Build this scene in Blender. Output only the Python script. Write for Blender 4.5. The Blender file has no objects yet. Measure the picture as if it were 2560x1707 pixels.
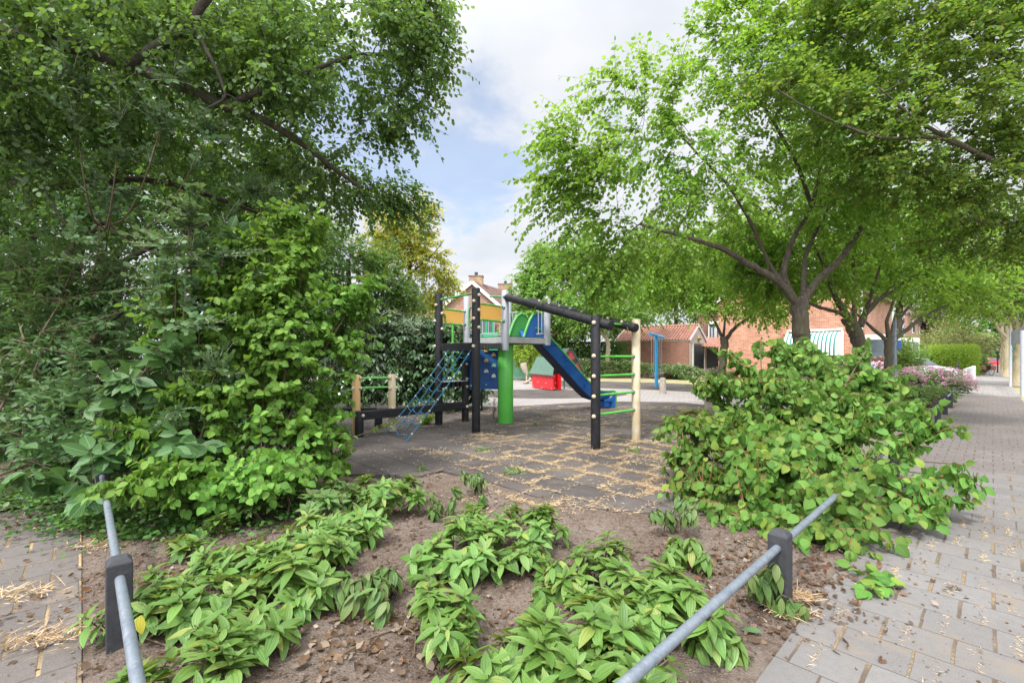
import bpy, math, random
import numpy as np
from mathutils import Vector, Matrix

# ------------------------------------------------------------------ camera, world, sun, exposure
F = 1137.0; HZ = 891.0; CX = 1280.0; H = 1.6          # focal length and horizon of the 2560 px wide photograph
sc = bpy.context.scene
COL = sc.collection
cam = bpy.data.cameras.new("camera"); camo = bpy.data.objects.new("camera", cam); COL.objects.link(camo)
cam.sensor_width = 36; cam.lens = 36 * F / 2560
camo.location = (0, 0, H); camo.rotation_euler = (math.radians(90), 0, 0)
cam.shift_y = (HZ - 853.5) / 2560
cam.clip_start = 0.05; cam.clip_end = 1500
sc.camera = camo
sc.view_settings.view_transform = 'Standard'; sc.view_settings.look = 'None'
sc.view_settings.exposure = 0.72; sc.view_settings.gamma = 1
SUN_EL, SUN_AZ = math.radians(56), math.radians(-150)   # azimuth clockwise from +Y

world = bpy.data.worlds.new("World"); sc.world = world; world.use_nodes = True
wt = world.node_tree; wt.nodes.clear()
def wn(t, **k):
    n = wt.nodes.new(t)
    for a, b in k.items(): setattr(n, a, b)
    return n
L = wt.links.new
out = wn('ShaderNodeOutputWorld')
sky = wn('ShaderNodeTexSky', sky_type='NISHITA', sun_disc=False)
sky.sun_elevation = SUN_EL; sky.sun_rotation = SUN_AZ; sky.air_density = 1.0; sky.dust_density = 1.5; sky.ozone_density = 1.5
bg1 = wn('ShaderNodeBackground'); bg1.inputs[1].default_value = 0.16
L(sky.outputs[0], bg1.inputs[0])
tc = wn('ShaderNodeTexCoord'); sep = wn('ShaderNodeSeparateXYZ'); L(tc.outputs['Generated'], sep.inputs[0])
ad = wn('ShaderNodeMath', operation='ADD'); L(sep.outputs[2], ad.inputs[0]); ad.inputs[1].default_value = 0.22
mx = wn('ShaderNodeMath', operation='MAXIMUM'); L(ad.outputs[0], mx.inputs[0]); mx.inputs[1].default_value = 0.05
dx = wn('ShaderNodeMath', operation='DIVIDE'); L(sep.outputs[0], dx.inputs[0]); L(mx.outputs[0], dx.inputs[1])
dy = wn('ShaderNodeMath', operation='DIVIDE'); L(sep.outputs[1], dy.inputs[0]); L(mx.outputs[0], dy.inputs[1])
cmb = wn('ShaderNodeCombineXYZ'); L(dx.outputs[0], cmb.inputs[0]); L(dy.outputs[0], cmb.inputs[1])
nz = wn('ShaderNodeTexNoise'); nz.inputs['Scale'].default_value = 1.5; nz.inputs['Detail'].default_value = 8
nz.inputs['Roughness'].default_value = 0.6; nz.inputs['Distortion'].default_value = 0.3
L(cmb.outputs[0], nz.inputs['Vector'])
# openings in the cloud deck: two broad gaps over the playground
def gap(px, py, width, amt, prev):
    d = Vector(((px - CX) / F, 1, (HZ - py) / F)).normalized()
    sb = wn('ShaderNodeVectorMath', operation='SUBTRACT'); L(tc.outputs['Generated'], sb.inputs[0]); sb.inputs[1].default_value = d
    ln = wn('ShaderNodeVectorMath', operation='LENGTH'); L(sb.outputs[0], ln.inputs[0])
    mr = wn('ShaderNodeMapRange', interpolation_type='SMOOTHSTEP'); L(ln.outputs['Value'], mr.inputs[0])
    mr.inputs[1].default_value = 0; mr.inputs[2].default_value = width; mr.inputs[3].default_value = amt; mr.inputs[4].default_value = 0
    a = wn('ShaderNodeMath', operation='SUBTRACT'); L(prev, a.inputs[0]); L(mr.outputs[0], a.inputs[1])
    return a.outputs[0]
cv = gap(1120, 310, 0.30, 0.22, nz.outputs[0])
cv = gap(830, 340, 0.22, 0.20, cv)
cv = gap(1240, 520, 0.20, 0.09, cv)
rp = wn('ShaderNodeMapRange', interpolation_type='SMOOTHSTEP'); L(cv, rp.inputs[0])
rp.inputs[1].default_value = 0.29; rp.inputs[2].default_value = 0.43; rp.inputs[3].default_value = 0.38
n2 = wn('ShaderNodeTexNoise'); n2.inputs['Scale'].default_value = 2.6; n2.inputs['Detail'].default_value = 6; L(cmb.outputs[0], n2.inputs['Vector'])
cr = wn('ShaderNodeValToRGB'); L(n2.outputs[0], cr.inputs[0])
cr.color_ramp.elements[0].position = 0.32; cr.color_ramp.elements[0].color = (0.78, 0.83, 0.91, 1)
cr.color_ramp.elements[1].position = 0.60; cr.color_ramp.elements[1].color = (0.93, 0.95, 0.99, 1)
bg2 = wn('ShaderNodeBackground'); L(cr.outputs[0], bg2.inputs[0])
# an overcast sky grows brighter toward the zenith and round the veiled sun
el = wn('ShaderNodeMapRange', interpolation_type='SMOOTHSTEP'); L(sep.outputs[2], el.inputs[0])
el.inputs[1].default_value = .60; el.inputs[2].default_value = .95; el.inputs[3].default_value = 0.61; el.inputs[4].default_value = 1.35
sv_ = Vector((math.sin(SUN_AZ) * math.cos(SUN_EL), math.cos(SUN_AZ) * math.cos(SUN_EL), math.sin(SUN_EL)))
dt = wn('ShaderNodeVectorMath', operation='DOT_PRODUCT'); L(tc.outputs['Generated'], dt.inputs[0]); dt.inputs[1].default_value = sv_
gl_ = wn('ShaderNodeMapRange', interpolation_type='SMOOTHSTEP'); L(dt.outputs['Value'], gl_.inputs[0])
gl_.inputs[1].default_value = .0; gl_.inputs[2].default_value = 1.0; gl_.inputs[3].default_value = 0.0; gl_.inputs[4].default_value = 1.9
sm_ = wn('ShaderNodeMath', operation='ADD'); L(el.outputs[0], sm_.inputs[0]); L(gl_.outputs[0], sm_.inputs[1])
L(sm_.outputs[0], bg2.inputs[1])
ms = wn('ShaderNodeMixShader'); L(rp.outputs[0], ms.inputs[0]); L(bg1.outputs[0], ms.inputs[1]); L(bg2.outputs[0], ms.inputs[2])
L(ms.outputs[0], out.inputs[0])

sl = bpy.data.lights.new("sun", 'SUN'); sl.energy = 3.0; sl.angle = math.radians(9); sl.color = (1, 0.96, 0.9)
so = bpy.data.objects.new("sun", sl); COL.objects.link(so)
sd = Vector((math.sin(SUN_AZ) * math.cos(SUN_EL), math.cos(SUN_AZ) * math.cos(SUN_EL), math.sin(SUN_EL)))
so.rotation_euler = sd.to_track_quat('Z', 'Y').to_euler(); so.location = sd * 50

# ------------------------------------------------------------------ helpers
def gp(px, py):                      # ground point seen at a pixel of the photograph
    Y = F * H / (py - HZ)
    return np.array([(px - CX) / F * Y, Y, 0.0])
def at(px, py, Y):                   # point at a given distance
    return np.array([(px - CX) / F * Y, Y, H + (HZ - py) / F * Y])
UA = math.atan2(1137, 1201)
U = np.array([math.cos(UA), math.sin(UA), 0]); V = np.array([-math.sin(UA), math.cos(UA), 0])  # the two paving directions
def uv(u, v, z=0.0): return U * u + V * v + np.array([0, 0, z])
Zv = np.array([0, 0, 1.0])
def nrm(a):
    a = np.asarray(a, float); return a / np.maximum(np.linalg.norm(a, axis=-1, keepdims=True), 1e-9)

def tag(o, label=None, cat=None, group=None, kind=None):
    if label: o['label'] = label
    if cat: o['category'] = cat
    if group: o['group'] = group
    if kind: o['kind'] = kind
    return o
def thing(name, loc, label, cat, group=None):
    o = bpy.data.objects.new(name, None); COL.objects.link(o); o.location = [float(c) for c in loc]
    o.empty_display_size = 0.2
    return tag(o, label, cat, group)
def wloc(o):
    p = np.zeros(3)
    while o is not None:
        p += np.array(o.location); o = o.parent
    return p

class MB:
    def __init__(s): s.v = []; s.f = []
    def add(s, vs, fs):
        n = len(s.v); s.v += [tuple(float(c) for c in p) for p in vs]; s.f += [tuple(i + n for i in f) for f in fs]; return s
    def box(s, c, size, ax=None):
        c = np.array(c, float); A = ax if ax is not None else (np.array([1., 0, 0]), np.array([0, 1., 0]), Zv)
        h = np.array(size) / 2
        vs = [c + A[0]*h[0]*i + A[1]*h[1]*j + A[2]*h[2]*k for k in (-1, 1) for j in (-1, 1) for i in (-1, 1)]
        return s.add(vs, [(0,2,3,1),(4,5,7,6),(0,1,5,4),(2,6,7,3),(0,4,6,2),(1,3,7,5)])
    def bar(s, p0, p1, w, h, up=Zv):          # box beam from p0 to p1
        p0 = np.array(p0, float); p1 = np.array(p1, float); d = p1 - p0; l = np.linalg.norm(d); d = d / l
        sd_ = nrm(np.cross(d, up)); u_ = np.cross(sd_, d)
        return s.box((p0 + p1) / 2, (l, w, h), (d, sd_, u_))
    def tube(s, pts, r, seg=8, cap=True, r1=None):
        pts = np.array(pts, float); n = len(pts)
        rr = np.linspace(r, r if r1 is None else r1, n) if np.isscalar(r) else np.array(r)
        t = np.gradient(pts, axis=0); t = nrm(t)
        ref = Zv if abs(t[0][2]) < 0.9 else np.array([1., 0, 0])
        a = nrm(np.cross(t[0], ref)); vs = []
        ang = np.arange(seg) * 2 * math.pi / seg
        for i in range(n):
            a = nrm(a - t[i] * np.dot(a, t[i])); b = np.cross(t[i], a)
            vs += list(pts[i] + rr[i] * (np.cos(ang)[:, None] * a + np.sin(ang)[:, None] * b))
        fs = [(i*seg + j, i*seg + (j+1) % seg, (i+1)*seg + (j+1) % seg, (i+1)*seg + j) for i in range(n-1) for j in range(seg)]
        if cap: fs += [tuple(range(seg))[::-1], tuple((n-1)*seg + j for j in range(seg))]
        return s.add(vs, fs)
    def cyl(s, p0, p1, r, seg=20, r1=None, bev=0.0):
        if bev:
            p0 = np.array(p0, float); p1 = np.array(p1, float); d = nrm(p1 - p0)
            return s.tube([p0, p0 + d*bev*.3, p0 + d*bev, p1 - d*bev, p1 - d*bev*.3, p1], [r-bev, r-bev*.3, r, r, r-bev*.3, r-bev], seg)
        return s.tube([p0, p1], r, seg, True, r1)
    def sphere(s, c, r, seg=10, rings=7, sc_=(1, 1, 1)):
        c = np.array(c, float); vs = []; fs = []
        for i in range(rings + 1):
            th = math.pi * i / rings
            for j in range(seg):
                ph = 2 * math.pi * j / seg
                vs.append(c + r * np.array([math.sin(th)*math.cos(ph)*sc_[0], math.sin(th)*math.sin(ph)*sc_[1], math.cos(th)*sc_[2]]))
        for i in range(rings):
            for j in range(seg):
                fs.append((i*seg+j, (i+1)*seg+j, (i+1)*seg+(j+1) % seg, i*seg+(j+1) % seg))
        return s.add(vs, fs)
    def prism(s, poly, d):                     # polygon (3-D points) pushed along d
        n = len(poly); poly = [np.array(p, float) for p in poly]; d = np.array(d, float)
        vs = poly + [p + d for p in poly]
        return s.add(vs, [tuple(range(n))[::-1], tuple(range(n, 2*n))] + [(i, (i+1) % n, n + (i+1) % n, n + i) for i in range(n)])
    def build(s, name, m, parent=None, smooth=False, label=None, bevel=0.0):
        me = bpy.data.meshes.new(name); off = wloc(parent)
        me.from_pydata([(p[0]-off[0], p[1]-off[1], p[2]-off[2]) for p in s.v], [], s.f)
        me.materials.append(m)
        o = bpy.data.objects.new(name, me); COL.objects.link(o)
        if parent is not None: o.parent = parent
        if label: o['label'] = label
        if smooth:
            me.polygons.foreach_set('use_smooth', [True]*len(me.polygons)); me.set_sharp_from_angle(angle=math.radians(40))
        if bevel:
            b = o.modifiers.new('bevel', 'BEVEL'); b.width = bevel; b.segments = 2; b.limit_method = 'ANGLE'
        return o

def np_mesh(name, verts, loops, starts, m, parent=None, uvs=None, smooth=False):
    off = wloc(parent)
    me = bpy.data.meshes.new(name)
    me.vertices.add(len(verts)); me.vertices.foreach_set('co', (verts - off).astype(np.float32).ravel())
    me.loops.add(len(loops)); me.loops.foreach_set('vertex_index', loops.astype(np.int32))
    me.polygons.add(len(starts)); me.polygons.foreach_set('loop_start', starts.astype(np.int32))
    if smooth: me.polygons.foreach_set('use_smooth', np.ones(len(starts), bool))
    me.update(calc_edges=True)
    if uvs is not None:
        ul = me.uv_layers.new(name='UVMap'); ul.data.foreach_set('uv', uvs.astype(np.float32).ravel())
    me.materials.append(m)
    o = bpy.data.objects.new(name, me); COL.objects.link(o)
    if parent is not None: o.parent = parent
    return o

# ---- leaf templates: (verts, faces, uv)
def leaf_tmpl(ts, wf, fold=0.12, droop=0.15, quilt=0.0):
    vs = [(0, 0, 0)]; uvs = [(0.5, 0)]; fs = []
    inner = ts[1:-1]
    for t in inner:
        w = wf(t); z = -droop * t * t
        for sx in (-1, 0, 1):
            vs.append((sx * w, t, z + abs(sx) * w * fold * 2 + (quilt if sx == 0 else 0))); uvs.append((0.5 + 0.5 * sx, t))
    vs.append((0, 1, -droop)); uvs.append((0.5, 1)); e = len(vs) - 1
    fs += [(0, 2, 1), (0, 3, 2)]
    for i in range(len(inner) - 1):
        a = 1 + 3*i; b = a + 3
        fs += [(a, a+1, b+1, b), (a+1, a+2, b+2, b+1)]
    a = e - 3
    fs += [(a, a+1, e), (a+1, a+2, e)]
    return np.array(vs, float), fs, np.array(uvs, float)
ovate = lambda w, k=0.8: (lambda t: w * math.sin(math.pi * t ** k) ** 0.85)
T_KITE = (np.array([(0, 0, 0), (-.30, .42, .07), (.30, .42, .07), (0, 1, -.08)], float), [(0, 3, 1), (0, 2, 3)], np.zeros((4, 2)))
T_ROUND = (np.array([(0, 0, 0), (-.33, .3, .06), (.33, .3, .06), (-.30, .75, .03), (.30, .75, .03), (0, 1, -.08), (0, .5, -.02)], float),
           [(0, 6, 1), (0, 2, 6), (1, 6, 3), (6, 2, 4), (3, 6, 5), (6, 4, 5)], np.zeros((7, 2)))
T_CURL = (np.array([(0, 0, 0), (-.22, .18, .10), (.28, .25, .05), (-.40, .5, .22), (.34, .62, .18), (-.15, .72, .05), (.10, 1, .20), (0, .45, -.02)], float),
          [(0, 7, 1), (0, 2, 7), (1, 7, 3), (7, 2, 4), (3, 7, 5), (7, 4, 6), (5, 7, 6)], np.zeros((8, 2)))
T_STRIP = (np.array([(-.12, 0, 0), (.12, 0, 0), (.08, .6, .0), (-.08, .6, .0), (0, 1, -.1)], float), [(0, 1, 2, 3), (3, 2, 4)], np.zeros((5, 2)))
T_LONG = (np.array([(0, 0, 0), (-.17, .35, .05), (.17, .35, .05), (-.13, .75, .0), (.13, .75, .0), (0, 1, -.1)], float),
          [(0, 2, 1), (1, 2, 4, 3), (3, 4, 5)], np.zeros((6, 2)))
T_DOG = leaf_tmpl([0, .12, .35, .62, .85, 1], ovate(.41, .70), .10, .16)
T_VIB = leaf_tmpl([0, .1, .26, .45, .65, .84, 1], ovate(.19, .85), .16, .22)
T_BIG = leaf_tmpl([0, .15, .4, .7, 1], ovate(.26, .9), .10, .12)

def leaves(name, T, P, A, N, S, m, parent=None, uvm=False, smooth=False, W=None):
    tv, tf, tuv = T; n = len(P); M = len(tv)
    A = nrm(A); Sx = nrm(np.cross(A, N)); Nn = np.cross(Sx, A)
    S = np.asarray(S)[:, None, None]; Wd = 1.0 if W is None else np.asarray(W)[:, None, None]
    X = P[:, None, :] + S * (tv[None, :, 0:1] * Wd * Sx[:, None, :] + tv[None, :, 1:2] * A[:, None, :] + tv[None, :, 2:3] * Nn[:, None, :])
    lp = np.concatenate([np.array(f) for f in tf]); ln = np.array([len(f) for f in tf])
    loops = (lp[None, :] + (np.arange(n) * M)[:, None]).ravel()
    st = np.concatenate([[0], np.cumsum(ln)[:-1]])
    starts = (st[None, :] + (np.arange(n) * len(lp))[:, None]).ravel()
    uvs = np.tile(tuv[lp], (n, 1)) if uvm else None
    return np_mesh(name, X.reshape(-1, 3), loops, starts, m, parent, uvs, smooth)

# ------------------------------------------------------------------ materials
def newmat(name):
    m = bpy.data.materials.new(name); m.use_nodes = True; nt = m.node_tree; nt.nodes.clear()
    o = nt.nodes.new('ShaderNodeOutputMaterial'); b = nt.nodes.new('ShaderNodeBsdfPrincipled'); nt.links.new(b.outputs[0], o.inputs[0])
    return m, nt, b, o
class NG:                                     # tiny node-graph writer
    def __init__(s, nt): s.nt = nt
    def n(s, t, ins=None, **k):
        x = s.nt.nodes.new(t)
        for a, b in k.items(): setattr(x, a, b)
        for a, b in (ins or {}).items():
            if isinstance(b, bpy.types.NodeSocket): s.nt.links.new(b, x.inputs[a])
            else: x.inputs[a].default_value = b
        return x
    def m(s, op, a, b=0.0, c=None):
        i = {0: a, 1: b}
        if c is not None: i[2] = c
        return s.n('ShaderNodeMath', i, operation=op).outputs[0]
    def noise(s, vec, scale, det=4, rough=.55, dist=0): return s.n('ShaderNodeTexNoise', {'Vector': vec, 'Scale': scale, 'Detail': det, 'Roughness': rough, 'Distortion': dist}).outputs[0]
    def ramp(s, f, els):
        r = s.n('ShaderNodeValToRGB', {0: f}); e = r.color_ramp.elements
        while len(e) < len(els): e.new(0.5)
        for q, (p, c) in zip(e, els): q.position = p; q.color = (*c, 1) if len(c) == 3 else c
        return r.outputs[0]
    def mix(s, f, a, b, mode='MIX'):
        x = s.nt.nodes.new('ShaderNodeMix'); x.data_type = 'RGBA'; x.blend_type = mode
        for k, v_ in ((0, f), (6, a), (7, b)):
            if isinstance(v_, bpy.types.NodeSocket): s.nt.links.new(v_, x.inputs[k])
            else: x.inputs[k].default_value = (*v_, 1) if (k > 0 and len(v_) == 3) else v_
        return x.outputs[2]
    def range(s, v, a, b, c=0.0, d=1.0, smooth=True):
        return s.n('ShaderNodeMapRange', {0: v, 1: a, 2: b, 3: c, 4: d}, interpolation_type='SMOOTHSTEP' if smooth else 'LINEAR').outputs[0]
    def bump(s, h, st, dist, bs):
        b = s.n('ShaderNodeBump', {'Height': h, 'Strength': st, 'Distance': dist}); s.nt.links.new(b.outputs[0], bs.inputs['Normal'])

def surf(name, c1, c2=None, rough=.6, scale=6, bump=.15, bd=.004, metal=0, spec=.5, fine=120, dirt=None):
    m, nt, b, o = newmat(name); g = NG(nt); co = g.n('ShaderNodeTexCoord').outputs['Object']
    n1 = g.noise(co, scale, 6, .6); n2_ = g.noise(co, fine, 3, .6)
    c2 = c2 or tuple(x * .75 for x in c1)
    col = g.mix(g.range(n1, .35, .68), c1, c2)
    col = g.mix(g.range(n2_, .4, .75, 0, .25), col, tuple(min(1, x * 1.5 + .03) for x in c1))
    if dirt:
        n3 = g.noise(co, scale * .45, 8, .7); col = g.mix(g.range(n3, .52, .72, 0, .75), col, dirt)
    nt.links.new(col, b.inputs['Base Color'])
    nt.links.new(g.range(n1, .3, .7, max(.05, rough - .1), min(1, rough + .12)), b.inputs['Roughness'])
    b.inputs['Metallic'].default_value = metal; b.inputs['Specular IOR Level'].default_value = spec
    if bump: g.bump(g.m('ADD', n2_, g.m('MULTIPLY', n1, 1.5)), bump, bd, b)
    return m

def leafmat(name, cols, trans=.35, rough=.5, vein=None, spec=.35, tcol=None, clump=0.5):
    m, nt, b, o = newmat(name); g = NG(nt)
    geo = g.n('ShaderNodeNewGeometry'); r = geo.outputs['Random Per Island']
    co = g.n('ShaderNodeTexCoord').outputs['Object']
    k = len(cols); col = g.ramp(r, [(i / (k - 1), c) for i, c in enumerate(cols)])
    big = g.noise(co, clump, 3, .6)
    hsv = g.n('ShaderNodeHueSaturation', {'Color': col, 'Hue': g.range(big, .3, .7, .488, .512), 'Saturation': 1.0, 'Value': g.range(big, .3, .7, .82, 1.2)})
    col = hsv.outputs[0]
    # paler underside
    col = g.mix(g.m('MULTIPLY', geo.outputs['Backfacing'], .35), col, tuple(min(1, c * 1.3 + .03) for c in cols[len(cols)//2]))
    if vein:
        u_ = g.n('ShaderNodeSeparateXYZ', {0: g.n('ShaderNodeTexCoord').outputs['UV']})
        a = g.m('ABSOLUTE', g.m('SUBTRACT', u_.outputs[0], .5))
        mid = g.range(a, 0.0, .07, 1, 0)
        if vein == 'vib':
            side = g.range(g.m('ABSOLUTE', g.m('SUBTRACT', a, .27)), 0, .06, 1, 0)
            ribs = g.m('SINE', g.m('MULTIPLY', u_.outputs[1], 70.0))
            h = g.m('SUBTRACT', g.m('MULTIPLY', ribs, .10), g.m('MAXIMUM', mid, side))
            dk = g.m('MAXIMUM', mid, side)
            col = g.mix(g.m('MULTIPLY', dk, .20), col, (.05, .11, .02))
            col = g.mix(g.range(a, .10, .19, 0, .04), col, (.20, .32, .09))
            g.bump(h, .5, .003, b)
        else:
            w = g.m('SINE', g.m('MULTIPLY', g.m('SUBTRACT', u_.outputs[1], g.m('MULTIPLY', a, .7)), 42.0))
            h = g.m('SUBTRACT', g.m('MULTIPLY', w, .35), mid)
            col = g.mix(g.m('MULTIPLY', mid, .4), col, (.20, .34, .10))
            col = g.mix(g.range(w, .6, 1, 0, .16), col, (.04, .12, .02))
            g.bump(h, .7, .003, b)
    nt.links.new(col, b.inputs['Base Color']); b.inputs['Roughness'].default_value = rough; b.inputs['Specular IOR Level'].default_value = spec
    tr = nt.nodes.new('ShaderNodeBsdfTranslucent')
    tc_ = g.mix(.6, col, tcol or tuple(min(1, x) for x in (cols[-1][0]*1.6, cols[-1][1]*1.5, cols[-1][2]*.6)))
    nt.links.new(tc_, tr.inputs[0])
    mxs = nt.nodes.new('ShaderNodeMixShader'); mxs.inputs[0].default_value = trans
    nt.links.new(b.outputs[0], mxs.inputs[1]); nt.links.new(tr.outputs[0], mxs.inputs[2]); nt.links.new(mxs.outputs[0], o.inputs[0])
    return m

def bark(name, c1, c2, moss=None, sc_=1.0):
    m, nt, b, o = newmat(name); g = NG(nt); co = g.n('ShaderNodeTexCoord').outputs['Object']
    mp = g.n('ShaderNodeMapping', {'Vector': co, 'Scale': (14*sc_, 14*sc_, 3*sc_)}).outputs[0]
    n1 = g.noise(mp, 1.6, 8, .7, .6); n2_ = g.noise(co, 2.5, 4)
    col = g.mix(g.range(n1, .35, .65), c1, c2)
    if moss: col = g.mix(g.range(n2_, .45, .65, 0, .7), col, moss)
    nt.links.new(col, b.inputs['Base Color']); b.inputs['Roughness'].default_value = .9
    g.bump(n1, .9, .02, b); return m

def pavemat(name, c1, c2, c3, rw=.30, cl=.30, j_row=.006, j_col=.016, straw=(.42, .30, .16), dark=(.07, .055, .045), speck=.5, swap=False, blotch=None, strawy=.45):
    """paving in the u/v grid: rows stacked along u, joints in half bond along v"""
    m, nt, b, o = newmat(name); g = NG(nt); co = g.n('ShaderNodeTexCoord').outputs['Object']
    rot = g.n('ShaderNodeMapping', {'Vector': co, 'Rotation': (0, 0, -UA)}).outputs[0]
    s = g.n('ShaderNodeSeparateXYZ', {0: rot}); pu, pv = (s.outputs[0], s.outputs[1]) if not swap else (s.outputs[1], s.outputs[0])
    wob = g.noise(co, 7, 3)
    pu = g.m('ADD', pu, g.m('MULTIPLY', wob, .012)); pv = g.m('ADD', pv, g.m('MULTIPLY', wob, .012))
    ru = g.m('DIVIDE', pu, rw); row = g.m('FLOOR', ru); fu = g.m('FRACT', ru)
    cvv = g.m('ADD', g.m('DIVIDE', pv, cl), g.m('MULTIPLY', row, .5)); colid = g.m('FLOOR', cvv); fv = g.m('FRACT', cvv)
    du = g.m('MULTIPLY', g.m('MINIMUM', fu, g.m('SUBTRACT', 1.0, fu)), rw)
    dv = g.m('MULTIPLY', g.m('MINIMUM', fv, g.m('SUBTRACT', 1.0, fv)), cl)
    wn_ = g.n('ShaderNodeTexWhiteNoise', {'Vector': g.n('ShaderNodeCombineXYZ', {0: row, 1: colid}).outputs[0]}, noise_dimensions='2D')
    jw = g.m('MULTIPLY', j_col, g.m('ADD', .35, wn_.outputs[0]))
    mu = g.range(du, j_row * .5, j_row, 1, 0); mv = g.n('ShaderNodeMapRange', {0: g.m('SUBTRACT', dv, jw), 1: -.002, 2: .003, 3: 1.0, 4: 0.0}).outputs[0]
    big = g.noise(co, .8, 5, .6); fine = g.noise(co, 260, 2, .7); med = g.noise(co, 22, 5, .65)
    col = g.mix(wn_.outputs[0], c1, c2)
    col = g.mix(g.range(big, .35, .65, 0, .7), col, c3)
    col = g.mix(g.range(med, .35, .7, 0, .35), col, tuple(x*.7 for x in c1))
    col = g.mix(g.m('MULTIPLY', g.range(fine, .52, .62), speck), col, tuple(min(1, x*1.7) for x in c1))
    col = g.mix(g.m('MULTIPLY', g.range(fine, .38, .46, 1, 0), speck), col, tuple(x*.45 for x in c1))
    if blotch: col = g.mix(g.range(g.noise(co, 2.2, 8, .75), .52, .68, 0, .8), col, blotch)
    sn = g.noise(co, 60, 4, .7); fill = g.mix(g.range(g.noise(co, 1.7, 2), .5 - strawy*.2, .62, 0, 1), dark, straw)
    fill = g.mix(g.range(sn, .4, .6), fill, tuple(x*.45 for x in straw))
    col = g.mix(g.m('MAXIMUM', g.m('MULTIPLY', mu, .85), mv), col, g.mix(mv, dark, fill))
    nt.links.new(col, b.inputs['Base Color']); b.inputs['Roughness'].default_value = .88; b.inputs['Specular IOR Level'].default_value = .3
    h = g.m('SUBTRACT', g.m('ADD', g.m('MULTIPLY', fine, .10), g.m('MULTIPLY', wn_.outputs[0], .25)), g.m('MAXIMUM', mu, mv))
    g.bump(h, .6, .006, b); return m

def brickmat(name, c1, c2, mortar, ang=0.0, s=1.0):
    m, nt, b, o = newmat(name); g = NG(nt); co = g.n('ShaderNodeTexCoord').outputs['Object']
    r = g.n('ShaderNodeMapping', {'Vector': co, 'Rotation': (0, 0, -ang)}).outputs[0]
    sp = g.n('ShaderNodeSeparateXYZ', {0: r}); nsp = g.n('ShaderNodeSeparateXYZ', {0: g.n('ShaderNodeMapping', {'Vector': g.n('ShaderNodeTexCoord').outputs['Normal'], 'Rotation': (0, 0, -ang)}, vector_type='NORMAL').outputs[0]})
    k = g.m('GREATER_THAN', g.m('ABSOLUTE', nsp.outputs[0]), .7)
    hx = g.m('ADD', g.m('MULTIPLY', sp.outputs[0], g.m('SUBTRACT', 1.0, k)), g.m('MULTIPLY', sp.outputs[1], k))
    v2 = g.n('ShaderNodeCombineXYZ', {0: hx, 1: sp.outputs[2]}).outputs[0]
    br = g.n('ShaderNodeTexBrick', {'Vector': v2, 'Color1': (*c1, 1), 'Color2': (*c2, 1), 'Mortar': (*mortar, 1), 'Scale': 1.0, 'Mortar Size': .009*s, 'Brick Width': .23*s, 'Row Height': .075*s, 'Mortar Smooth': .2, 'Bias': -.1})
    n1 = g.noise(co, 1.2, 6, .65); n3 = g.noise(co, 18, 3)
    col = g.mix(g.range(n1, .4, .7, 0, .35), br.outputs[0], tuple(x*.6 for x in c1))
    col = g.mix(g.range(n3, .45, .7, 0, .3), col, c2)
    nt.links.new(col, b.inputs['Base Color']); b.inputs['Roughness'].default_value = .85
    g.bump(g.m('SUBTRACT', 1.0, br.outputs[1]), .4, .008, b); return m

def tilemat(name, c1, c2):
    return surf(name, c1, c2, .8, 3.0, .2, .01, fine=14)

M = {}
M['black'] = surf('black_plastic_wood', (.010, .010, .012), (.018, .018, .021), .6, 9, .6, .004, fine=70, dirt=(.034, .032, .03), spec=.3)
M['slatgrey'] = surf('grey_slats', (.05, .05, .055), (.075, .075, .08), .6, 9, .4, .004)
M['grey'] = surf('grey_painted_post', (.42, .44, .48), (.37, .39, .43), .42, 2.5, .05, .002, metal=.1)
M['grey_edge'] = surf('galvanised_edge', (.38, .385, .385), (.31, .315, .32), .5, 3, .1, .002, metal=.15)
M['green'] = surf('green_painted_steel', (.085, .40, .05), (.07, .34, .045), .38, 2.5, .05, .002, dirt=(.075, .29, .045))
M['darkgreen'] = surf('green_rung', (.045, .24, .06), (.035, .18, .05), .45, 8, .1, .002)
M['slidegreen'] = surf('green_plastic_slide', (.06, .30, .05), (.08, .36, .08), .5, 3, .1, .002)
M['cream'] = surf('cream_weathered_post', (.50, .40, .24), (.56, .50, .38), .6, 5, .25, .003, dirt=(.36, .31, .22))
M['ochre'] = surf('ochre_post', (.60, .38, .16), (.52, .34, .15), .6, 5, .25, .003, dirt=(.40, .30, .17))
M['cap'] = surf('beige_bolt_cap', (.52, .42, .29), (.42, .34, .24), .5, 20, .1, .002)
M['orange'] = surf('orange_board', (.95, .52, .13), (.92, .48, .12), .45, 3, .05, .002)
M['slideblue'] = surf('blue_plastic_slide', (.012, .10, .36), (.02, .15, .46), .34, 2.5, .06, .002, spec=.5)
M['slideblue_shaded'] = surf('blue_plastic_slide_shaded', (.012, .02, .06), (.02, .03, .08), .6, 4, .15, .003)  # slide blue darkened: shade under the bed is put into the colour
M['blue'] = surf('blue_board', (.006, .055, .20), (.008, .07, .24), .5, 4, .05, .002)
M['rope'] = surf('blue_rope', (.012, .10, .16), (.02, .14, .20), .8, 40, .5, .003)
M['white_plastic'] = surf('white_plastic', (.62, .60, .55), (.5, .48, .42), .5, 12, .05, .002)
M['yellow_plastic'] = surf('yellow_plastic', (.62, .42, .06), (.55, .34, .05), .5, 12, .05, .002)
M['mint_plastic'] = surf('mint_plastic', (.28, .55, .40), (.22, .48, .34), .5, 12, .05, .002)
M['galv'] = surf('galvanised_tube', (.20, .23, .265), (.13, .15, .18), .45, 14, .3, .002, metal=.45, fine=60, dirt=(.30, .32, .34))
M['chain'] = surf('chain_steel', (.5, .5, .5), (.35, .35, .35), .35, 30, .2, .002, metal=.7)
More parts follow.
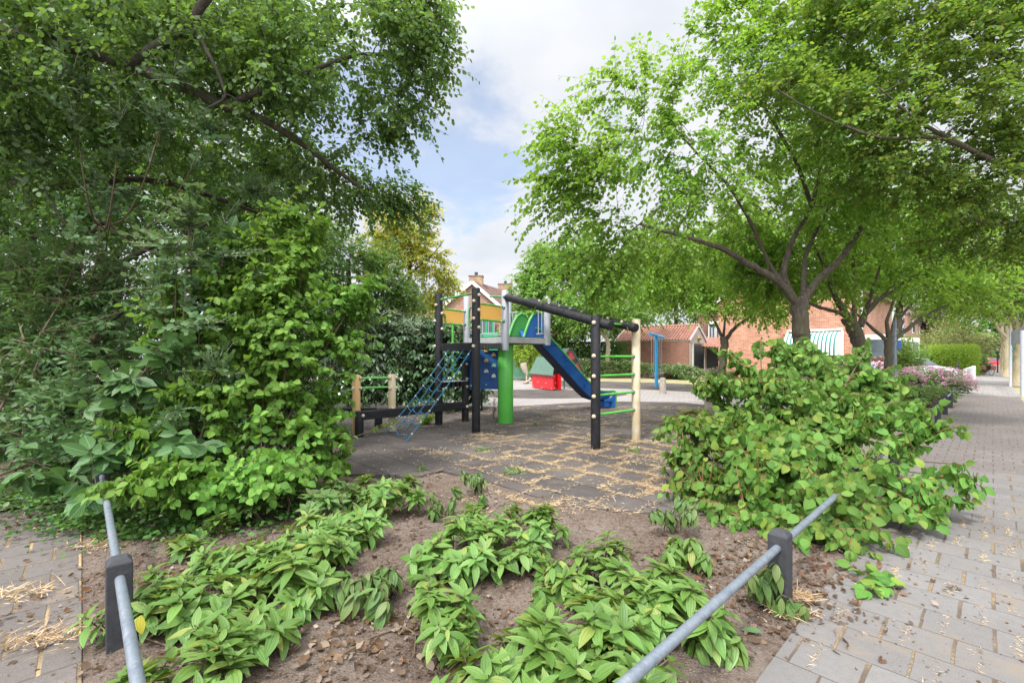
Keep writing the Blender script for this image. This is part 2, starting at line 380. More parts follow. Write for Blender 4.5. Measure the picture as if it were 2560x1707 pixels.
M['post_dark'] = surf('recycled_plastic_post', (.02, .021, .026), (.034, .035, .04), .75, 30, .7, .003, fine=240, dirt=(.05, .05, .055))
M['concrete'] = surf('concrete', (.30, .275, .235), (.22, .20, .165), .9, 14, .5, .004, fine=160, dirt=(.15, .14, .10))
M['woodgrey'] = surf('weathered_wood', (.26, .22, .17), (.19, .16, .12), .85, 9, .4, .004, dirt=(.12, .11, .08))
M['skyblue'] = surf('sky_blue_paint', (.02, .36, .72), (.02, .30, .62), .4, 4, .05, .002, dirt=(.03, .16, .26))
M['red'] = surf('red_board', (.62, .012, .02), (.55, .012, .02), .4, 4, .05, .002)
M['darkred'] = surf('dark_red_board', (.28, .03, .035), (.24, .03, .035), .5, 4, .05, .002)
M['greyboard'] = surf('grey_green_board', (.085, .165, .12), (.07, .14, .10), .5, 4, .05, .002)
M['darkboard'] = surf('dark_green_board', (.03, .07, .045), (.025, .055, .04), .5, 4, .05, .002)
M['mint'] = surf('mint_paint', (.22, .50, .34), (.17, .42, .28), .5, 2, .05, .002, dirt=(.26, .46, .34))
M['beige'] = surf('beige_shell', (.48, .40, .31), (.42, .35, .27), .5, 4, .05, .002)
M['white'] = surf('white_paint', (.72, .72, .70), (.62, .62, .60), .5, 3, .05, .002)
M['glass'] = surf('window_glass', (.05, .07, .08), (.10, .13, .15), .08, 1.5, 0, spec=.9)
M['slate'] = surf('anthracite_paint', (.018, .025, .032), (.022, .03, .038), .4, 3, .05, .002)
M['roof_orange'] = tilemat('orange_roof_tile', (.34, .17, .12), (.26, .12, .09))
M['roof_brown'] = tilemat('brown_roof_tile', (.17, .10, .08), (.12, .075, .065))
M['pale'] = surf('gable_render', (.55, .53, .47), (.48, .46, .41), .7, 3, .1, .003)
M['greenframe'] = surf('green_frame', (.03, .33, .14), (.03, .28, .12), .4, 3, .05, .002)
M['stripe'] = None
M['carwhite'] = surf('white_car_paint', (.60, .66, .72), (.55, .6, .66), .2, 1, 0, spec=.7)
M['carred'] = surf('red_car_paint', (.5, .02, .03), (.45, .02, .03), .2, 1, 0, spec=.7)
M['tyre'] = surf('rubber_tyre', (.02, .02, .02), (.03, .03, .03), .8, 10, .2)
M['skin'] = surf('skin', (.52, .30, .21), (.48, .27, .19), .5, 6, .05, .002)
M['blackcloth'] = surf('black_cloth', (.02, .018, .018), (.03, .028, .028), .9, 20, .3)
M['hair'] = surf('brown_hair', (.10, .035, .02), (.16, .06, .03), .5, 40, .5)
M['lilac'] = surf('lilac_cloth', (.5, .46, .6), (.35, .32, .5), .9, 25, .2)
M['pinkcloth'] = surf('pink_cloth', (.5, .3, .32), (.4, .24, .28), .9, 25, .2)
M['jeans'] = surf('blue_jeans', (.06, .09, .16), (.04, .06, .12), .9, 25, .2)
M['sandal'] = surf('brown_leather', (.09, .055, .04), (.07, .04, .03), .6, 25, .2)
M['basket'] = surf('red_crate', (.24, .07, .05), (.2, .06, .045), .6, 20, .2)
M['bluesign'] = surf('blue_sign', (.03, .12, .38), (.03, .10, .33), .4, 3, .02, .001)
M['turq'] = surf('turquoise_post', (.03, .30, .28), (.03, .25, .24), .5, 3, .05, .002)
M['signback'] = surf('grey_sign_back', (.22, .24, .26), (.19, .21, .23), .5, 3, .05, .002, metal=.3)
M['brick'] = brickmat('orange_brick', (.30, .095, .05), (.50, .24, .14), (.45, .38, .31), math.atan2(-.75, .66))
M['brick2'] = brickmat('red_brown_brick', (.20, .075, .05), (.27, .115, .07), (.26, .22, .18), math.atan2(-.64, .77))
M['brick3'] = brickmat('pink_brick', (.30, .13, .09), (.42, .22, .15), (.36, .30, .26), 0.1)

M['chimney'] = surf('lichen_brick', (.26, .15, .10), (.34, .24, .15), .9, 3, .5, .01, fine=9, dirt=(.36, .28, .12))
M['bark'] = bark('grey_brown_bark', (.04, .03, .022), (.125, .10, .075), (.08, .078, .035))
M['bark_dark'] = bark('dark_bark', (.035, .028, .022), (.09, .072, .055), (.05, .055, .03))
M['bark_pale'] = bark('pale_bark', (.30, .24, .16), (.42, .36, .24), (.30, .27, .12))
M['twig'] = surf('brown_twig', (.09, .06, .04), (.13, .09, .06), .8, 20, .2)
M['redtwig'] = surf('red_shoot', (.20, .055, .03), (.14, .09, .035), .6, 20, .1)
M['silvertwig'] = surf('silver_shoot', (.28, .30, .22), (.22, .22, .15), .8, 20, .1)

M['vib'] = leafmat('viburnum_leaf', [(.055, .125, .022), (.08, .17, .03), (.11, .215, .04), (.09, .19, .035), (.145, .26, .055), (.105, .205, .04), (.14, .24, .06), (.24, .26, .05)], .25, .42, 'vib', .35)
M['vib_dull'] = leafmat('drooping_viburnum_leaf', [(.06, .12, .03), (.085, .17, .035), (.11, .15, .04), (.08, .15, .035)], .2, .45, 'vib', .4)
M['dog'] = leafmat('dogwood_leaf', [(.05, .13, .022), (.078, .18, .03), (.11, .235, .038), (.15, .285, .05), (.09, .20, .032), (.22, .29, .045), (.07, .16, .03)], .34, .5, 'dog', .22)
M['dog_left'] = leafmat('left_dogwood_leaf', [(.06, .145, .022), (.095, .20, .03), (.13, .255, .04), (.18, .32, .055)], .34, .5, 'dog', .2)  # leaf greens of the left dogwood
M['silver'] = leafmat('silver_poplar_leaf', [(.07, .14, .05), (.055, .12, .035), (.10, .17, .075), (.15, .22, .12)], .25, .6, None, .15, clump=1.0)
M['elder'] = leafmat('elder_leaf', [(.045, .10, .032), (.07, .14, .044), (.095, .175, .056)], .3, .5, None, .3)
M['walnut'] = leafmat('walnut_leaf', [(.055, .12, .04), (.08, .165, .05), (.07, .145, .045)], .3, .42, 'dog', .4)
M['alder'] = leafmat('alder_leaf', [(.042, .095, .026), (.065, .135, .036), (.09, .175, .046), (.13, .21, .085)], .42, .45, None, .25, tcol=(.26, .42, .03))
M['maple_dark'] = leafmat('dense_dark_leaf', [(.032, .08, .025), (.052, .12, .032), (.075, .15, .042)], .38, .55, None, .2, tcol=(.20, .34, .03))
M['elm'] = leafmat('fresh_elm_leaf', [(.075, .165, .018), (.11, .23, .026), (.15, .285, .035), (.21, .34, .07)], .48, .5, None, .2, tcol=(.36, .56, .03))
M['fieldmaple'] = leafmat('field_maple_leaf', [(.055, .125, .02), (.08, .17, .026), (.115, .215, .032), (.16, .26, .04), (.28, .25, .04)], .46, .5, None, .3, tcol=(.28, .42, .025))
M['yellow'] = leafmat('yellowing_leaf', [(.22, .32, .05), (.34, .38, .06), (.48, .42, .07), (.18, .29, .045), (.14, .24, .04)], .45, .5, None, .3, tcol=(.7, .62, .08))
M['fargreen'] = leafmat('far_green_leaf', [(.11, .22, .05), (.15, .28, .06), (.20, .33, .08)], .4, .6, None, .2)
M['fargreen2'] = leafmat('far_olive_leaf', [(.10, .18, .05), (.14, .22, .06), (.18, .25, .07)], .35, .6, None, .2)
M['lime'] = leafmat('lime_leaf', [(.13, .24, .025), (.19, .31, .03), (.26, .36, .05)], .4, .5, None, .3)
M['laurel'] = leafmat('laurel_leaf', [(.022, .06, .018), (.04, .09, .028), (.07, .13, .045), (.11, .18, .08)], .12, .28, None, .6)
M['hedge'] = leafmat('hedge_leaf', [(.05, .13, .02), (.08, .18, .03), (.11, .22, .04)], .25, .5, None, .3)
M['ivy'] = leafmat('ivy_leaf', [(.022, .065, .014), (.035, .095, .018), (.055, .13, .022), (.09, .19, .03)], .25, .45, None, .4)
M['herb'] = leafmat('herb_leaf', [(.08, .15, .04), (.12, .20, .06), (.15, .24, .09)], .3, .6, None, .2)
M['variegated'] = leafmat('variegated_leaf', [(.22, .28, .10), (.30, .35, .14), (.38, .40, .20)], .3, .6, None, .2)
M['hyd_leaf'] = leafmat('hydrangea_leaf', [(.06, .14, .035), (.09, .19, .045), (.12, .23, .06)], .25, .5, None, .3)
M['hyd_flower'] = leafmat('hydrangea_flower', [(.36, .14, .25), (.44, .21, .33), (.34, .17, .33), (.52, .34, .42)], .3, .7, None, .1)
M['purple'] = leafmat('purple_leaf', [(.05, .02, .03), (.08, .035, .04), (.10, .05, .05)], .2, .6, None, .2)
M['grass'] = leafmat('grass_blade', [(.10, .16, .04), (.18, .22, .06), (.28, .26, .10)], .3, .7, None, .1)
M['straw'] = leafmat('dry_straw', [(.36, .25, .14), (.47, .35, .21), (.60, .48, .33)], .15, .8, None, .1)
M['litter'] = leafmat('dead_leaf', [(.07, .046, .032), (.10, .068, .045), (.14, .095, .062), (.20, .15, .105), (.12, .055, .025), (.09, .06, .04), (.30, .25, .20)], .1, .8, None, .1)
M['crumb'] = leafmat('bark_crumb', [(.05, .035, .028), (.09, .065, .05), (.14, .10, .075), (.22, .17, .135), (.07, .05, .04)], .02, .9, None, .1)
M['yellowleaf'] = leafmat('yellow_leaf', [(.45, .42, .05), (.5, .45, .06)], .3, .5, 'vib', .3)

# ---- ground materials
def soilmat():
    m, nt, b, o = newmat('soil'); g = NG(nt); co = g.n('ShaderNodeTexCoord').outputs['Object']
    a = g.noise(co, 1.3, 8, .65); c = g.noise(co, 35, 8, .75); d = g.noise(co, 9, 6, .7)
    vo = g.n('ShaderNodeTexVoronoi', {'Vector': co, 'Scale': 75.0}).outputs[0]
    col = g.ramp(c, [(.28, (.055, .038, .028)), (.5, (.15, .112, .088)), (.72, (.27, .215, .175))])
    col = g.mix(g.range(a, .42, .66, 0, .65), col, (.24, .195, .165))
    col = g.mix(g.range(d, .52, .66, 0, .6), col, (.10, .062, .042))
    nt.links.new(col, b.inputs['Base Color']); b.inputs['Roughness'].default_value = .97; b.inputs['Specular IOR Level'].default_value = .15
    g.bump(g.m('ADD', g.m('MULTIPLY', c, 1.4), g.m('MULTIPLY', vo, .5)), 1.0, .022, b); return m
M['soil'] = soilmat()
def rubbermat():
    m, nt, b, o = newmat('rubber_tiles'); g = NG(nt); co = g.n('ShaderNodeTexCoord').outputs['Object']
    rot = g.n('ShaderNodeMapping', {'Vector': co, 'Rotation': (0, 0, -UA)}).outputs[0]
    s = g.n('ShaderNodeSeparateXYZ', {0: rot}); ru = g.m('DIVIDE', s.outputs[0], .5); row = g.m('FLOOR', ru); fu = g.m('FRACT', ru)
    cv_ = g.m('ADD', g.m('DIVIDE', s.outputs[1], .5), g.m('MULTIPLY', row, .5)); fv = g.m('FRACT', cv_)
    du = g.m('MINIMUM', fu, g.m('SUBTRACT', 1.0, fu)); dv = g.m('MINIMUM', fv, g.m('SUBTRACT', 1.0, fv)); d = g.m('MINIMUM', du, dv)
    wn_ = g.n('ShaderNodeTexWhiteNoise', {'Vector': g.n('ShaderNodeCombineXYZ', {0: row, 1: g.m('FLOOR', cv_)}).outputs[0]}, noise_dimensions='2D').outputs[0]
    seam = g.range(d, .008, .02, 1, 0); a = g.noise(co, .9, 7, .65); f = g.noise(co, 130, 3, .7); q = g.noise(co, 5, 7, .7)
    col = g.mix(wn_, (.050, .042, .040), (.072, .062, .058))
    col = g.mix(g.range(a, .4, .68, 0, .75), col, (.125, .105, .092))
    col = g.mix(g.range(q, .5, .72, 0, .5), col, (.095, .078, .066))
    col = g.mix(g.range(f, .58, .7, 0, .55), col, (.18, .16, .145))
    col = g.mix(g.range(g.noise(co, 42, 2, .5), .69, .73, 0, .8), col, (.24, .20, .15))
    col = g.mix(g.m('MULTIPLY', seam, .85), col, (.016, .013, .012))
    nt.links.new(col, b.inputs['Base Color']); b.inputs['Roughness'].default_value = .9; b.inputs['Specular IOR Level'].default_value = .25
    g.bump(g.m('ADD', g.m('SUBTRACT', g.m('MULTIPLY', f, .3), seam), g.m('MULTIPLY', wn_, .4)), .7, .008, b); return m
M['rubber'] = rubbermat()
M['sidewalk'] = pavemat('sidewalk_tiles', (.135, .127, .122), (.17, .161, .156), (.115, .101, .092), j_row=.0045, j_col=.009, straw=(.22, .16, .10), blotch=(.165, .135, .105))
M['clinker'] = pavemat('brown_clinkers', (.135, .117, .11), (.168, .147, .138), (.117, .099, .092), rw=.21, cl=.21, j_row=.005, j_col=.008, strawy=.2, straw=(.25, .19, .13))
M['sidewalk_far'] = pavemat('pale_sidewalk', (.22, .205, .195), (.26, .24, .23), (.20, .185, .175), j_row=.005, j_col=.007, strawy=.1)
M['path'] = pavemat('worn_path_tiles', (.105, .092, .085), (.135, .118, .108), (.088, .074, .067), rw=.30, cl=.30, j_row=.007, j_col=.009, blotch=(.20, .155, .115), swap=True, strawy=.2)
M['plaza'] = pavemat('pale_plaza_paving', (.26, .235, .225), (.30, .275, .26), (.235, .215, .20), rw=.21, cl=.21, j_row=.006, j_col=.006, speck=.3, strawy=.1)
M['dryground'] = surf('dry_grass_ground', (.28, .235, .12), (.17, .16, .07), .95, 1.3, .6, .02, fine=40)
M['earth'] = surf('dark_earth', (.12, .10, .075), (.16, .13, .10), .95, .6, .5, .02, fine=30)
M['asphalt'] = surf('asphalt', (.07, .07, .07), (.09, .09, .09), .9, 2, .3, .004, fine=200)
M['kerb'] = surf('kerb_concrete', (.32, .30, .28), (.26, .24, .22), .9, 6, .3, .004)

# ------------------------------------------------------------------ setting
def sheet(name, poly, z, m, thick=0.0):
    b = MB(); pts = [(p[0], p[1], z) for p in poly]
    if thick: b.prism([(p[0], p[1], z - thick) for p in poly], (0, 0, thick))
    else: b.add(pts, [tuple(range(len(pts)))])
    o = b.build(name, m); tag(o, kind='structure'); return o
sheet('ground', [(-400, -400), (400, -400), (400, 600), (-400, 600)], -.06, M['earth'])
q = lambda u0, u1, v0, v1: [uv(u0, v0), uv(u1, v0), uv(u1, v1), uv(u0, v1)]
sheet('sidewalk', q(-30, 9.2, -.75, .80), 0, M['sidewalk'], .055)
sheet('brick_sidewalk', q(9.2, 27, -.75, .80), -.001, M['clinker'], .05)
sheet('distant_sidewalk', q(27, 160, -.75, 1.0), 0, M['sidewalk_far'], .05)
sheet('tree_verge', q(-30, 160, -2.1, -.752), -.03, M['dryground'], .03)
sheet('kerb', q(-30, 160, -2.25, -2.10), -.01, M['kerb'], .12)
sheet('road', q(-60, 200, -9.5, -2.25), -.052, M['asphalt'])
sheet('garden_path', q(-4.0, 0, .802, 9.5), -.002, M['path'], .05)
# soil bed with real unevenness
rs = np.random.RandomState(5)
def vnoise(x, y, seed=0):
    r = np.random.RandomState(seed); o = np.zeros_like(x)
    for f, a in ((.7, 1.), (1.7, .6), (3.9, .35), (8.3, .22), (17., .12), (31, .07)):
        for _ in range(3):
            th = r.rand() * 6.283; ph = r.rand() * 6.283
            o += a * np.sin(f * (x * math.cos(th) + y * math.sin(th)) * 2.2 + ph) / 2
    return o
def grid_sheet(name, u0, u1, v0, v1, step, zf, m):
    us = np.arange(u0, u1 + 1e-6, step); vs = np.arange(v0, v1 + 1e-6, step)
    A, B = np.meshgrid(us, vs, indexing='ij'); P = A[..., None] * U + B[..., None] * V; P[..., 2] = zf(A, B)
    n, k = A.shape; idx = np.arange(n * k).reshape(n, k)
    fq = np.stack([idx[:-1, :-1], idx[1:, :-1], idx[1:, 1:], idx[:-1, 1:]], -1).reshape(-1, 4)
    o = np_mesh(name, P.reshape(-1, 3), fq.ravel(), np.arange(len(fq)) * 4, m, smooth=True); tag(o, kind='structure'); return o
def soil_z(a, b):
    e = np.minimum(np.minimum(a, 4.0), np.maximum(b - .8, 0)); edge = np.clip(e / .15, 0, 1)
    z = -.012 + edge * (.022 * vnoise(a, b, 3) + .010)
    return np.where(a > 3.0, np.minimum(z, .012 + .012 * vnoise(a * 2, b * 2, 9) - .02 * (a - 3.3)), z)
grid_sheet('soil_bed', 0.0, 14.0, .80, 10.0, .04, soil_z, M['soil'])
grid_sheet('soil_under_wood', -6.2, 2.6, 7.0, 24.0, .10, lambda a, b: .012 + .02 * vnoise(a, b, 4), M['soil'])
def soil_at(p):
    u_, v_ = np.dot(p, U), np.dot(p, V); return float(soil_z(np.array([u_]), np.array([v_]))[0]) if 0 < u_ < 14 and .8 < v_ < 10 else 0.0
# rubber tiles round the climbing frame
rub_poly = [gp(700, 1182), gp(1048, 1191), gp(1106, 1179), gp(1250, 1215), gp(1416, 1268), gp(1700, 1290), gp(1900, 1180), gp(1960, 1062), gp(1860, 1022), gp(1700, 1006), gp(1500, 1004), gp(1330, 1014), gp(1240, 1018), gp(1150, 1014), gp(1000, 1018), gp(760, 1040), gp(560, 1110)]
sheet('rubber_surface', rub_poly, .016, M['rubber'], .05)
plz = [gp(1150, 1030), gp(1500, 1035), gp(1900, 1050), gp(2050, 1010), gp(1930, 975), gp(1700, 966), gp(1300, 940), gp(1180, 930), gp(1050, 935), gp(1050, 980)]
sheet('plaza', plz, .004, M['plaza'], .05)
def ell(c, ra, rb, n=40, rot=0): return [np.array([c[0] + ra*math.cos(t)*math.cos(rot) - rb*math.sin(t)*math.sin(rot), c[1] + ra*math.cos(t)*math.sin(rot) + rb*math.sin(t)*math.cos(rot)]) for t in np.linspace(0, 2*math.pi, n, endpoint=False)]
sheet('playhouse_rubber_mat', ell((1.3, 19.6), 3.6, 2.3), .012, M['rubber'])
sheet('swing_rubber_mat', [gp(1400, 966), gp(1640, 975), gp(1790, 983), gp(2000, 992), gp(2000, 970), gp(1790, 963), gp(1640, 957), gp(1400, 951)], .012, M['rubber'])
sheet('dry_lawn', [gp(1370, 954), gp(1700, 962), gp(2050, 975), gp(2200, 930), gp(1800, 922), gp(1370, 926)], -.008, M['dryground'])
# ------------------------------------------------------------------ climbing frame
UP = lambda p, z: np.array([p[0], p[1], z])
A_ = gp(1190, 1082); B_ = gp(1097, 1063); C_ = gp(1489, 1125); D_ = gp(1590, 1103); E_ = gp(1163, 1055)
P1 = gp(980, 1078); P2 = gp(891, 1086); Fp = gp(898, 1093)
G1 = np.array([-.155, 10.35, 0]); G3 = G1 + 1.42 * U; G2 = G1 + 1.42 * V; G4 = G1 + 1.42 * (U + V)
frame = thing('climbing_frame', (G1[0], G1[1], 0), 'climbing tower of black and grey posts with orange boards, blue slide and rope net', 'climbing frame')
def post(p, z0, z1, r, mat, caps=(), name='post', label=None, side=None):
    o = MB().cyl(UP(p, z0), UP(p, z1), r, 22, bev=.008).build(name, mat, frame, True, label)
    for (z, ang) in caps:                        # ball caps: angle 0 faces the camera, + to the right
        base = np.array([-p[0], -p[1], 0]); base = nrm(base); rgt = np.array([-base[1], base[0], 0])
        d = base * math.cos(ang) + rgt * math.sin(ang)
        MB().sphere(UP(p, z) + d * (r + .006), .037, 12, 8).build('bolt_cap', M['cap'], o, True)
    return o
zz = lambda y, Y: H + (HZ - y) / F * Y
YA, YB = A_[1], B_[1]
r1y = lambda y: 680 + y * .2806
post(A_, 0, 3.03, .088, M['black'], [(zz(r1y(v_), YA), s_) for v_, s_ in ((208, .75), (262, -.5), (340, .7), (415, -.55), (494, .7), (660, -.6))])
post(B_, 0, 3.06, .088, M['black'], [(zz(r1y(v_), YB), s_) for v_, s_ in ((250, .9), (298, -.7), (370, .9), (437, -1.2), (508, .9), (660, -1.3), (1212, .1))])
post(E_, 0, 1.50, .085, M['black'], [(zz(r1y(v_), E_[1]), s_) for v_, s_ in ((818, .4), (950, .5), (1018, .5), (1195, .6))])
post(C_, 0, 2.30, .082, M['black'], [(zz(680 + v_ * .2997, C_[1]), -.35) for v_ in (425, 700, 868, 1035, 1200)])
post(D_, 0, 2.30, .080, M['cream'], [], label='weathered cream post')
post(P1, 0, 1.22, .080, M['cream'], [(.50, .25), (.93, -.5), (1.15, -.5), (.93, 1.5), (1.15, 1.5)], label='cream post')
post(P2, 0, 1.22, .080, M['ochre'], [(.95, 1.1), (1.16, 1.1), (1.16, -.8), (.95, -.9)], label='ochre post')
post(Fp, 0, .52, .085, M['black'], [(.43, .9)])
post(gp(1204, 1028), 0, 1.75, .03, M['black'], name='slim_post')
post(gp(946, 1072), 0, .30, .085, M['black'], name='beam_foot')
for p, z0, cz in ((G1, 1.74, (2.70, 2.40, 2.95)), (G2, 1.88, (2.72, 2.40)), (G3, 1.88, ()), (G4, 1.88, ())):
    o = MB().cyl(UP(p, z0), UP(p, 3.1), .084, 24, bev=.006).build('grey_post', M['grey'], frame, True)
    for z in cz:
        d = nrm(np.array([-.35, -1, 0])) if p is not G2 else nrm(np.array([-.5, -1, 0]))
        MB().sphere(UP(p, z) + d * .085, .032, 12, 8).build('bolt_cap', M['galv'], o, True)
ctr = np.array([-.155, 10.9, 0])
MB().cyl(UP(ctr, 0), UP(ctr, 1.92), .185, 32, bev=.01).build('column', M['green'], frame, True)
# upper deck
dk = MB(); q4 = [G1 + (U + V) * .02, G3 + (V - U) * .02, G4 - (U + V) * .02, G2 + (U - V) * .02]
dk.prism([UP(p, 2.045) for p in q4], (0, 0, .022)); dk.build('deck_board', M['black'], frame)
for a, b_ in ((G1, G3), (G3, G4), (G4, G2), (G2, G1)):
    d = nrm(b_ - a); MB().bar(UP(a + d*.07, 1.98), UP(b_ - d*.07, 1.98), .04, .14).build('deck_edge', M['grey_edge'], frame, bevel=.004)
# lower deck
lo = MB(); q4 = [A_ + .03*U, G1 - .09*U, G2 - .09*U, B_ + .03*U]
for k in range(9):
    t0, t1 = k / 9 + .012, (k + 1) / 9 - .012
    pa, pb, pc, pd = (q4[0] + (q4[1]-q4[0])*t0, q4[0] + (q4[1]-q4[0])*t1, q4[3] + (q4[2]-q4[3])*t1, q4[3] + (q4[2]-q4[3])*t0)
    lo.prism([UP(x, 1.765) for x in (pa, pb, pc, pd)], (0, 0, .125))
lo.build('step_slats', M['slatgrey'], frame, bevel=.005)
MB().bar(UP(B_, 1.81), UP(A_, 1.81), .06, .17).build('deck_beam', M['black'], frame, bevel=.006)
MB().bar(UP(B_, 1.80), UP(G2, 1.80), .06, .15).build('deck_beam', M['black'], frame, bevel=.006)
# orange boards with green rails
for a, b_, t0, t1 in ((A_, G1, .13, .86), (B_, G2, .13, .86)):
    d = b_ - a; pa = a + d * t0; pb = a + d * t1
    for z in (2.72, 2.38):
        MB().cyl(UP(a + d*.10, z), UP(b_ - d*.06, z), .022, 12).build('guard_rail', M['green'], frame, True)
    bo = MB().bar(UP(pa, 2.55), UP(pb, 2.55), .018, .30).build('guard_board', M['orange'], frame, bevel=.004)
    for z in (2.72, 2.38):
        for t in (.03, .97): MB().sphere(UP(pa + (pb - pa) * t, z), .032, 10, 6).build('clamp', M['cap'], bo, True)
MB().cyl(UP(B_, zz(r1y(250), YB) ), UP(A_, 2.93), .022, 12).build('top_rail', M['darkgreen'], frame, True)
MB().cyl(UP(G1, 2.95), UP(G1 - .25 * U + .25 * V, 2.97), .022, 12).build('top_rail', M['darkgreen'], frame, True)
for p, zt, zb in ((B_, zz(r1y(370), YB), zz(r1y(508), YB)), (A_, 2.64, 2.22)):
    d = U if p is B_ else nrm(-U * .2 + V)
    s0 = p + d * .07; pts = [UP(s0, zt), UP(s0 + d*.07, zt), UP(s0 + d*.115, zt-.05), UP(s0 + d*.12, (zt+zb)/2), UP(s0 + d*.115, zb+.05), UP(s0 + d*.07, zb), UP(s0, zb)]
    MB().tube(pts, .02, 10).build('hand_grip', M['green'], frame, True)
# barred guards by the slide
def bars(a, b_, z0, z1, n, ext0=0, ext1=0):
    m_ = MB(); d = nrm(b_ - a)
    for z in (z0, z1): m_.cyl(UP(a, z), UP(b_, z), .014, 8)
    for k in range(n):
        p = a + (b_ - a) * ((k + .5) / n); m_.cyl(UP(p, z0), UP(p, z1), .011, 8)
    m_.build('barred_guard', M['grey'], frame, True)
bars(G3, G3 + V * .36, 2.17, 2.78, 3)
bars(G4, G4 - V * .36, 2.17, 2.78, 3)
bars(G2, G4, 2.17, 2.78, 7)
# slide
S0 = (G3 + G4) / 2 + U * .02
SP = lambda s, w, z: S0 + U * s - V * w + Zv * z        # w>0: towards the camera side
prof = [(-.05, 2.07), (.12, 2.05), (.35, 1.92), (.7, 1.67), (1.1, 1.38), (1.5, 1.08), (1.9, .78), (2.2, .575), (2.5, .39), (2.8, .315), (3.15, .285), (3.42, .28)]
prof = [(s, z) for s, z in prof]
WB, WT, HW = .14, .28, .25
sl_ = np.array(prof)
tn = nrm(np.gradient(sl_, axis=0)); nn = np.stack([-tn[:, 1], tn[:, 0]], 1)      # normal in (s,z)
def off(i, h): return sl_[i, 0] + nn[i, 0]*h, sl_[i, 1] + nn[i, 1]*h
n_ = len(prof)
sec = []
for i in range(n_):
    b0 = off(i, 0); b1 = off(i, .03); t = off(i, HW)
    sec.append([SP(b0[0], -WB-.02, b0[1]), SP(t[0], -WT-.02, t[1]), SP(t[0], -WT+.01, t[1]), SP(b1[0], -WB+.02, b1[1]), SP(b1[0], WB-.02, b1[1]), SP(t[0], WT-.01, t[1]), SP(t[0], WT+.02, t[1]), SP(b0[0], WB+.02, b0[1])])
sb = MB(); k8 = 8
vs = [p for s_ in sec for p in s_]
fs = [(i*k8+j, i*k8+(j+1), (i+1)*k8+(j+1), (i+1)*k8+j) for i in range(n_-1) for j in range(7)]
fs += [tuple(range(8))[::-1], tuple((n_-1)*8 + j for j in range(8))]
slide = sb.add(vs, fs).build('slide', M['slideblue'], frame, True)
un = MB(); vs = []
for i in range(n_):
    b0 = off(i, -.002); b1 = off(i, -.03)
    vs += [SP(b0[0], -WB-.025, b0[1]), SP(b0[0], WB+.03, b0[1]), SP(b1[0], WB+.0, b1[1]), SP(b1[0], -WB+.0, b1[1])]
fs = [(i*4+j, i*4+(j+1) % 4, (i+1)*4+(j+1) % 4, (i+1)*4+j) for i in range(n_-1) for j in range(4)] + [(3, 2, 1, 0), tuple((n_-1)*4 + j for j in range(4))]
un.add(vs, fs).build('underside', M['slideblue_shaded'], slide, True)
for sgn in (-1, 1):
    rm = MB(); vs = []
    for i in range(n_):
        t0 = off(i, HW - .005); t1 = off(i, HW + .03)
        for tt in (t0, t1): vs += [SP(tt[0], sgn*(WT-.025), tt[1]), SP(tt[0], sgn*(WT+.045), tt[1])]
    fs = []
    for i in range(n_-1):
        a = 4*i; b_ = a + 4; fs += [(a, a+1, b_+1, b_), (a+2, b_+2, b_+3, a+3), (a, b_, b_+2, a+2), (a+1, a+3, b_+3, b_+1)]
    fs += [(0, 2, 3, 1), (4*n_-4, 4*n_-3, 4*n_-1, 4*n_-2)]
    # curled end of the rim
    rm.add(vs, fs)
    e = off(n_-1, HW + .012)
    rm.bar(SP(e[0]-.02, sgn*(WT+.01), e[1]), SP(e[0]+.10, sgn*(WT+.01), e[1]-.02), .07, .035, )
    rm.bar(SP(e[0]+.10, sgn*(WT+.01), e[1]-.01), SP(e[0]+.18, sgn*(WT+.01), e[1]-.12), .07, .035, V)
    rm.bar(SP(e[0]+.18, sgn*(WT+.01), e[1]-.11), SP(e[0]+.17, sgn*(WT+.01), .05), .07, .035, V)
    rm.build('slide_rim', M['slidegreen'], slide, True)
# run-out foot: hollow box shape under the exit
z1 = .47
ft = MB()
for sgn in (-1, 1):
    w0 = sgn * (WT - .005)
    outer = [(3.0, .29), (3.45, .37), (3.45, z1), (3.52, .46), (3.585, .37), (3.575, .03), (3.44, .03), (3.42, .22), (3.0, .25)]
    ft.prism([SP(s, w0, z) for s, z in outer], V * -.03)
ft.prism([SP(3.40, -WT, .03), SP(3.40, WT, .03), SP(3.40, WT, .28), SP(3.40, -WT, .28)], U * .05)
ft.prism([SP(3.12, -WT+.03, .05), SP(3.12, WT-.05, .05), SP(3.12, WT-.05, .24), SP(3.12, -WT+.03, .24)], U * .3)
ft.build('slide_foot', M['slideblue'], slide, bevel=.01)
hump = [(-.42, 2.075), (-.34, 2.26), (-.22, 2.50), (-.10, 2.66), (.04, 2.735), (.17, 2.72), (.28, 2.62), (.40, 2.44), (.52, 2.22), (.62, 2.02), (.42, 1.90), (.2, 2.04)]
for sgn, mm in ((-1, M['slidegreen']), (1, M['slideblue'])):
    h_ = MB().prism([SP(s, sgn*(WT - .01), z) for s, z in hump], V * -.03 * sgn)
    o = h_.build('slide_hood', mm, slide, bevel=.006)
    MB().tube([SP(s, sgn*(WT+.005), z) for s, z in hump[:10]], .033, 8).build('hood_rim', M['slidegreen'], o, True)
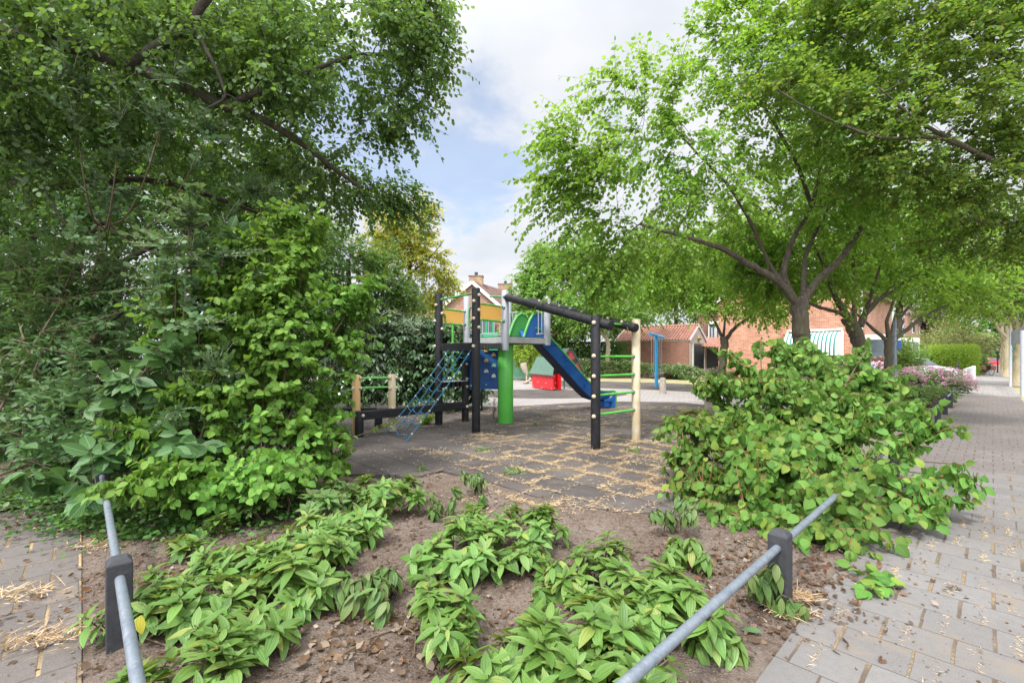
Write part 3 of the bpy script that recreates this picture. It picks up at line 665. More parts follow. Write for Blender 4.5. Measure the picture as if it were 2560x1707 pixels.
# overhead ladder
N0 = UP(G1 + nrm(np.array([1.7, -2.9, 0])) * .09, 2.93); N1 = UP(at(1527, 813, C_[1] - .15), 2.115); N1[0] = 1.66
Bd = N1 - N0; F1 = np.array([2.27, 8.32, 2.12]); F0 = F1 - Bd * 1.02
near = MB().cyl(N0, N1, .082, 24, bev=.006).build('ladder_beam', M['black'], frame, True)
far = MB().cyl(F0, F1, .082, 24, bev=.006).build('ladder_beam', M['black'], frame, True)
for k in range(8):
    t = .12 + k * .112; a = N0 + Bd * t; b_ = F0 + Bd * 1.02 * t + Bd * .0
    MB().cyl(a, b_, .018, 10).build('rung', M['darkgreen'] if k < 7 else M['green'], frame, True)
    for c_, bm in ((b_ + Zv * .05 - nrm(F0 - N0) * .07, far),):
        MB().sphere(c_, .03, 8, 6).build('bolt_cap', M['cap'], bm, True)
for z in (1.60, 1.265, .935, .60):
    MB().cyl(UP(C_, z), UP(D_, z), .022, 12).build('rung', M['green'], frame, True)
    d = nrm(D_ - C_); MB().cyl(UP(D_ - d*.10, z), UP(D_ - d*.07, z), .034, 12).build('rung_socket', M['galv'], frame, True)
for z in (.95, 1.15):
    MB().cyl(UP(P2, z), UP(P1, z), .022, 12).build('rung', M['green'], frame, True)
# balance beam, small step
MB().bar(UP(Fp + V*.03, .42), UP(E_ - nrm(E_-Fp)*.06, .42), .16, .17).build('balance_beam', M['black'], frame, bevel=.008)
MB().bar(UP(gp(946, 1072) + [-.05, .0, 0], .39), UP(gp(946, 1072) - [1.15, .1, 0], .39), .16, .16).build('balance_beam', M['black'], frame, bevel=.008)
st = MB()
for k in range(6):
    t = (k + .5) / 6; p = B_ * (1-t) + E_ * t + U * .06 + V * .10
    st.bar(UP(p - V*.16, .94), UP(p + V*.20, .94), .075, .13)
st.build('step_slats', M['black'], frame, bevel=.005)
MB().bar(UP(B_ + .05*V, 1.01), UP(E_ + .05*V, 1.01), .30, .02).build('step_board', M['grey_edge'], frame)
for px, py, zt in ((1132, 1030, 2.62), (1107, 1018, 1.75)):
    p = gp(px, py); MB().cyl(UP(p, 0), UP(p, zt), .035 if px > 1110 else .028, 14).build('green_pole', M['green'], frame, True)
p = gp(1132, 1030); MB().tube([UP(p, 2.6), UP(p, 2.68) + [.05, -.05, 0], UP(G2, 2.72)], .03, 10).build('pole_bracket', M['green'], frame, True)
# climbing wall with holds
wa = at(1173, 969, 11.15); wb = at(1246, 969, 10.95); wa[2] = wb[2] = 0
wd = nrm(wb - wa); wnm = np.array([wd[1], -wd[0], 0])
wall = MB().bar(UP(wa, 1.28), UP(wb, 1.28), .022, .95).build('climbing_board', M['blue'], frame, bevel=.004)
MB().bar(UP(wa - wd*.10 - wnm*.02, 1.28), UP(wa - wd*.002 - wnm*.02, 1.28), .022, .95).build('board_edge', M['slideblue'], frame, bevel=.004)
for px, py, mm in ((590, 712, 'yellow_plastic'), (662, 750, 'yellow_plastic'), (590, 802, 'yellow_plastic'), (662, 845, 'mint_plastic'), (590, 895, 'white_plastic'), (662, 938, 'white_plastic')):
    c_ = at(1050 + px*.2806, r1y(py), 11.0); c_ = UP(c_ + wnm * .0, c_[2]); t = np.dot(c_ - wa, wd); c_ = UP(wa + wd*t + wnm*.011, c_[2])
    pl = [c_ + wd * .055 * math.cos(a) + Zv * .085 * math.sin(a) for a in np.linspace(0, math.pi, 9)]
    MB().prism(pl, wnm * .03).build('climbing_hold', M[mm], wall, bevel=.006)
for px, py in ((458, 1012), (592, 1003)):
    c_ = at(1050 + px*.2806, r1y(py), 11.0); MB().sphere(UP(c_ + wnm*.02, c_[2]), .02, 8, 6).build('bolt_cap', M['mint_plastic'], wall, True)
# rope net
gl = gp(962, 1087); gr = gp(1014, 1108)
tl = UP(B_ + (A_ - B_) * .30, 1.76); tr_ = UP(B_ + (A_ - B_) * .90, 1.76)
nb = MB(); inner = MB(); ro = []
def rp_(f): 
    a = gl + (gr - gl) * f; b_ = tl + (tr_ - tl) * f
    return a, b_
for f in (0, 1 / 3, 2 / 3, 1):
    a, b_ = rp_(f)
    if 0 < f < 1: a = a + (b_ - a) * .085
    a = a + Zv * .02
    pts = [a + (b_ - a) * t + np.array([0, 0, -.05]) * math.sin(math.pi * t) for t in np.linspace(0, 1, 12)]
    ro.append((f, pts)); MB().tube(pts, .013 if f in (0, 1) else .010, 7).build('rope', M['rope'], frame, True)
for k in range(8):
    t = .085 + k * .122
    def on(f, t):
        a, b_ = rp_(f); a = a + Zv * .02; return a + (b_ - a) * t + np.array([0, 0, -.05]) * math.sin(math.pi * t)
    pts = []
    for f0 in (0, 1 / 3, 2 / 3):
        for w in np.linspace(0, 1, 6)[:-1]:
            f = f0 + w / 3; pts.append(on(f, t - .012 * math.sin(math.pi * f)) + Zv * (-.035 * math.sin(math.pi * w) - .05 * math.sin(math.pi * f)))
    pts.append(on(1, t))
    cr_ = MB().tube(pts, .009, 6).build('cross_rope', M['rope'], frame, True)
    for j in (0, 5, 10, 15):
        MB().sphere(pts[j], .021, 8, 6).build('rope_joint', M['cap'] if j in (0, 15) else M['slideblue'], cr_, True)

# ------------------------------------------------------------------ swing
sp_ = gp(1641, 968); sp_[2] = 0
sw = thing('swing_set', sp_, 'bright blue T-shaped swing frame standing on the dark mat in front of the garage', 'swing')
MB().cyl(UP(sp_, 0), UP(sp_, 2.62), .085, 20).build('post', M['skyblue'], sw, True)
sdir = nrm(np.array([.50, .86, 0])); c0 = UP(sp_ - sdir*1.35, 2.72); c1 = UP(sp_ + sdir*1.75, 2.66)
MB().cyl(c0, c1, .075, 20).build('crossbar', M['skyblue'], sw, True)
MB().cyl(UP(sp_, 2.55), UP(sp_, 2.66), .12, 16).build('bracket', M['skyblue'], sw, True)
for t, zs in ((-.85, .62), (1.05, .70)):
    for sidex in (-.22, .22):
        ca = UP(sp_ + sdir * (t + sidex), 2.62); cb = UP(sp_ + sdir * (t + sidex), zs + .22)
        ch = MB().cyl(ca, cb, .012, 6)
        for w in (-.10, .10): ch.cyl(cb, UP(sp_ + sdir * (t + sidex*.95) + wnm*0 + np.array([-sdir[1], sdir[0], 0]) * w, zs), .010, 6)
        ch.build('chain', M['chain'], sw, True)
    MB().bar(UP(sp_ + sdir * (t - .23), zs - .02), UP(sp_ + sdir * (t + .23), zs - .02), .20, .035).build('seat', M['woodgrey'], sw, bevel=.01)

# ------------------------------------------------------------------ bollards
bp = gp(1657, 984)
b_ = MB(); b_.tube([UP(bp, 0), UP(bp, .60), UP(bp, .67), UP(bp, .69)], [.145, .13, .11, .07], 24)
tag(b_.build('bollard', M['concrete'], None, True), 'squat round concrete bollard in front of the blue swing post', 'bollard')
bp = gp(1774, 1020)
b_ = MB(); b_.tube([UP(bp, -.01), UP(bp, .86), UP(bp, .90), UP(bp, .905)], [.155, .15, .14, .10], 10)
tag(b_.build('bollard', M['woodgrey'], None, True), 'thick weathered wooden bollard half hidden at the left of the leafy bush', 'bollard')

# ------------------------------------------------------------------ playhouse, tunnel, seated person
hc = gp(1358, 977)
ph = thing('playhouse', hc, 'small red playhouse with a grey-green sloping roof behind the green column', 'playhouse')
a0 = at(1330, 950, 20.6); 
hx0 = gp(1331, 970); hx1 = gp(1383, 977); hx2 = gp(1394, 974)
for nm_, p0, p1 in (('front_board', hx0, hx1), ('side_board', hx1 + [.01, .01, 0], hx2)):
    o = MB().bar(UP(p0, .40), UP(p1, .40), .03, .72).build(nm_, M['red'], ph, bevel=.004)
    d = p1 - p0; nn_ = nrm(np.array([d[1], -d[0], 0]))
    for t, z in ((.06, .12), (.5, .10), (.94, .10), (.3, .35), (.68, .33), (.06, .68), (.94, .66)):
        MB().sphere(UP(p0 + d*t + nn_*.02, z), .022, 8, 5).build('bolt', M['white_plastic'], o, True)
rb = nrm(np.cross(hx1 - hx0, Zv)) ; back = -nrm(np.array([(hx1-hx0)[1], -(hx1-hx0)[0], 0]))
ridge = back * .24
r0, r1_ = hx0 - nrm(hx1-hx0)*.14, hx1 + nrm(hx1-hx0)*.12
rf = MB(); rf.prism([UP(r0 - back*.12, .74), UP(r1_ - back*.12, .72), UP(r1_ + ridge - nrm(hx1-hx0)*.35, 1.62), UP(r0 + ridge + nrm(hx1-hx0)*.22, 1.62)], back * .03)
ro_ = rf.build('roof_board', M['greyboard'], ph)
rf = MB(); rf.prism([UP(r0 + back*.55, .74), UP(r1_ + back*.55, .72), UP(r1_ + ridge - nrm(hx1-hx0)*.35, 1.62), UP(r0 + ridge + nrm(hx1-hx0)*.22, 1.62)], -back * .03)
rf.build('roof_board', M['greyboard'], ph)
MB().bar(UP(hx0 + back*.42, .40), UP(hx1 + back*.42, .40), .03, .72).build('back_board', M['red'], ph)
for t, z in ((.2, .9), (.5, .88), (.8, .86)):
    MB().sphere(UP(hx0 + (hx1-hx0)*t + back*(.0), z + .02), .022, 8, 5).build('bolt', M['white_plastic'], ro_, True)
# second playhouse: red gable between dark roof boards
hc = gp(1425, 972)
ph2 = thing('playhouse', UP(hc, 0), 'dark green playhouse with a dusky red gable rising behind the slide', 'playhouse')
g0 = at(1398, 905, 22.2); g1 = at(1446, 905, 22.2)
gx = UP(hc, 0)
e1 = np.array([1., .15, 0]) / 1.011; bk = np.array([-.15, 1., 0])
MB().prism([gx + e1*-.28 + Zv*.45, gx + e1*.55 + Zv*.45, gx + e1*.55 + Zv*1.0, gx + e1*.0 + Zv*1.98, gx + e1*-.28 + Zv*1.5], bk*.04).build('gable_board', M['darkred'], ph2)
MB().prism([gx + e1*.02 + Zv*2.02 - bk*.1, gx + e1*.08 + Zv*2.0 - bk*.1, gx + e1*.72 + Zv*.82 - bk*.1, gx + e1*.66 + Zv*.80 - bk*.1], bk*1.2).build('roof_board', M['darkboard'], ph2)
for xx in (-.26, .5): MB().bar(UP(gx + e1*xx + bk*.1, .5), UP(gx + e1*xx + bk*.16, .5), .06, 1.0).build('leg', M['darkboard'], ph2)
MB().prism([gx + e1*-.02 + Zv*2.02 - bk*.1, gx + e1*-.08 + Zv*2.0 - bk*.1, gx + e1*-.42 + Zv*1.50 - bk*.1, gx + e1*-.36 + Zv*1.48 - bk*.1], bk*1.2).build('roof_board', M['darkboard'], ph2)
MB().cyl(gx + e1*.22 + Zv*1.35 - bk*.012, gx + e1*.22 + Zv*1.35 + bk*.0, .14, 16).build('round_window', M['blackcloth'], ph2)
# mint tunnel
tcn = gp(1292, 948); tY = tcn[1]
tun = thing('play_mound', UP(tcn, 0), 'rounded mint green play tunnel shell behind the green column', 'play tunnel')
pl = [at(1225, 948, tY), at(1322, 948, tY), at(1325, 918, tY), at(1315, 905, tY), at(1298, 899.5, tY), at(1268, 898, tY), at(1225, 898, tY)]
pl[0][2] = pl[1][2] = 0.0
MB().prism(pl, (.1, 1.3, 0)).build('shell', M['mint'], tun, bevel=.05)
MB().tube([pl[1] + [0, -.02, .06], pl[0] + [0, -.02, .06]], .035, 8).build('base_rim', M['beige'], tun, True)
# seat shell
shc = at(1326, 925, 26.8)
se = thing('bucket_seat', UP(shc, 0), 'beige bucket-shaped play seat beside the mint tunnel', 'seat')
sv = MB(); 
sv.tube([shc + [-.42, 0, .42], shc + [-.38, 0, .2], shc + [-.30, 0, -.05], shc + [-.18, 0, -.26]], [.20, .19, .15, .07], 14)
sv.cyl(UP(shc + [-.22, 0, 0], 0), UP(shc + [-.22, 0, 0], .6), .05, 10)
sv.build('seat_shell', M['beige'], se, True)

def figure(name, parts, label, cat, skinm, loc, group=None):
    """body: joints {name:(x,y,z,r)} + bones; one continuous skinned surface"""
    joints, bones = parts
    me = bpy.data.meshes.new(name); keys = list(joints); vs = [tuple(joints[k][:3]) for k in keys]
    me.from_pydata(vs, [(keys.index(a), keys.index(b)) for a, b in bones], [])
    o = bpy.data.objects.new(name, me); COL.objects.link(o); o.location = [float(c) for c in loc]
    sk = o.modifiers.new('skin', 'SKIN'); me.skin_vertices.new() if not me.skin_vertices else None
    lay = me.skin_vertices[0].data
    for i, k in enumerate(keys): lay[i].radius = (joints[k][3], joints[k][3]); lay[i].use_root = (k == 'pelvis')
    ss = o.modifiers.new('sub', 'SUBSURF'); ss.levels = ss.render_levels = 2
    me.materials.append(skinm); return tag(o, label, cat, group)
def standing(h=1.6, step=.12, arm=.15):
    s = h / 1.75
    J = dict(pelvis=(0, 0, .95, .13), waist=(0, 0, 1.08, .12), chest=(0, .01, 1.30, .15), neck0=(0, 0, 1.45, .07), neck=(0, .0, 1.51, .05), head0=(0, .01, 1.58, .08), head=(0, .01, 1.66, .098), top=(0, 0, 1.72, .07),
             hipL=(-.09, 0, .88, .09), kneeL=(-.10, step*.6, .49, .058), ankL=(-.10, -step*.2 + .03, .09, .038), toeL=(-.10, -step*.2 + .19, .03, .033),
             hipR=(.09, 0, .88, .09), kneeR=(.10, -step*.2, .49, .058), ankR=(.10, -step, .09, .038), toeR=(.10, -step + .15, .03, .033),
             shL=(-.17, 0, 1.40, .055), elL=(-.24, -.02, 1.13, .04), wrL=(-.22, arm, .92, .027), haL=(-.21, arm + .05, .84, .032),
             shR=(.17, 0, 1.40, .055), elR=(.24, -.02, 1.13, .04), wrR=(.22, arm, .92, .027), haR=(.21, arm + .05, .84, .032))
    Bn = [('pelvis','waist'),('waist','chest'),('chest','neck0'),('neck0','neck'),('neck','head0'),('head0','head'),('head','top'),('pelvis','hipL'),('hipL','kneeL'),('kneeL','ankL'),('ankL','toeL'),
          ('pelvis','hipR'),('hipR','kneeR'),('kneeR','ankR'),('ankR','toeR'),('neck0','shL'),('shL','elL'),('elL','wrL'),('wrL','haL'),('neck0','shR'),('shR','elR'),('elR','wrR'),('wrR','haR')]
    return {k: tuple(c * s for c in v_) for k, v_ in J.items()}, Bn, s
def dress(o, s, shirt, trousers, hairlen):
    def loft(secs, name, m):
        b_ = MB(); seg = 14; vs = []; loc = np.array(o.location)
        for (x, y, z, rx, ry) in secs:
            vs += [loc + s*np.array([x + rx*math.cos(t), y + ry*math.sin(t), z]) for t in np.arange(seg)*2*math.pi/seg]
        fs = [(i*seg+j, i*seg+(j+1) % seg, (i+1)*seg+(j+1) % seg, (i+1)*seg+j) for i in range(len(secs)-1) for j in range(seg)] + [tuple(range(seg))[::-1], tuple((len(secs)-1)*seg + j for j in range(seg))]
        c = b_.add(vs, fs).build(name, m, o, True); return c
    loft([(0, 0, .90, .17, .14), (0, 0, 1.05, .155, .125), (0, .01, 1.28, .19, .145), (0, 0, 1.41, .205, .12), (0, 0, 1.47, .12, .09), (0, 0, 1.50, .07, .065)], 'shirt', shirt)
    for sg in (-1, 1):
        b_ = MB(); loc = np.array(o.location)
        b_.tube([loc + s*np.array([sg*.17, 0, 1.42]), loc + s*np.array([sg*.21, -.01, 1.27]), loc + s*np.array([sg*.235, -.02, 1.16])], [.068*s, .062*s, .055*s], 10).build('sleeve', shirt, o, True)
    loft([(0, 0, .40, .17, .12), (0, 0, .60, .165, .13), (0, 0, .80, .175, .14), (0, 0, .96, .16, .13)], 'skirt', trousers)
    b_ = MB(); loc = np.array(o.location)
    b_.sphere(loc + s*np.array([0, -.018, 1.665]), .118*s, 14, 10, (1, 1.05, 1.1))
    if hairlen: b_.tube([loc + s*np.array([0, -.07, 1.66]), loc + s*np.array([0, -.09, 1.56]), loc + s*np.array([0, -.085, 1.66 - hairlen])], [.09*s, .085*s, .05*s], 12)
    b_.build('hair', M['hair'], o, True)
for px, lab, sh, hl in ((2186, 'person with bobbed brown hair and lilac top seen from behind the pink hydrangeas', 'lilac', .16), (2201, 'person with red-brown hair and pink top walking behind the hydrangeas at the right', 'pinkcloth', .20)):
    p = gp(px, 963 + (px - 2186) * .2); J, Bn, s = standing(1.56 + (.04 if px > 2190 else 0))
    o = figure('person', (J, Bn), lab, 'person', M['skin'], (p[0], p[1], 0))
    dress(o, s, M[sh], M['jeans'], hl)
# seated person, only shorts, legs and sandal show past the playhouse
ps = at(1333, 918, 26.6)
J = dict(pelvis=(0, 0, .50, .13), waist=(.10, 0, .62, .12), chest=(.22, .0, .84, .14), neck0=(.27, 0, 1.0, .065), neck=(.27, 0, 1.06, .05), head0=(.25, 0, 1.13, .08), head=(.24, 0, 1.21, .095), top=(.24, 0, 1.27, .07),
         hipL=(-.02, -.09, .48, .09), kneeL=(-.10, -.12, .33, .062), midL=(-.25, -.12, .22, .05), ankL=(-.40, -.12, .10, .037), toeL=(-.55, -.12, .045, .035),
         hipR=(-.02, .09, .48, .09), kneeR=(-.14, .11, .40, .062), midR=(-.22, .11, .24, .05), ankR=(-.30, .11, .12, .037), toeR=(-.44, .11, .05, .035),
         shL=(.24, -.17, .95, .055), elL=(.14, -.22, .70, .04), wrL=(.0, -.16, .56, .027), haL=(-.06, -.14, .52, .03),
         shR=(.24, .17, .95, .055), elR=(.14, .22, .70, .04), wrR=(.0, .16, .56, .027), haR=(-.06, .14, .52, .03))
Bn = [('pelvis','waist'),('waist','chest'),('chest','neck0'),('neck0','neck'),('neck','head0'),('head0','head'),('head','top'),('pelvis','hipL'),('hipL','kneeL'),('kneeL','midL'),('midL','ankL'),('ankL','toeL'),
      ('pelvis','hipR'),('hipR','kneeR'),('kneeR','midR'),('midR','ankR'),('ankR','toeR'),('neck0','shL'),('shL','elL'),('elL','wrL'),('wrL','haL'),('neck0','shR'),('shR','elR'),('elR','wrR'),('wrR','haR')]
so_ = figure('person', (J, Bn), 'person in black shorts and sandals sitting behind the red playhouse, legs stretched left', 'person', M['skin'], (ps[0], ps[1], 0))
L0 = np.array(so_.location)
b_ = MB()
for sg in (-1, 1): b_.tube([L0 + [.08, sg*.07, .56], L0 + [-.02, sg*.09, .48], L0 + [-.12, sg*.115, .36 if sg < 0 else .40]], [.135, .125, .095], 12)
b_.build('shorts', M['blackcloth'], so_, True)
b_ = MB(); b_.tube([L0 + [.04, 0, .54], L0 + [.11, 0, .64], L0 + [.22, 0, .85], L0 + [.27, 0, 1.0]], [.16, .15, .17, .09], 14).build('shirt', M['blackcloth'], so_, True)
for sg, x, z in ((-1, -.47, .035), (1, -.37, .04)):
    b_ = MB(); b_.bar(L0 + [x + .13, sg*.115, z + .03], L0 + [x - .12, sg*.115, z], .10, .06).build('sandal', M['sandal'], so_, bevel=.015)
b_ = MB(); b_.sphere(L0 + [.255, 0, 1.215], .115, 12, 8, (1.05, 1, 1.1)).build('hair', M['hair'], so_, True)

# ------------------------------------------------------------------ low rails round the bed
def rail_post(p, par, d):
    p = UP(p, 0); s_ = .057; z0, z1 = -.05, .47; b_ = MB(); ax = (d, np.cross(Zv, d), Zv)
    c = lambda x, y, z: p + ax[0]*x*s_ + ax[1]*y*s_ + Zv*z
    vs = [c(x, y, z) for z in (z0, z1) for x, y in ((-1,-1),(1,-1),(1,1),(-1,1))] + [c(x*.62, y*.62, .497) for x, y in ((-1,-1),(1,-1),(1,1),(-1,1))]
    fs = [(3,2,1,0)] + [(i, (i+1) % 4, 4+(i+1) % 4, 4+i) for i in range(4)] + [(4+i, 4+(i+1) % 4, 8+(i+1) % 4, 8+i) for i in range(4)] + [(8,9,10,11)]
    b_.add(vs, fs).build('post', M['post_dark'], par, bevel=.006)
k0 = gp(1950, 1518); v0 = float(np.dot(k0, V)); u0 = float(np.dot(k0, U))
fr = thing('low_rail', UP(k0, 0), 'grey tube rail on dark square posts along the wide pavement at right', 'railing')
for j in range(-1, 9):
    rail_post(uv(u0 + 2.45 * j, v0), fr, U)
    if j > -1:
        MB().tube([uv(u0 + 2.45*(j-1) + .058, v0, .395), uv(u0 + 2.45*j - .058, v0, .395)], .0235, 16, cap=False).build('tube', M['galv'], fr, True)
kl = gp(298, 1615); ul = float(np.dot(kl, U)); vl = float(np.dot(kl, V))
fl = thing('low_rail', UP(kl, 0), 'grey tube rail on a dark square post running toward the camera at left', 'railing')
for j in range(-1, 2):
    rail_post(uv(ul, vl + 2.9 * j), fl, V)
    if j > -1:
        MB().tube([uv(ul, vl + 2.9*(j-1) + .071, .395), uv(ul, vl + 2.9*j - .071, .395)], .0235, 16, cap=False).build('tube', M['galv'], fl, True)

# ------------------------------------------------------------------ buildings
def wallbox(name, p0, p1, z0, z1, th, m, par, **k):      # wall standing from p0 to p1
    return MB().bar(UP(p0, (z0+z1)/2), UP(p1, (z0+z1)/2), th, z1 - z0).build(name, m, par, **k)
# garage
ga = at(1540, 854, 40.0); gb = np.array([14.05, 36.0, 0]); ga[2] = 0; gc = gb + nrm(np.array([.64, .77, 0]))*4.3; gd = ga + (gc - gb)
gar = thing('garage', gb, 'red brick garage with orange tiled roof and a pale gable with dark door', 'garage')
ze = 2.92; zr = 4.15
wallbox('side_wall', ga, gb, 0, ze, .2, M['brick2'], gar)
wallbox('side_wall', gd, gc, 0, ze, .2, M['brick2'], gar)
wallbox('back_wall', ga, gd, 0, ze, .18, M['brick2'], gar)
gdir = nrm(gc - gb); wdir = nrm(ga - gb)
MB().prism([UP(gb, 0) - wdir*.02, UP(gc, 0) - wdir*.02, UP(gc, ze) - wdir*.02, UP((gb+gc)/2, zr) - wdir*.02, UP(gb, ze) - wdir*.02], wdir * .15).build('gable', M['pale'], gar)
MB().prism([UP(ga, ze), UP(gd, ze), UP((ga+gd)/2, zr)], -wdir * .15).build('gable', M['pale'], gar)
def tiled_roof(e0, e1, r0_, r1__, m, par, amp=.035, pitch=.24, rows=14):   # pantiled slope between eave and ridge
    e0, e1, r0_, r1__ = map(lambda x: np.array(x, float), (e0, e1, r0_, r1__)); Ln = np.linalg.norm(e1 - e0); nc = int(Ln / pitch * 6)
    nv = nrm(np.cross(e1 - e0, r0_ - e0)); nv = nv if nv[2] > 0 else -nv
    vs = []; nr = rows * 2
    for i in range(nr + 1):
        t = (i // 2 + (i % 2)) / rows if i else 0; t = min(1, t); lift = (.04 if i % 2 == 0 else 0.0)
        for j in range(nc + 1):
            s_ = j / nc; base = (e0*(1-s_) + e1*s_)*(1-t) + (r0_*(1-s_) + r1__*s_)*t
            vs.append(base + nv * (amp * math.sin(2*math.pi*s_*Ln/pitch) + lift))
    fs = [(i*(nc+1)+j, i*(nc+1)+j+1, (i+1)*(nc+1)+j+1, (i+1)*(nc+1)+j) for i in range(nr) for j in range(nc)]
    return MB().add(vs, fs).build('roof', m, par, True)
ov = .28
def gable_roof(a, b, c, d, ze, zr, m, par, ov=.28, rows=14, trim=True):
    """a-b front eave, d-c rear eave; ridge between the gables a-d and b-c"""
    ex = nrm(b - a); gx_ = nrm(d - a); sl = (zr - ze) / (np.linalg.norm(d - a) / 2)
    A0 = UP(a - ex*ov - gx_*ov, ze - sl*ov + .06); B0 = UP(b + ex*ov - gx_*ov, ze - sl*ov + .06)
    D0 = UP(d - ex*ov + gx_*ov, ze - sl*ov + .06); C0 = UP(c + ex*ov + gx_*ov, ze - sl*ov + .06)
    R0 = UP((a+d)/2 - ex*ov, zr + .06); R1 = UP((b+c)/2 + ex*ov, zr + .06)
    r = tiled_roof(A0, B0, R0, R1, m, par, rows=rows); tiled_roof(D0, C0, R0, R1, m, par, rows=rows)
    MB().tube([R0 + Zv*.03, R1 + Zv*.03], .09, 10).build('ridge_tiles', m, par, True)
    if trim:
        for p0, p1 in ((A0, R0), (D0, R0), (B0, R1), (C0, R1)):
            MB().bar(p0 - Zv*.07, p1 - Zv*.07, .04, .22).build('bargeboard', M['white'], par)
        MB().bar(A0 + [0, 0, -.06], B0 + [0, 0, -.06], .10, .10).build('gutter', M['woodgrey'], par)
gable_roof(ga, gb, gc, gd, ze, zr, M['roof_orange'], gar, .08)
mid = lambda t: gb + (gc - gb) * t
fo = -wdir * .06
MB().bar(UP(mid(.19) + fo, 1.27), UP(mid(.79) + fo, 1.27), .06, 2.54).build('door', M['slate'], gar, bevel=.01)
for t in (.13, .80): MB().bar(UP(mid(t), 1.34) + fo*1.2, UP(mid(t), 1.34) + fo*1.2 + gdir*.2, .05, 2.68).build('door_frame', M['white'], gar)
MB().bar(UP(mid(.13), 2.62) + fo*1.1, UP(mid(.85), 2.62) + fo*1.1, .05, .10).build('door_frame', M['woodgrey'], gar)
MB().bar(UP(mid(.44), 3.12) + fo*1.8, UP(mid(.51), 3.12) + fo*1.8, .12, .30).build('wall_lamp', M['yellow_plastic'], gar, bevel=.02)
MB().bar(UP(mid(.42), 3.02) + fo*2.2, UP(mid(.54), 3.02) + fo*2.2, .10, .10).build('wall_lamp_base', M['blackcloth'], gar)
# scalloped dark gate between garage and house
gt0 = gc + gdir*.05 - wdir*.0; gt1 = gt0 + np.array([2.4, -.9, 0])
gate = thing('garden_gate', UP(gt0, 0), 'dark wavy-topped wooden gate between garage and brick house', 'gate')
pl = [UP(gt0, 0), UP(gt1, 0)] + [UP(gt1 + (gt0-gt1)*t, 2.05 + .28*math.cos(t*2*math.pi*1.5 + math.pi) ) for t in np.linspace(0, 1, 22)]
MB().prism(pl, (.02, .05, 0)).build('gate_board', M['slate'], gate)
# big brick house
ha = np.array([20.28, 26.64, 0]); hb = ha + nrm(np.array([-.66, .75, 0])) * 8.1; hn = nrm(np.array([.75, .66, 0])); hd = hb + hn*9; hc_ = ha + hn*9
ho = thing('brick_house', ha, 'orange brick house behind the trees with a striped awning over its window', 'house')
zw = 5.6
hxd = nrm(hb - ha)
# near wall with window opening
def hp(t): return ha + hxd * t
def awt(px): # distance along the wall for a pixel column
    k = (px - CX) / F; return (k*ha[1] - ha[0]) / (hxd[0] - k*hxd[1])
w0, w1 = awt(2103), awt(1975)
zt = zz(829, hp((w0+w1)/2)[1])
for (t0, t1, z0, z1) in ((0, w0, 0, zw), (w1, 8.1, 0, zw), (w0, w1, zt, zw), (w0, w1, 0, .7)):
    wallbox('wall', hp(t0), hp(t1), z0, z1, .28, M['brick'], ho)
wallbox('wall', ha + hn*.14 + hxd*.0, hc_, 0, zw, .28, M['brick'], ho); wallbox('wall', hb + hn*.14, hd, 0, zw, .28, M['brick'], ho); wallbox('wall', hd, hc_, 0, zw, .28, M['brick'], ho)
MB().prism([UP(ha, zw), UP(hb, zw), UP((ha+hb)/2, zw + 2.6)], hn*.28).build('gable', M['brick'], ho)
MB().prism([UP(hc_, zw), UP(hd, zw), UP((hc_+hd)/2, zw + 2.6)], -hn*.28).build('gable', M['brick'], ho)
gable_roof(ha, hc_, hd, hb, zw, zw + 2.6, M['roof_orange'], ho, .3, 22)
wf = MB()
for t in (w0 + .04, w1 - .04, (w0+w1)/2): wf.bar(UP(hp(t) , .7), UP(hp(t), zt), .08, .08, hn)
wf.bar(UP(hp(w0), zt-.05), UP(hp(w1), zt-.05), .08, .10); wf.bar(UP(hp(w0), .75), UP(hp(w1), .75), .10, .10)
wo = wf.build('window', M['white'], ho)
MB().bar(UP(hp(w0), (zt+.7)/2), UP(hp(w1), (zt+.7)/2), .02, zt-.7).build('pane', M['glass'], wo)
fw = MB(); fo2 = -hn*.16
fw.bar(UP(hp(w0-.12), zt+.08)+fo2, UP(hp(w1+.12), zt+.08)+fo2, .06, .12); fw.bar(UP(hp(w0-.10), .7)+fo2, UP(hp(w0-.10), zt)+fo2, .10, .06, hn); fw.bar(UP(hp(w1+.10), .7)+fo2, UP(hp(w1+.10), zt)+fo2, .10, .06, hn)
fw.build('window_surround', M['white'], ho)
# awning: quarter-round hood with stripes in the cloth
def stripemat():
    m, nt, b, o = newmat('striped_canvas'); g = NG(nt); co = g.n('ShaderNodeTexCoord').outputs['UV']
    s = g.n('ShaderNodeSeparateXYZ', {0: co}).outputs[0]
    f = g.m('FRACT', g.m('MULTIPLY', s, 13.5)); k = g.m('GREATER_THAN', f, .5)
    nt.links.new(g.mix(k, (.72, .72, .68), (.04, .17, .14)), b.inputs['Base Color']); b.inputs['Roughness'].default_value = .85; return m
M['stripe'] = stripemat()
aw0, aw1 = w0 - .05, w1 + .05; nseg = 12; nx = 28; vs = []; za = zz(829, hp(aw0)[1]); zb_ = zz(888, hp(aw0)[1]); D = .95
for j in range(nx + 1):
    t = aw0 + (aw1 - aw0) * j / nx
    for i in range(nseg + 1):
        a = math.pi/2 * i / nseg
        vs.append(UP(hp(t) - hn * (.16 + D * math.sin(a)), zb_ + .22 + (za - zb_ - .22) * math.cos(a)))
    vs.append(UP(hp(t) - hn * (.16 + D), zb_))
k = nseg + 2; fq = np.array([(j*k+i, (j+1)*k+i, (j+1)*k+i+1, j*k+i+1) for j in range(nx) for i in range(k-1)])
uvn = np.array([[(v_ // k) / nx, (v_ % k) / k] for v_ in fq.ravel()])
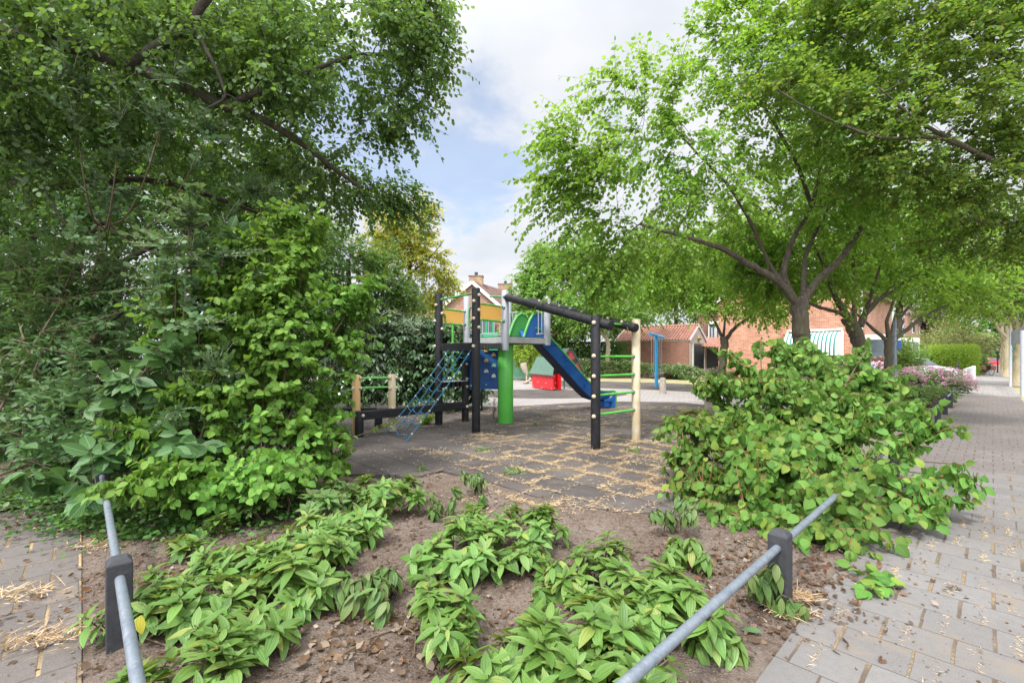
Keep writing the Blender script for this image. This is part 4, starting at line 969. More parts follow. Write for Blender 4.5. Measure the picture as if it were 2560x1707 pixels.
aw = np_mesh('awning', np.array(vs), fq.ravel(), np.arange(len(fq))*4, M['stripe'], ho, uvn, True)
for tt in (aw0, aw1):
    poly = [UP(hp(tt) - hn*.16, zb_)] + [UP(hp(tt) - hn * (.16 + D * math.sin(math.pi/2*i/nseg)), zb_ + .22 + (za - zb_ - .22) * math.cos(math.pi/2*i/nseg)) for i in range(nseg+1)] + [UP(hp(tt) - hn*(.16+D), zb_)]
    MB().prism(poly, hxd*.01).build('awning_side', M['white'], ho)
# white bay and gutter at the house's right end
MB().box(ha + hn*2.2 - hxd*.65 + Zv*1.45, (2.4, 1.2, 2.9), (hn, hxd, Zv)).build('bay', M['white'], ho, bevel=.02)
for t in (-.75, 0, .75): MB().box(ha + hn*(2.2+t) - hxd*1.27 + Zv*1.75, (.5, .03, 1.1), (hn, hxd, Zv)).build('bay_window', M['glass'], ho)
MB().box(ha + hn*.98 - hxd*.65 + Zv*1.75, (.03, .9, 1.7), (hn, hxd, Zv)).build('bay_window', M['glass'], ho)
MB().cyl(UP(ha - hxd*.18 - hn*.1, 0), UP(ha - hxd*.18 - hn*.1, 5.4), .06, 10).build('downpipe', M['white'], ho, True)
# house with two chimneys behind the tower
hY = 42.0
apx = at(1184, 706, hY); wl = at(1122, 765, hY); e_l = zz(765, hY)
an = thing('gabled_house', UP(apx, 0), 'distant pink-brick gabled house with two chimneys behind the climbing tower', 'house')
gx2 = nrm(np.array([1., .12, 0])); gy2 = nrm(np.array([.45, 1., 0])); W2 = 5.2; apz = apx[2]; ez = apz - 4.4
a1 = UP(apx - gx2*W2, 0); b1 = UP(apx + gx2*W2, 0)
MB().prism([a1, b1, UP(b1, ez), UP(apx, apz), UP(a1, ez)], gy2*.3).build('gable_wall', M['brick3'], an)
MB().bar(UP(b1, ez/2), UP(b1 + gy2*12, ez/2), .3, ez).build('wall', M['brick3'], an)
MB().bar(UP(a1, ez/2), UP(a1 + gy2*12, ez/2), .3, ez).build('wall', M['brick3'], an)
MB().prism([a1 + gy2*12, b1 + gy2*12, UP(b1, ez) + gy2*12, UP(apx, apz) + gy2*12, UP(a1, ez) + gy2*12], gy2*.3).build('gable_wall', M['brick3'], an)
for sg, e_ in ((1, b1), (-1, a1)):
    eo = UP(e_ + gx2*sg*.4, ez - .3); tiled_roof(eo - gy2*.3, eo + gy2*12.6, UP(apx, apz + .08) - gy2*.3, UP(apx, apz + .08) + gy2*12.6, M['roof_brown'], an, rows=18, pitch=.3)
    MB().bar(UP(eo, eo[2]-.08) - gy2*.33, UP(apx, apz) - gy2*.33, .06, .30).build('bargeboard', M['white'], an)
for px0, px1, py0, dY in ((1173.5, 1207.5, 692, 1.4), (1246, 1281, 712, 9.5)):
    c_ = at((px0+px1)/2, py0, hY + dY); w = (px1-px0)/F*(hY+dY)
    base = min(c_[2] - 1.0, apz - 1.2)
    o = MB().box(UP(c_, (c_[2] + base)/2), (w, w*.8, c_[2] - base)).build('chimney', M['chimney'], an)
    MB().cyl(UP(c_, c_[2]), UP(c_, c_[2] + .42), .16, 12).build('chimney_pot', M['slate'], o, True)
    MB().box(UP(c_, c_[2]+.02), (w+.12, w*.8+.12, .06)).build('chimney_cap', M['woodgrey'], o)
wc = at(1217, 822, hY - .3)
w_ = MB()
for x_ in (-.62, 0, .62): w_.box(wc + gx2*x_ - gy2*.05, (.14, .10, 2.2), (gx2, gy2, Zv))
for z_ in (-1.1, 1.1): w_.box(wc + Zv*z_ - gy2*.05, (1.5, .12, .14), (gx2, gy2, Zv))
o = w_.build('window', M['greenframe'], an); MB().box(wc, (1.2, .05, 2.1), (gx2, gy2, Zv)).build('pane', M['glass'], o)
# green garden fence in front of that house
fg = thing('garden_fence', gp(1215, 925), 'bright green panel fence seen under the tower deck', 'fence')
fY = 34.
for x0_, x1_ in ((1128, 1165), (1168, 1205), (1208, 1245)):
    p0, p1 = at(x0_, 845, fY), at(x1_, 845, fY); MB().bar(UP(p0, 1.9), UP(p1, 1.9), .05, 3.0).build('panel', M['greenframe'], fg, bevel=.01)
# neighbour house with white windows between garage and brick house
nh = thing('white_window_house', UP(at(1790, 900, 44), 0), 'neighbouring house with white arched windows and red lean-to roof behind the garage', 'house')
na = UP(at(1745, 900, 44), 0); nb_ = UP(at(1900, 900, 46), 0)
MB().bar(UP(na, 2.8), UP(nb_, 2.8), .3, 5.6).build('wall', M['brick2'], nh)
tiled_roof(UP(na, 5.5) - [.3, .3, 0], UP(nb_, 5.5) + [.3, -.3, 0], UP(na, 9) + [0, 4, 0], UP(nb_, 9) + [0, 4, 0], M['roof_brown'], nh)
for px in (1779, 1797):
    c_ = at(px, 828, 43.6); b_ = MB(); b_.box(c_, (.62, .1, 1.35))
    b_.cyl(c_ + [0, -.05, .66], c_ + [0, .05, .66], .31, 16); o = b_.build('window', M['white'], nh)
    for x_ in (-.14, .14): MB().box(c_ + [x_, -.07, 0], (.2, .02, 1.1)).build('pane', M['glass'], o)
lr = at(1790, 850, 38); tiled_roof(lr + [-1.6, 0, -.5], lr + [2.6, 0, -.75], lr + [-1.6, 2.5, .45], lr + [2.6, 2.5, .2], M['roof_orange'], nh, rows=8)
# far brick house at the end of the street
fh = thing('terrace_house', UP(at(2290, 900, 60), 0), 'far brick terrace house half hidden above the pale bushes at right', 'house')
fa = UP(at(2265, 900, 60), 0); fb = UP(at(2345, 900, 75), 0)
MB().bar(UP(fa, 3.6), UP(fb, 3.6), .3, 7.2).build('wall', M['brick3'], fh)
d_ = nrm(fb - fa); n3 = np.array([d_[1], -d_[0], 0])
tiled_roof(UP(fa, 7.2) - d_*.3 + n3*.4, UP(fb, 7.2) + d_*.3 + n3*.4, UP(fa, 10.5) - n3*4, UP(fb, 10.5) - n3*4, M['roof_brown'], fh, rows=10)
for t in (.15, .35, .55, .75):
    c_ = fa + (fb - fa)*t + n3*.17 + Zv*5.6; o = MB().box(c_, (1.4, .06, 1.7), (d_, n3, Zv)).build('window', M['white'], fh); MB().box(c_ + n3*.04, (1.1, .03, 1.4), (d_, n3, Zv)).build('pane', M['glass'], o)
# white conservatory corner right of the lamppost
cs = thing('conservatory', UP(at(2252, 900, 40), 0), 'small white-framed glass porch right of the sign post', 'porch')
c_ = at(2250, 872, 40); MB().box(UP(c_, 1.6), (2.0, 1.6, 3.2)).build('frame', M['white'], cs)
for x_ in (-.55, .05, .65): MB().box(UP(c_, 1.9) + [x_, -.82, 0], (.45, .04, 1.9)).build('pane', M['glass'], cs)

# ------------------------------------------------------------------ street things
pp = gp(2237, 1012); zt_ = zz(800, pp[1])
sg_ = thing('sign_post', UP(pp, 0), 'thin grey steel pole with a small blue plate in front of the pink hydrangeas', 'sign post')
MB().tube([UP(pp, 0), UP(pp, .9), UP(pp, 1.05), UP(pp, zt_)], [.085, .085, .052, .05], 14).build('pole', M['galv'], sg_, True)
MB().box(UP(pp, zz(862, pp[1])) + [.09, -.06, 0], (.12, .02, .30)).build('plate', M['bluesign'], sg_, bevel=.004)
MB().cyl(UP(pp, zz(853, pp[1])), UP(pp, zz(850, pp[1])), .062, 14).build('clamp', M['galv'], sg_, True)
s1, s2 = gp(2526, 966), gp(2556, 992)
sb_ = thing('street_sign', UP(s1, 0), 'back of a grey rectangular street sign on pale poles at the right edge', 'sign')
MB().cyl(UP(s1, 0), UP(s1, zz(822, s1[1])), .06, 12).build('pole', M['grey'], sb_, True)
s2b = UP(at(2553, 900, 22.0), 0)
c0 = at(2529, 846, s1[1]-.3); c1 = at(2568, 846, s2[1]+.3); c1[2] = c0[2]; MB().bar(c0, c1, .04, 33/F*s1[1]).build('panel', M['signback'], sb_, bevel=.01)
tp = thing('pole', UP(s2, 0), 'grey steel pole nearest the right edge of the pavement', 'pole')
MB().cyl(UP(s2, 0), UP(s2, zz(826, s2[1])), .065, 12).build('shaft', M['grey'], tp, True)
s3 = gp(2534, 960); tag(MB().cyl(UP(s3, 0), UP(s3, zz(824, s3[1])), .05, 10).build('pole', M['turq'], None, True), 'thin turquoise pole beside the grey street sign', 'pole')
s4 = gp(2494, 931); o = MB().cyl(UP(s4, 0), UP(s4, zz(878, s4[1])), .06, 10).build('pole', M['slate'], None, True); tag(o, 'short dark pole far down the pavement', 'pole')
wl0, wl1 = gp(2412, 962), gp(2432, 950)
tag(MB().bar(UP(wl0, .45), UP(gp(2436, 945), .45), .15, .9).build('garden_wall', M['white'], None, bevel=.01), 'low white garden wall beside the far pavement', 'wall')
tp0 = gp(2397, 968)
tf = thing('thin_fence', UP(tp0, 0), 'thin black rail with a short post in front of the hydrangeas', 'fence')
MB().cyl(UP(tp0, 0), UP(tp0, 1.35), .035, 8).build('post', M['slate'], tf, True); MB().cyl(UP(tp0, .55), UP(tp0 + V*4, .55), .018, 8).build('rail', M['slate'], tf, True)

def car(loc, ang, paint, label, L_=4.2, W_=1.75, Hh=1.46):
    c = thing('parked_car', loc, label, 'car'); ax = np.array([math.cos(ang), math.sin(ang), 0]); ay = np.array([-math.sin(ang), math.cos(ang), 0]); loc = np.array(loc)
    P_ = lambda x, y, z: loc + ax*x + ay*y + Zv*z
    def loft(secs, name, m, sub=None):   # secs: (x, halfwidth, z0, z1)
        b_ = MB(); vs = []
        for x, w, z0, z1 in secs: vs += [P_(x, -w, z0), P_(x, -w, z0 + (z1-z0)*.6), P_(x, -w*.86, z1), P_(x, w*.86, z1), P_(x, w, z0 + (z1-z0)*.6), P_(x, w, z0)]
        fs = [(i*6+j, i*6+(j+1) % 6, (i+1)*6+(j+1) % 6, (i+1)*6+j) for i in range(len(secs)-1) for j in range(6)] + [(5,4,3,2,1,0), tuple((len(secs)-1)*6+j for j in range(6))]
        return b_.add(vs, fs).build(name, m, sub or c, True)
    l, w = L_/2, W_/2
    loft([(-l, w*.85, .3, .75), (-l*.96, w*.96, .25, .88), (-l*.5, w, .22, .95), (l*.3, w, .22, .93), (l*.8, w*.96, .25, .80), (l, w*.8, .32, .62)], 'body', paint)
    loft([(-l*.90, w*.80, .86, .92), (-l*.72, w*.84, .86, 1.28), (-l*.55, w*.84, .86, 1.40), (l*.02, w*.84, .86, 1.40), (l*.45, w*.82, .86, .93)], 'windows', M['glass'])
    loft([(-l*.80, w*.70, 1.27, 1.33), (-l*.60, w*.76, 1.37, 1.44), (-l*.25, w*.77, 1.40, Hh), (l*.02, w*.76, 1.38, 1.44), (l*.10, w*.72, 1.34, 1.38)], 'roof', paint)
    for x in (-l*.62, l*.62):
        for y in (-w+.05, w-.05):
            o = MB().cyl(P_(x, y-.1, .31), P_(x, y+.1, .31), .31, 20, bev=.03).build('wheel', M['tyre'], c, True)
            MB().cyl(P_(x, y-.108, .31), P_(x, y+.108, .31), .19, 14).build('rim', M['galv'], o, True)
    for y in (-w*.7, w*.7):
        MB().box(P_(l*.97, y, .62), (.12, .3, .12), (ax, ay, Zv)).build('headlight', M['white_plastic'], c, bevel=.02)
    return c
# the pale car stands on the drive behind the hydrangeas, on ground a little higher
pc = UP(at(2300, 900, 33.), 0)
car((pc[0], pc[1], 0), math.radians(-8), M['carwhite'], 'pale blue-white car whose roof shows above the pink hydrangeas', 3.9, 1.75, 1.52)
rc = UP(at(2478, 911, 74.), 0)
car((rc[0], rc[1], 0), math.radians(10), M['carred'], 'red car parked far away across the end of the pavement')
# bicycle
bc = gp(2468, 937)
bk_ = thing('bicycle', UP(bc, 0), 'bicycle with red-brown crates on both sides parked by the far hedge', 'bicycle')
fx = nrm(np.array([-.3, -1., 0])); fy = np.array([fx[1], -fx[0], 0])
for x in (-.52, .52):
    ring = [UP(bc + fx*x + fx*.33*math.cos(t), .34 + .33*math.sin(t)) for t in np.linspace(0, 2*math.pi, 25)]
    o = MB().tube(ring, .022, 6, False).build('wheel', M['tyre'], bk_, True)
    sp = MB()
    for t in np.linspace(0, math.pi, 7)[:-1]: sp.cyl(ring[0]*0 + UP(bc + fx*x + fx*.31*math.cos(t), .34 + .31*math.sin(t)), UP(bc + fx*x - fx*.31*math.cos(t), .34 - .31*math.sin(t)), .003, 4)
    sp.build('spokes', M['chain'], o)
fb_ = MB(); J_ = lambda x, z: UP(bc + fx*x, z)
for a, b_ in ((J_(-.52, .34), J_(-.12, .30)), (J_(-.12, .30), J_(-.22, .85)), (J_(-.22, .78), J_(.38, .82)), (J_(-.12, .30), J_(.38, .75)), (J_(.36, .95), J_(.52, .34)), (J_(-.52, .34), J_(-.2, .72))): fb_.cyl(a, b_, .018, 8)
fb_.build('frame', M['slate'], bk_, True)
MB().tube([J_(.34, .98) + fy*.28, J_(.36, 1.0), J_(.34, .98) - fy*.28], .014, 8).build('handlebar', M['slate'], bk_, True)
MB().box(J_(-.24, .90), (.25, .15, .06), (fx, fy, Zv)).build('saddle', M['blackcloth'], bk_, bevel=.02)
for sgn in (-1, 1): MB().box(J_(-.1, .62) + fy*.36*sgn, (.5, .38, .40), (fx, fy, Zv)).build('crate', M['basket'], bk_, bevel=.02)

# ------------------------------------------------------------------ vegetation tools
def rng(seed): return np.random.RandomState(seed)
def unit(r, n):
    v = r.normal(size=(n, 3)); return nrm(v)
def blob_pts(r, blobs, n, shell=2.0):
    """blobs: (centre, (rx,ry,rz)[, weight]); points biased toward the surface by shell"""
    C = np.array([b[0] for b in blobs], float); R = np.array([b[1] if not np.isscalar(b[1]) else (b[1],)*3 for b in blobs], float)
    w = np.array([b[2] if len(b) > 2 else 1.0 for b in blobs]) * (R.prod(1)) ** (2/3); w = w / w.sum()
    k = r.choice(len(blobs), n, p=w)
    return C[k] + unit(r, n) * R[k] * (r.rand(n, 1) ** (1 / (1 + shell)))
def B(px, py, Y, r, w=1.0): return (at(px, py, Y), r, w)

def tube_batch(name, paths, radii, seg, m, parent):
    """many tapered tubes at once. paths (n,k,3), radii (n,k)"""
    P = np.asarray(paths); R = np.asarray(radii); n, k, _ = P.shape
    T = nrm(np.gradient(P, axis=1)); ref = np.where(np.abs(T[..., 2:3]) < .9, np.array([0, 0, 1.]), np.array([1., 0, 0]))
    a = nrm(np.cross(T, ref)); b = np.cross(T, a); an = np.arange(seg) * 2 * math.pi / seg
    X = P[:, :, None, :] + R[:, :, None, None] * (np.cos(an)[None, None, :, None] * a[:, :, None, :] + np.sin(an)[None, None, :, None] * b[:, :, None, :])
    base = (np.arange(n) * k * seg)[:, None, None, None]; i = (np.arange(k-1) * seg)[None, :, None, None]; j = np.arange(seg); j2 = (j + 1) % seg
    q_ = np.stack([j, j2, j2 + seg, j + seg], -1)[None, None]
    F_ = (base + i + q_).reshape(-1, 4)
    return np_mesh(name, X.reshape(-1, 3), F_.ravel(), np.arange(len(F_)) * 4, m, parent, smooth=True)

def bez(p0, p1, p2, k):
    t = np.linspace(0, 1, k)[None, :, None]
    return (1-t)**2 * p0[:, None] + 2*t*(1-t) * p1[:, None] + t*t * p2[:, None]

def shoots(r, parent, roots, tips, T, m, twig, per=10, face=0.0, ctr=None, size=(.06, .1), start=.3, arch=.35, droop=.5, pair=True, rad=.006, k=7, uvm=True, width=None, nm='foliage', spread=.9, seg=4, stems=True, smooth=True, stemname='stems', ends=None):
    """shoots arching from roots to tips, leaves set along them"""
    n = len(tips); P0 = roots; d = tips - P0; ln = np.linalg.norm(d, axis=1, keepdims=True)
    P1 = P0 + d * .45 + Zv * ln * arch + r.normal(size=(n, 3)) * ln * .06
    path = bez(P0, P1, tips, k)
    if stems:
        tube_batch(stemname, path, np.linspace(rad, rad*.3, k)[None, :] * (0.7 + .6*r.rand(n, 1)), seg, twig, parent)
    ts = start + (1 - start) * (np.arange(per) + .5 + r.rand(n, per)*.5 - .25) / per
    ts = np.clip(ts, 0, 1); t = ts[..., None]
    pos = (1-t)**2 * P0[:, None] + 2*t*(1-t) * P1[:, None] + t*t * tips[:, None]
    tan = nrm(2*(1-t) * (P1 - P0)[:, None] + 2*t * (tips - P1)[:, None])
    side = nrm(np.cross(tan, Zv + r.normal(size=tan.shape)*.25))
    sg = np.where(np.arange(per) % 2 == 0, 1., -1.)[None, :, None] if not pair else None
    out = []
    for s_ in ((1, -1) if pair else (sg,)):
        A = tan * .45 + side * s_ * spread + np.array([0, 0, -droop]) + r.normal(size=tan.shape) * .28
        out.append((pos + side * s_ * .004, A))
    # terminal leaf
    out.append((tips[:, None], tan[:, -1:] + np.array([0, 0, -droop*.5]) + r.normal(size=(n, 1, 3)) * .2))
    P = np.concatenate([o[0].reshape(-1, 3) for o in out]); A = nrm(np.concatenate([o[1].reshape(-1, 3) for o in out]))
    N = Zv + r.normal(size=P.shape) * .45
    if face:
        o_ = P - (tips.mean(0) if ctr is None else ctr) * [1, 1, 1]; N = Zv * .45 + nrm(o_ * [1, 1, .3]) * face + r.normal(size=P.shape) * .4
    N = N - A * (N * A).sum(1, keepdims=True)
    S = size[0] + (size[1] - size[0]) * r.rand(len(P))
    return leaves(nm, T, P, A, N, S, m, parent, uvm, smooth, None if width is None else width + .2*r.rand(len(P)))

def grow_tree(seed, name, label, cat, limbs, blobs, ncl, T, m, barkm, leaf=(.06, .09), twigs=5, per=8, tlen=(.35, .7), droop=.35, group=None, shell=.8, base=None, minr=.008, seg0=12, dens=1.0, tip=.35, reach=.7, spread=.8):
    """limbs: list of (points, r0, r1), the first is the trunk. Branches grow from them to leaf clusters in the blobs"""
    r = rng(seed); tr = thing(name, UP(limbs[0][0][0], 0) if base is None else base, label, cat, group)
    NP = []; NR = []
    for li, (pts, r0, r1) in enumerate(limbs):
        pts = np.array(pts, float); k = max(8, len(pts) * 5); s = np.linspace(0, len(pts) - 1, k)
        # smooth the limb
        sm = np.array([[np.interp(x, np.arange(len(pts)), pts[:, c]) for c in range(3)] for x in s])
        for _ in range(3): sm[1:-1] = (sm[:-2] + 2*sm[1:-1] + sm[2:]) / 4
        sm[1:-1] += r.normal(size=(k-2, 3)) * (r0 * .08)
        rr = np.linspace(r0, r1, k)
        if li == 0: rr[:2] *= (1.30, 1.12)
        b_ = MB().tube(sm, rr * (1 + r.normal(size=k) * .04), seg0 if li == 0 else 9)
        b_.build('trunk' if li == 0 else 'limb', barkm, tr, True)
        lo_ = 0 if li else int(k * .75)
        NP += list(sm[lo_:]); NR += list(rr[lo_:])
    cl = blob_pts(r, blobs, ncl, shell)
    NPa = np.array(NP); d = np.linalg.norm(cl[:, None] - NPa[None], axis=2).min(1); cl = cl[np.argsort(d)]
    cap = len(NP) + ncl * 5; X = np.zeros((cap, 3)); Rr = np.zeros(cap); X[:len(NP)] = NP; Rr[:len(NP)] = NR; n = len(NP)
    paths = []; rad = []; dirs = []
    for c in cl:
        dd = np.linalg.norm(X[:n] - c, axis=1) + .0; i = int(np.argmin(dd)); p = X[i]; l = dd[i]
        r0 = min(Rr[i] * .7, .010 + .020 * l); r0 = max(r0, minr * .6)
        mid = (p + c) / 2 + Zv * l * .10 + r.normal(size=3) * l * .10
        t = np.linspace(0, 1, 6)[:, None]; pa = (1-t)**2 * p + 2*t*(1-t) * mid + t*t * c
        paths.append(pa); rad.append(np.linspace(r0, minr * .5, 6)); dirs.append(nrm(pa[-1] - pa[-2]))
        X[n:n+5] = pa[1:]; Rr[n:n+5] = np.linspace(r0, minr * .5, 6)[1:]; n += 5
    tube_batch('branches', paths, rad, 5, barkm, tr)
    C = np.repeat(cl, twigs, 0); Dr = np.repeat(np.array(dirs), twigs, 0)
    ctr = np.mean([b[0] for b in blobs], 0)
    D = nrm(Dr * reach + nrm(C - ctr) * tip + unit(r, len(C)) * spread)
    Ln = (tlen[0] + (tlen[1] - tlen[0]) * r.rand(len(C), 1))
    tips = C + D * Ln + Zv * (-droop * Ln * .6)
    shoots(r, tr, C, tips, T, m, barkm, per=per, size=leaf, start=.05, arch=.12, droop=droop, pair=False, rad=.004, k=4, uvm=False, nm='crown', seg=3, stemname='twigs', smooth=False)
    return tr
print_n = lambda: None

# ---- the big overhanging tree at left
grow_tree(11, 'overhanging_tree', 'large dark green tree whose long limbs hang over the playground from the upper left', 'tree',
    [([uv(-2.6, 6.6, 0), at(-420, 500, 6.6), at(-300, 150, 6.4), at(-200, -200, 6.4)], .30, .20),
     ([at(-330, 60, 6.4), at(40, 70, 5.9), at(330, 160, 5.8), at(560, 265, 6.0), at(690, 310, 6.3), at(900, 470, 7.2)], .125, .03),
     ([at(330, 160, 5.8), at(480, 60, 5.6), at(560, -80, 5.6), at(800, -120, 6.0), at(1050, -20, 6.4)], .07, .02),
     ([at(560, 265, 6.0), at(720, 200, 6.2), at(900, 130, 6.5), at(1060, 150, 6.8)], .05, .015),
     ([at(480, 60, 5.6), at(540, 170, 5.6), at(570, 245, 5.7), at(500, 280, 5.7)], .03, .012),
     ([at(-330, 260, 6.6), at(60, 480, 7.0), at(360, 440, 7.4), at(560, 500, 7.8), at(820, 600, 8.4)], .08, .02)],
    [B(120, 40, 5.6, (1.5, 1.0, 1.0)), B(420, 60, 5.9, (1.4, 1.0, 1.0)), B(720, 60, 6.2, (1.2, 1.0, .9)), B(960, 60, 6.6, (.9, .8, .8)), B(1050, 110, 7.0, (.42, .5, .85), 1.5), B(1050, 10, 7.0, (.4, .5, .35), 1.6),
     B(650, 230, 6.3, (1.3, .9, .7)), B(960, 240, 6.9, (.75, .6, .55)), B(780, 430, 7.2, (.9, .8, .55), 1.2), B(920, 470, 7.8, (.85, .6, .30), 1.3), B(1010, 500, 8.2, (.6, .4, .24), 1.5), B(960, 330, 7.2, (.4, .4, .35)),
     B(200, 300, 6.6, (1.8, .9, 1.1)), B(500, 380, 7.4, (1.5, .9, .9)), B(-40, 260, 6.0, (1.0, .8, 1.4)), B(700, 580, 8.4, (1.2, .7, .5))],
    900, T_ROUND, M['alder'], M['bark_dark'], leaf=(.055, .085), twigs=5, per=9, tlen=(.25, .55), droop=.5, tip=.25)
# ---- dense trees behind it
grow_tree(12, 'dense_tree', 'dense dark tree filling the left background behind the shrubs', 'tree',
    [([at(150, 1120, 10.5)*[1, 1, 0], at(160, 800, 10.5), at(220, 500, 10.5), at(300, 150, 10.5)], .22, .12),
     ([at(160, 800, 10.5), at(320, 640, 10.2), at(520, 560, 10.5)], .09, .03), ([at(200, 600, 10.5), at(60, 420, 10.2), at(-80, 300, 10.3)], .08, .03),
     ([at(220, 500, 10.5), at(430, 330, 10.3), at(640, 240, 10.6)], .08, .03)],
    [B(0, 500, 10, (2.2, 1.4, 2.2)), B(300, 420, 10.4, (2.2, 1.4, 2.2)), B(600, 450, 11, (1.8, 1.2, 1.6)), B(150, 100, 10.5, (2.6, 1.4, 2.0)), B(550, 120, 11, (2.2, 1.2, 1.8)), B(50, 800, 9.6, (1.8, 1.2, 1.6)), B(420, 760, 10, (1.8, 1.1, 1.4)), B(750, 640, 11.5, (1.2, .9, .9)), B(-200, 300, 9.5, (1.8, 1.3, 3))],
    950, T_KITE, M['maple_dark'], M['bark_dark'], leaf=(.09, .15), twigs=6, per=8, tlen=(.4, .8), droop=.3)
grow_tree(13, 'backing_tree', 'tall shaded tree at the far left edge closing off the sky', 'tree',
    [([at(60, 1060, 15)*[1, 1, 0], at(70, 600, 15), at(100, 100, 15)], .26, .14), ([at(70, 600, 15), at(350, 400, 15), at(600, 250, 15)], .1, .03)],
    [B(-100, 500, 15, (3.5, 1.5, 4.5)), B(300, 500, 15.5, (3.5, 1.5, 3.5)), B(620, 560, 15, (2.4, 1.2, 2.4)), B(300, 50, 15.5, (4.5, 1.5, 3)), B(700, 120, 15.5, (1.6, 1.3, 2.4)), B(120, 850, 14.5, (3.5, 1.2, 1.6)), B(600, 850, 14.5, (2.5, 1.0, 1.6))],
    700, T_KITE, M['maple_dark'], M['bark_dark'], leaf=(.16, .26), twigs=6, per=8, tlen=(.6, 1.2), droop=.3)
grow_tree(14, 'bushy_tree', 'mid green tree with fine leaves between the laurel hedge and the yellowing tree', 'tree',
    [([at(880, 1010, 15)*[1, 1, 0], at(880, 800, 15), at(870, 650, 15)], .14, .07), ([at(880, 800, 15), at(960, 720, 15), at(1000, 700, 15)], .05, .02)],
    [B(820, 640, 15, (1.5, 1.2, 1.1)), B(930, 670, 15, (1.0, 1.0, .9)), B(1000, 730, 15, (.7, .8, .7)), B(740, 720, 14.5, (1.4, 1.0, 1.2)), B(900, 780, 15, (1.5, 1.0, .9))],
    380, T_KITE, M['alder'], M['bark'], leaf=(.09, .13), twigs=6, per=8, tlen=(.3, .6), droop=.3)
grow_tree(15, 'yellowing_tree', 'tree with yellow-green and golden leaves left of the distant gabled house', 'tree',
    [([at(1010, 960, 21)*[1, 1, 0], at(1015, 760, 21), at(1030, 640, 21), at(1020, 560, 21)], .13, .05), ([at(1030, 680, 21), at(1080, 640, 21), at(1110, 600, 21)], .05, .02)],
    [B(1000, 560, 21, (1.3, 1.1, 1.1)), B(1040, 620, 21, (1.1, 1.0, 1.3)), B(960, 640, 21, (1.2, 1.0, 1.2)), B(1100, 700, 21.5, (.9, .8, .6)), B(1050, 745, 21.5, (1.5, .9, .8)), B(1060, 530, 21, (.5, .5, .5)), B(1090, 650, 21, (.4, .4, .9))],
    300, T_KITE, M['yellow'], M['bark'], leaf=(.13, .19), twigs=5, per=7, tlen=(.35, .7), droop=.45, shell=.6)
# ---- trees beyond the playground
def simple_tree(seed, name, label, px, pyb, Y, blobs, ncl, T, m, bk, r0=.16, leaf=(.14, .2), twigs=6, per=7, fork=None, nl=4, tlen=(.4, .8), cat='tree', group=None, droop=.3, **k):
    r = rng(seed * 7 + 1); b0 = at(px, pyb, Y); b0[2] = 0; c = np.mean([b[0] for b in blobs], 0)
    fk = at(*fork) if fork else np.array([b0[0], b0[1], max(1.6, c[2] - 1.5)])
    limbs = [([b0, (b0*.4 + fk*.6) + [r.normal()*.03, 0, 0], fk], r0, r0*.85)]
    for i in range(nl):
        e = blob_pts(r, blobs, 1, 0)[0]; e = e*.6 + c*.4; mid = fk*.5 + e*.5; mid[2] = fk[2] + (e[2]-fk[2])*.35; mid[:2] = fk[:2] + (e[:2]-fk[:2])*.55
        limbs.append(([fk - Zv*.1, mid, e], r0*.5, r0*.12))
    return grow_tree(seed, name, label, cat, limbs, blobs, ncl, T, m, bk, leaf=leaf, twigs=twigs, per=per, tlen=tlen, droop=droop, group=group, **k)
simple_tree(21, 'broadleaf_tree', 'tall airy green tree right of the chimneys, behind the slide', 1400, 930, 38, [B(1390, 690, 38, (3.0, 2, 2.8)), B(1330, 730, 38, (1.8, 1.5, 2)), B(1450, 650, 38, (2.4, 2, 2)), B(1400, 790, 37, (3.4, 1.6, 2)), B(1300, 800, 38, (1.0, 1, 2)), B(1480, 760, 38, (2.5, 1.8, 2.2))], 420, T_KITE, M['fargreen'], M['bark'], .22, (.24, .36), fork=(1400, 840, 38), tlen=(.6, 1.1))
simple_tree(22, 'broadleaf_tree', 'feathery olive tree rising left of the overhead ladder', 1345, 930, 50, [B(1340, 720, 50, (2.0, 1.5, 2.2)), B(1370, 650, 50, (2.2, 1.5, 2)), B(1330, 800, 50, (2.4, 1.5, 2.6))], 170, T_KITE, M['fargreen2'], M['bark'], .2, (.26, .36), tlen=(.6, 1.1))
simple_tree(23, 'small_tree', 'tree with a slim pale trunk beside the clipped hedge, seen through the cream post rungs', 1516, 940, 35, [B(1520, 740, 35, (2.8, 1.8, 2.1)), B(1600, 700, 35.5, (2.3, 1.8, 1.9)), B(1480, 800, 34.5, (1.9, 1.4, 1.2)), B(1600, 790, 34.5, (1.9, 1.4, .9)), B(1440, 760, 35, (1.4, 1.4, 1.4))], 330, T_KITE, M['fargreen'], M['bark_pale'], .19, (.18, .26), fork=(1520, 850, 35), tlen=(.5, .9))
simple_tree(24, 'background_tree', 'shaded olive tree behind the garage roof', 1690, 930, 46, [B(1660, 740, 46, (4.2, 2, 3.0)), B(1760, 720, 46, (3.5, 2, 3.5)), B(1560, 800, 45, (3.0, 2, 2.2)), B(1700, 640, 46, (4, 2, 3))], 360, T_KITE, M['fargreen2'], M['bark'], .25, (.26, .38), tlen=(.7, 1.2))
simple_tree(25, 'background_tree', 'broad green tree above the far houses at right', 2250, 930, 52, [B(2180, 700, 52, (5, 2, 4)), B(2330, 720, 50, (4, 2, 3.4)), B(2060, 680, 52, (5, 2, 4.5)), B(1930, 640, 50, (4, 2, 4))], 380, T_KITE, M['fargreen2'], M['bark'], .3, (.3, .45), tlen=(.8, 1.4))
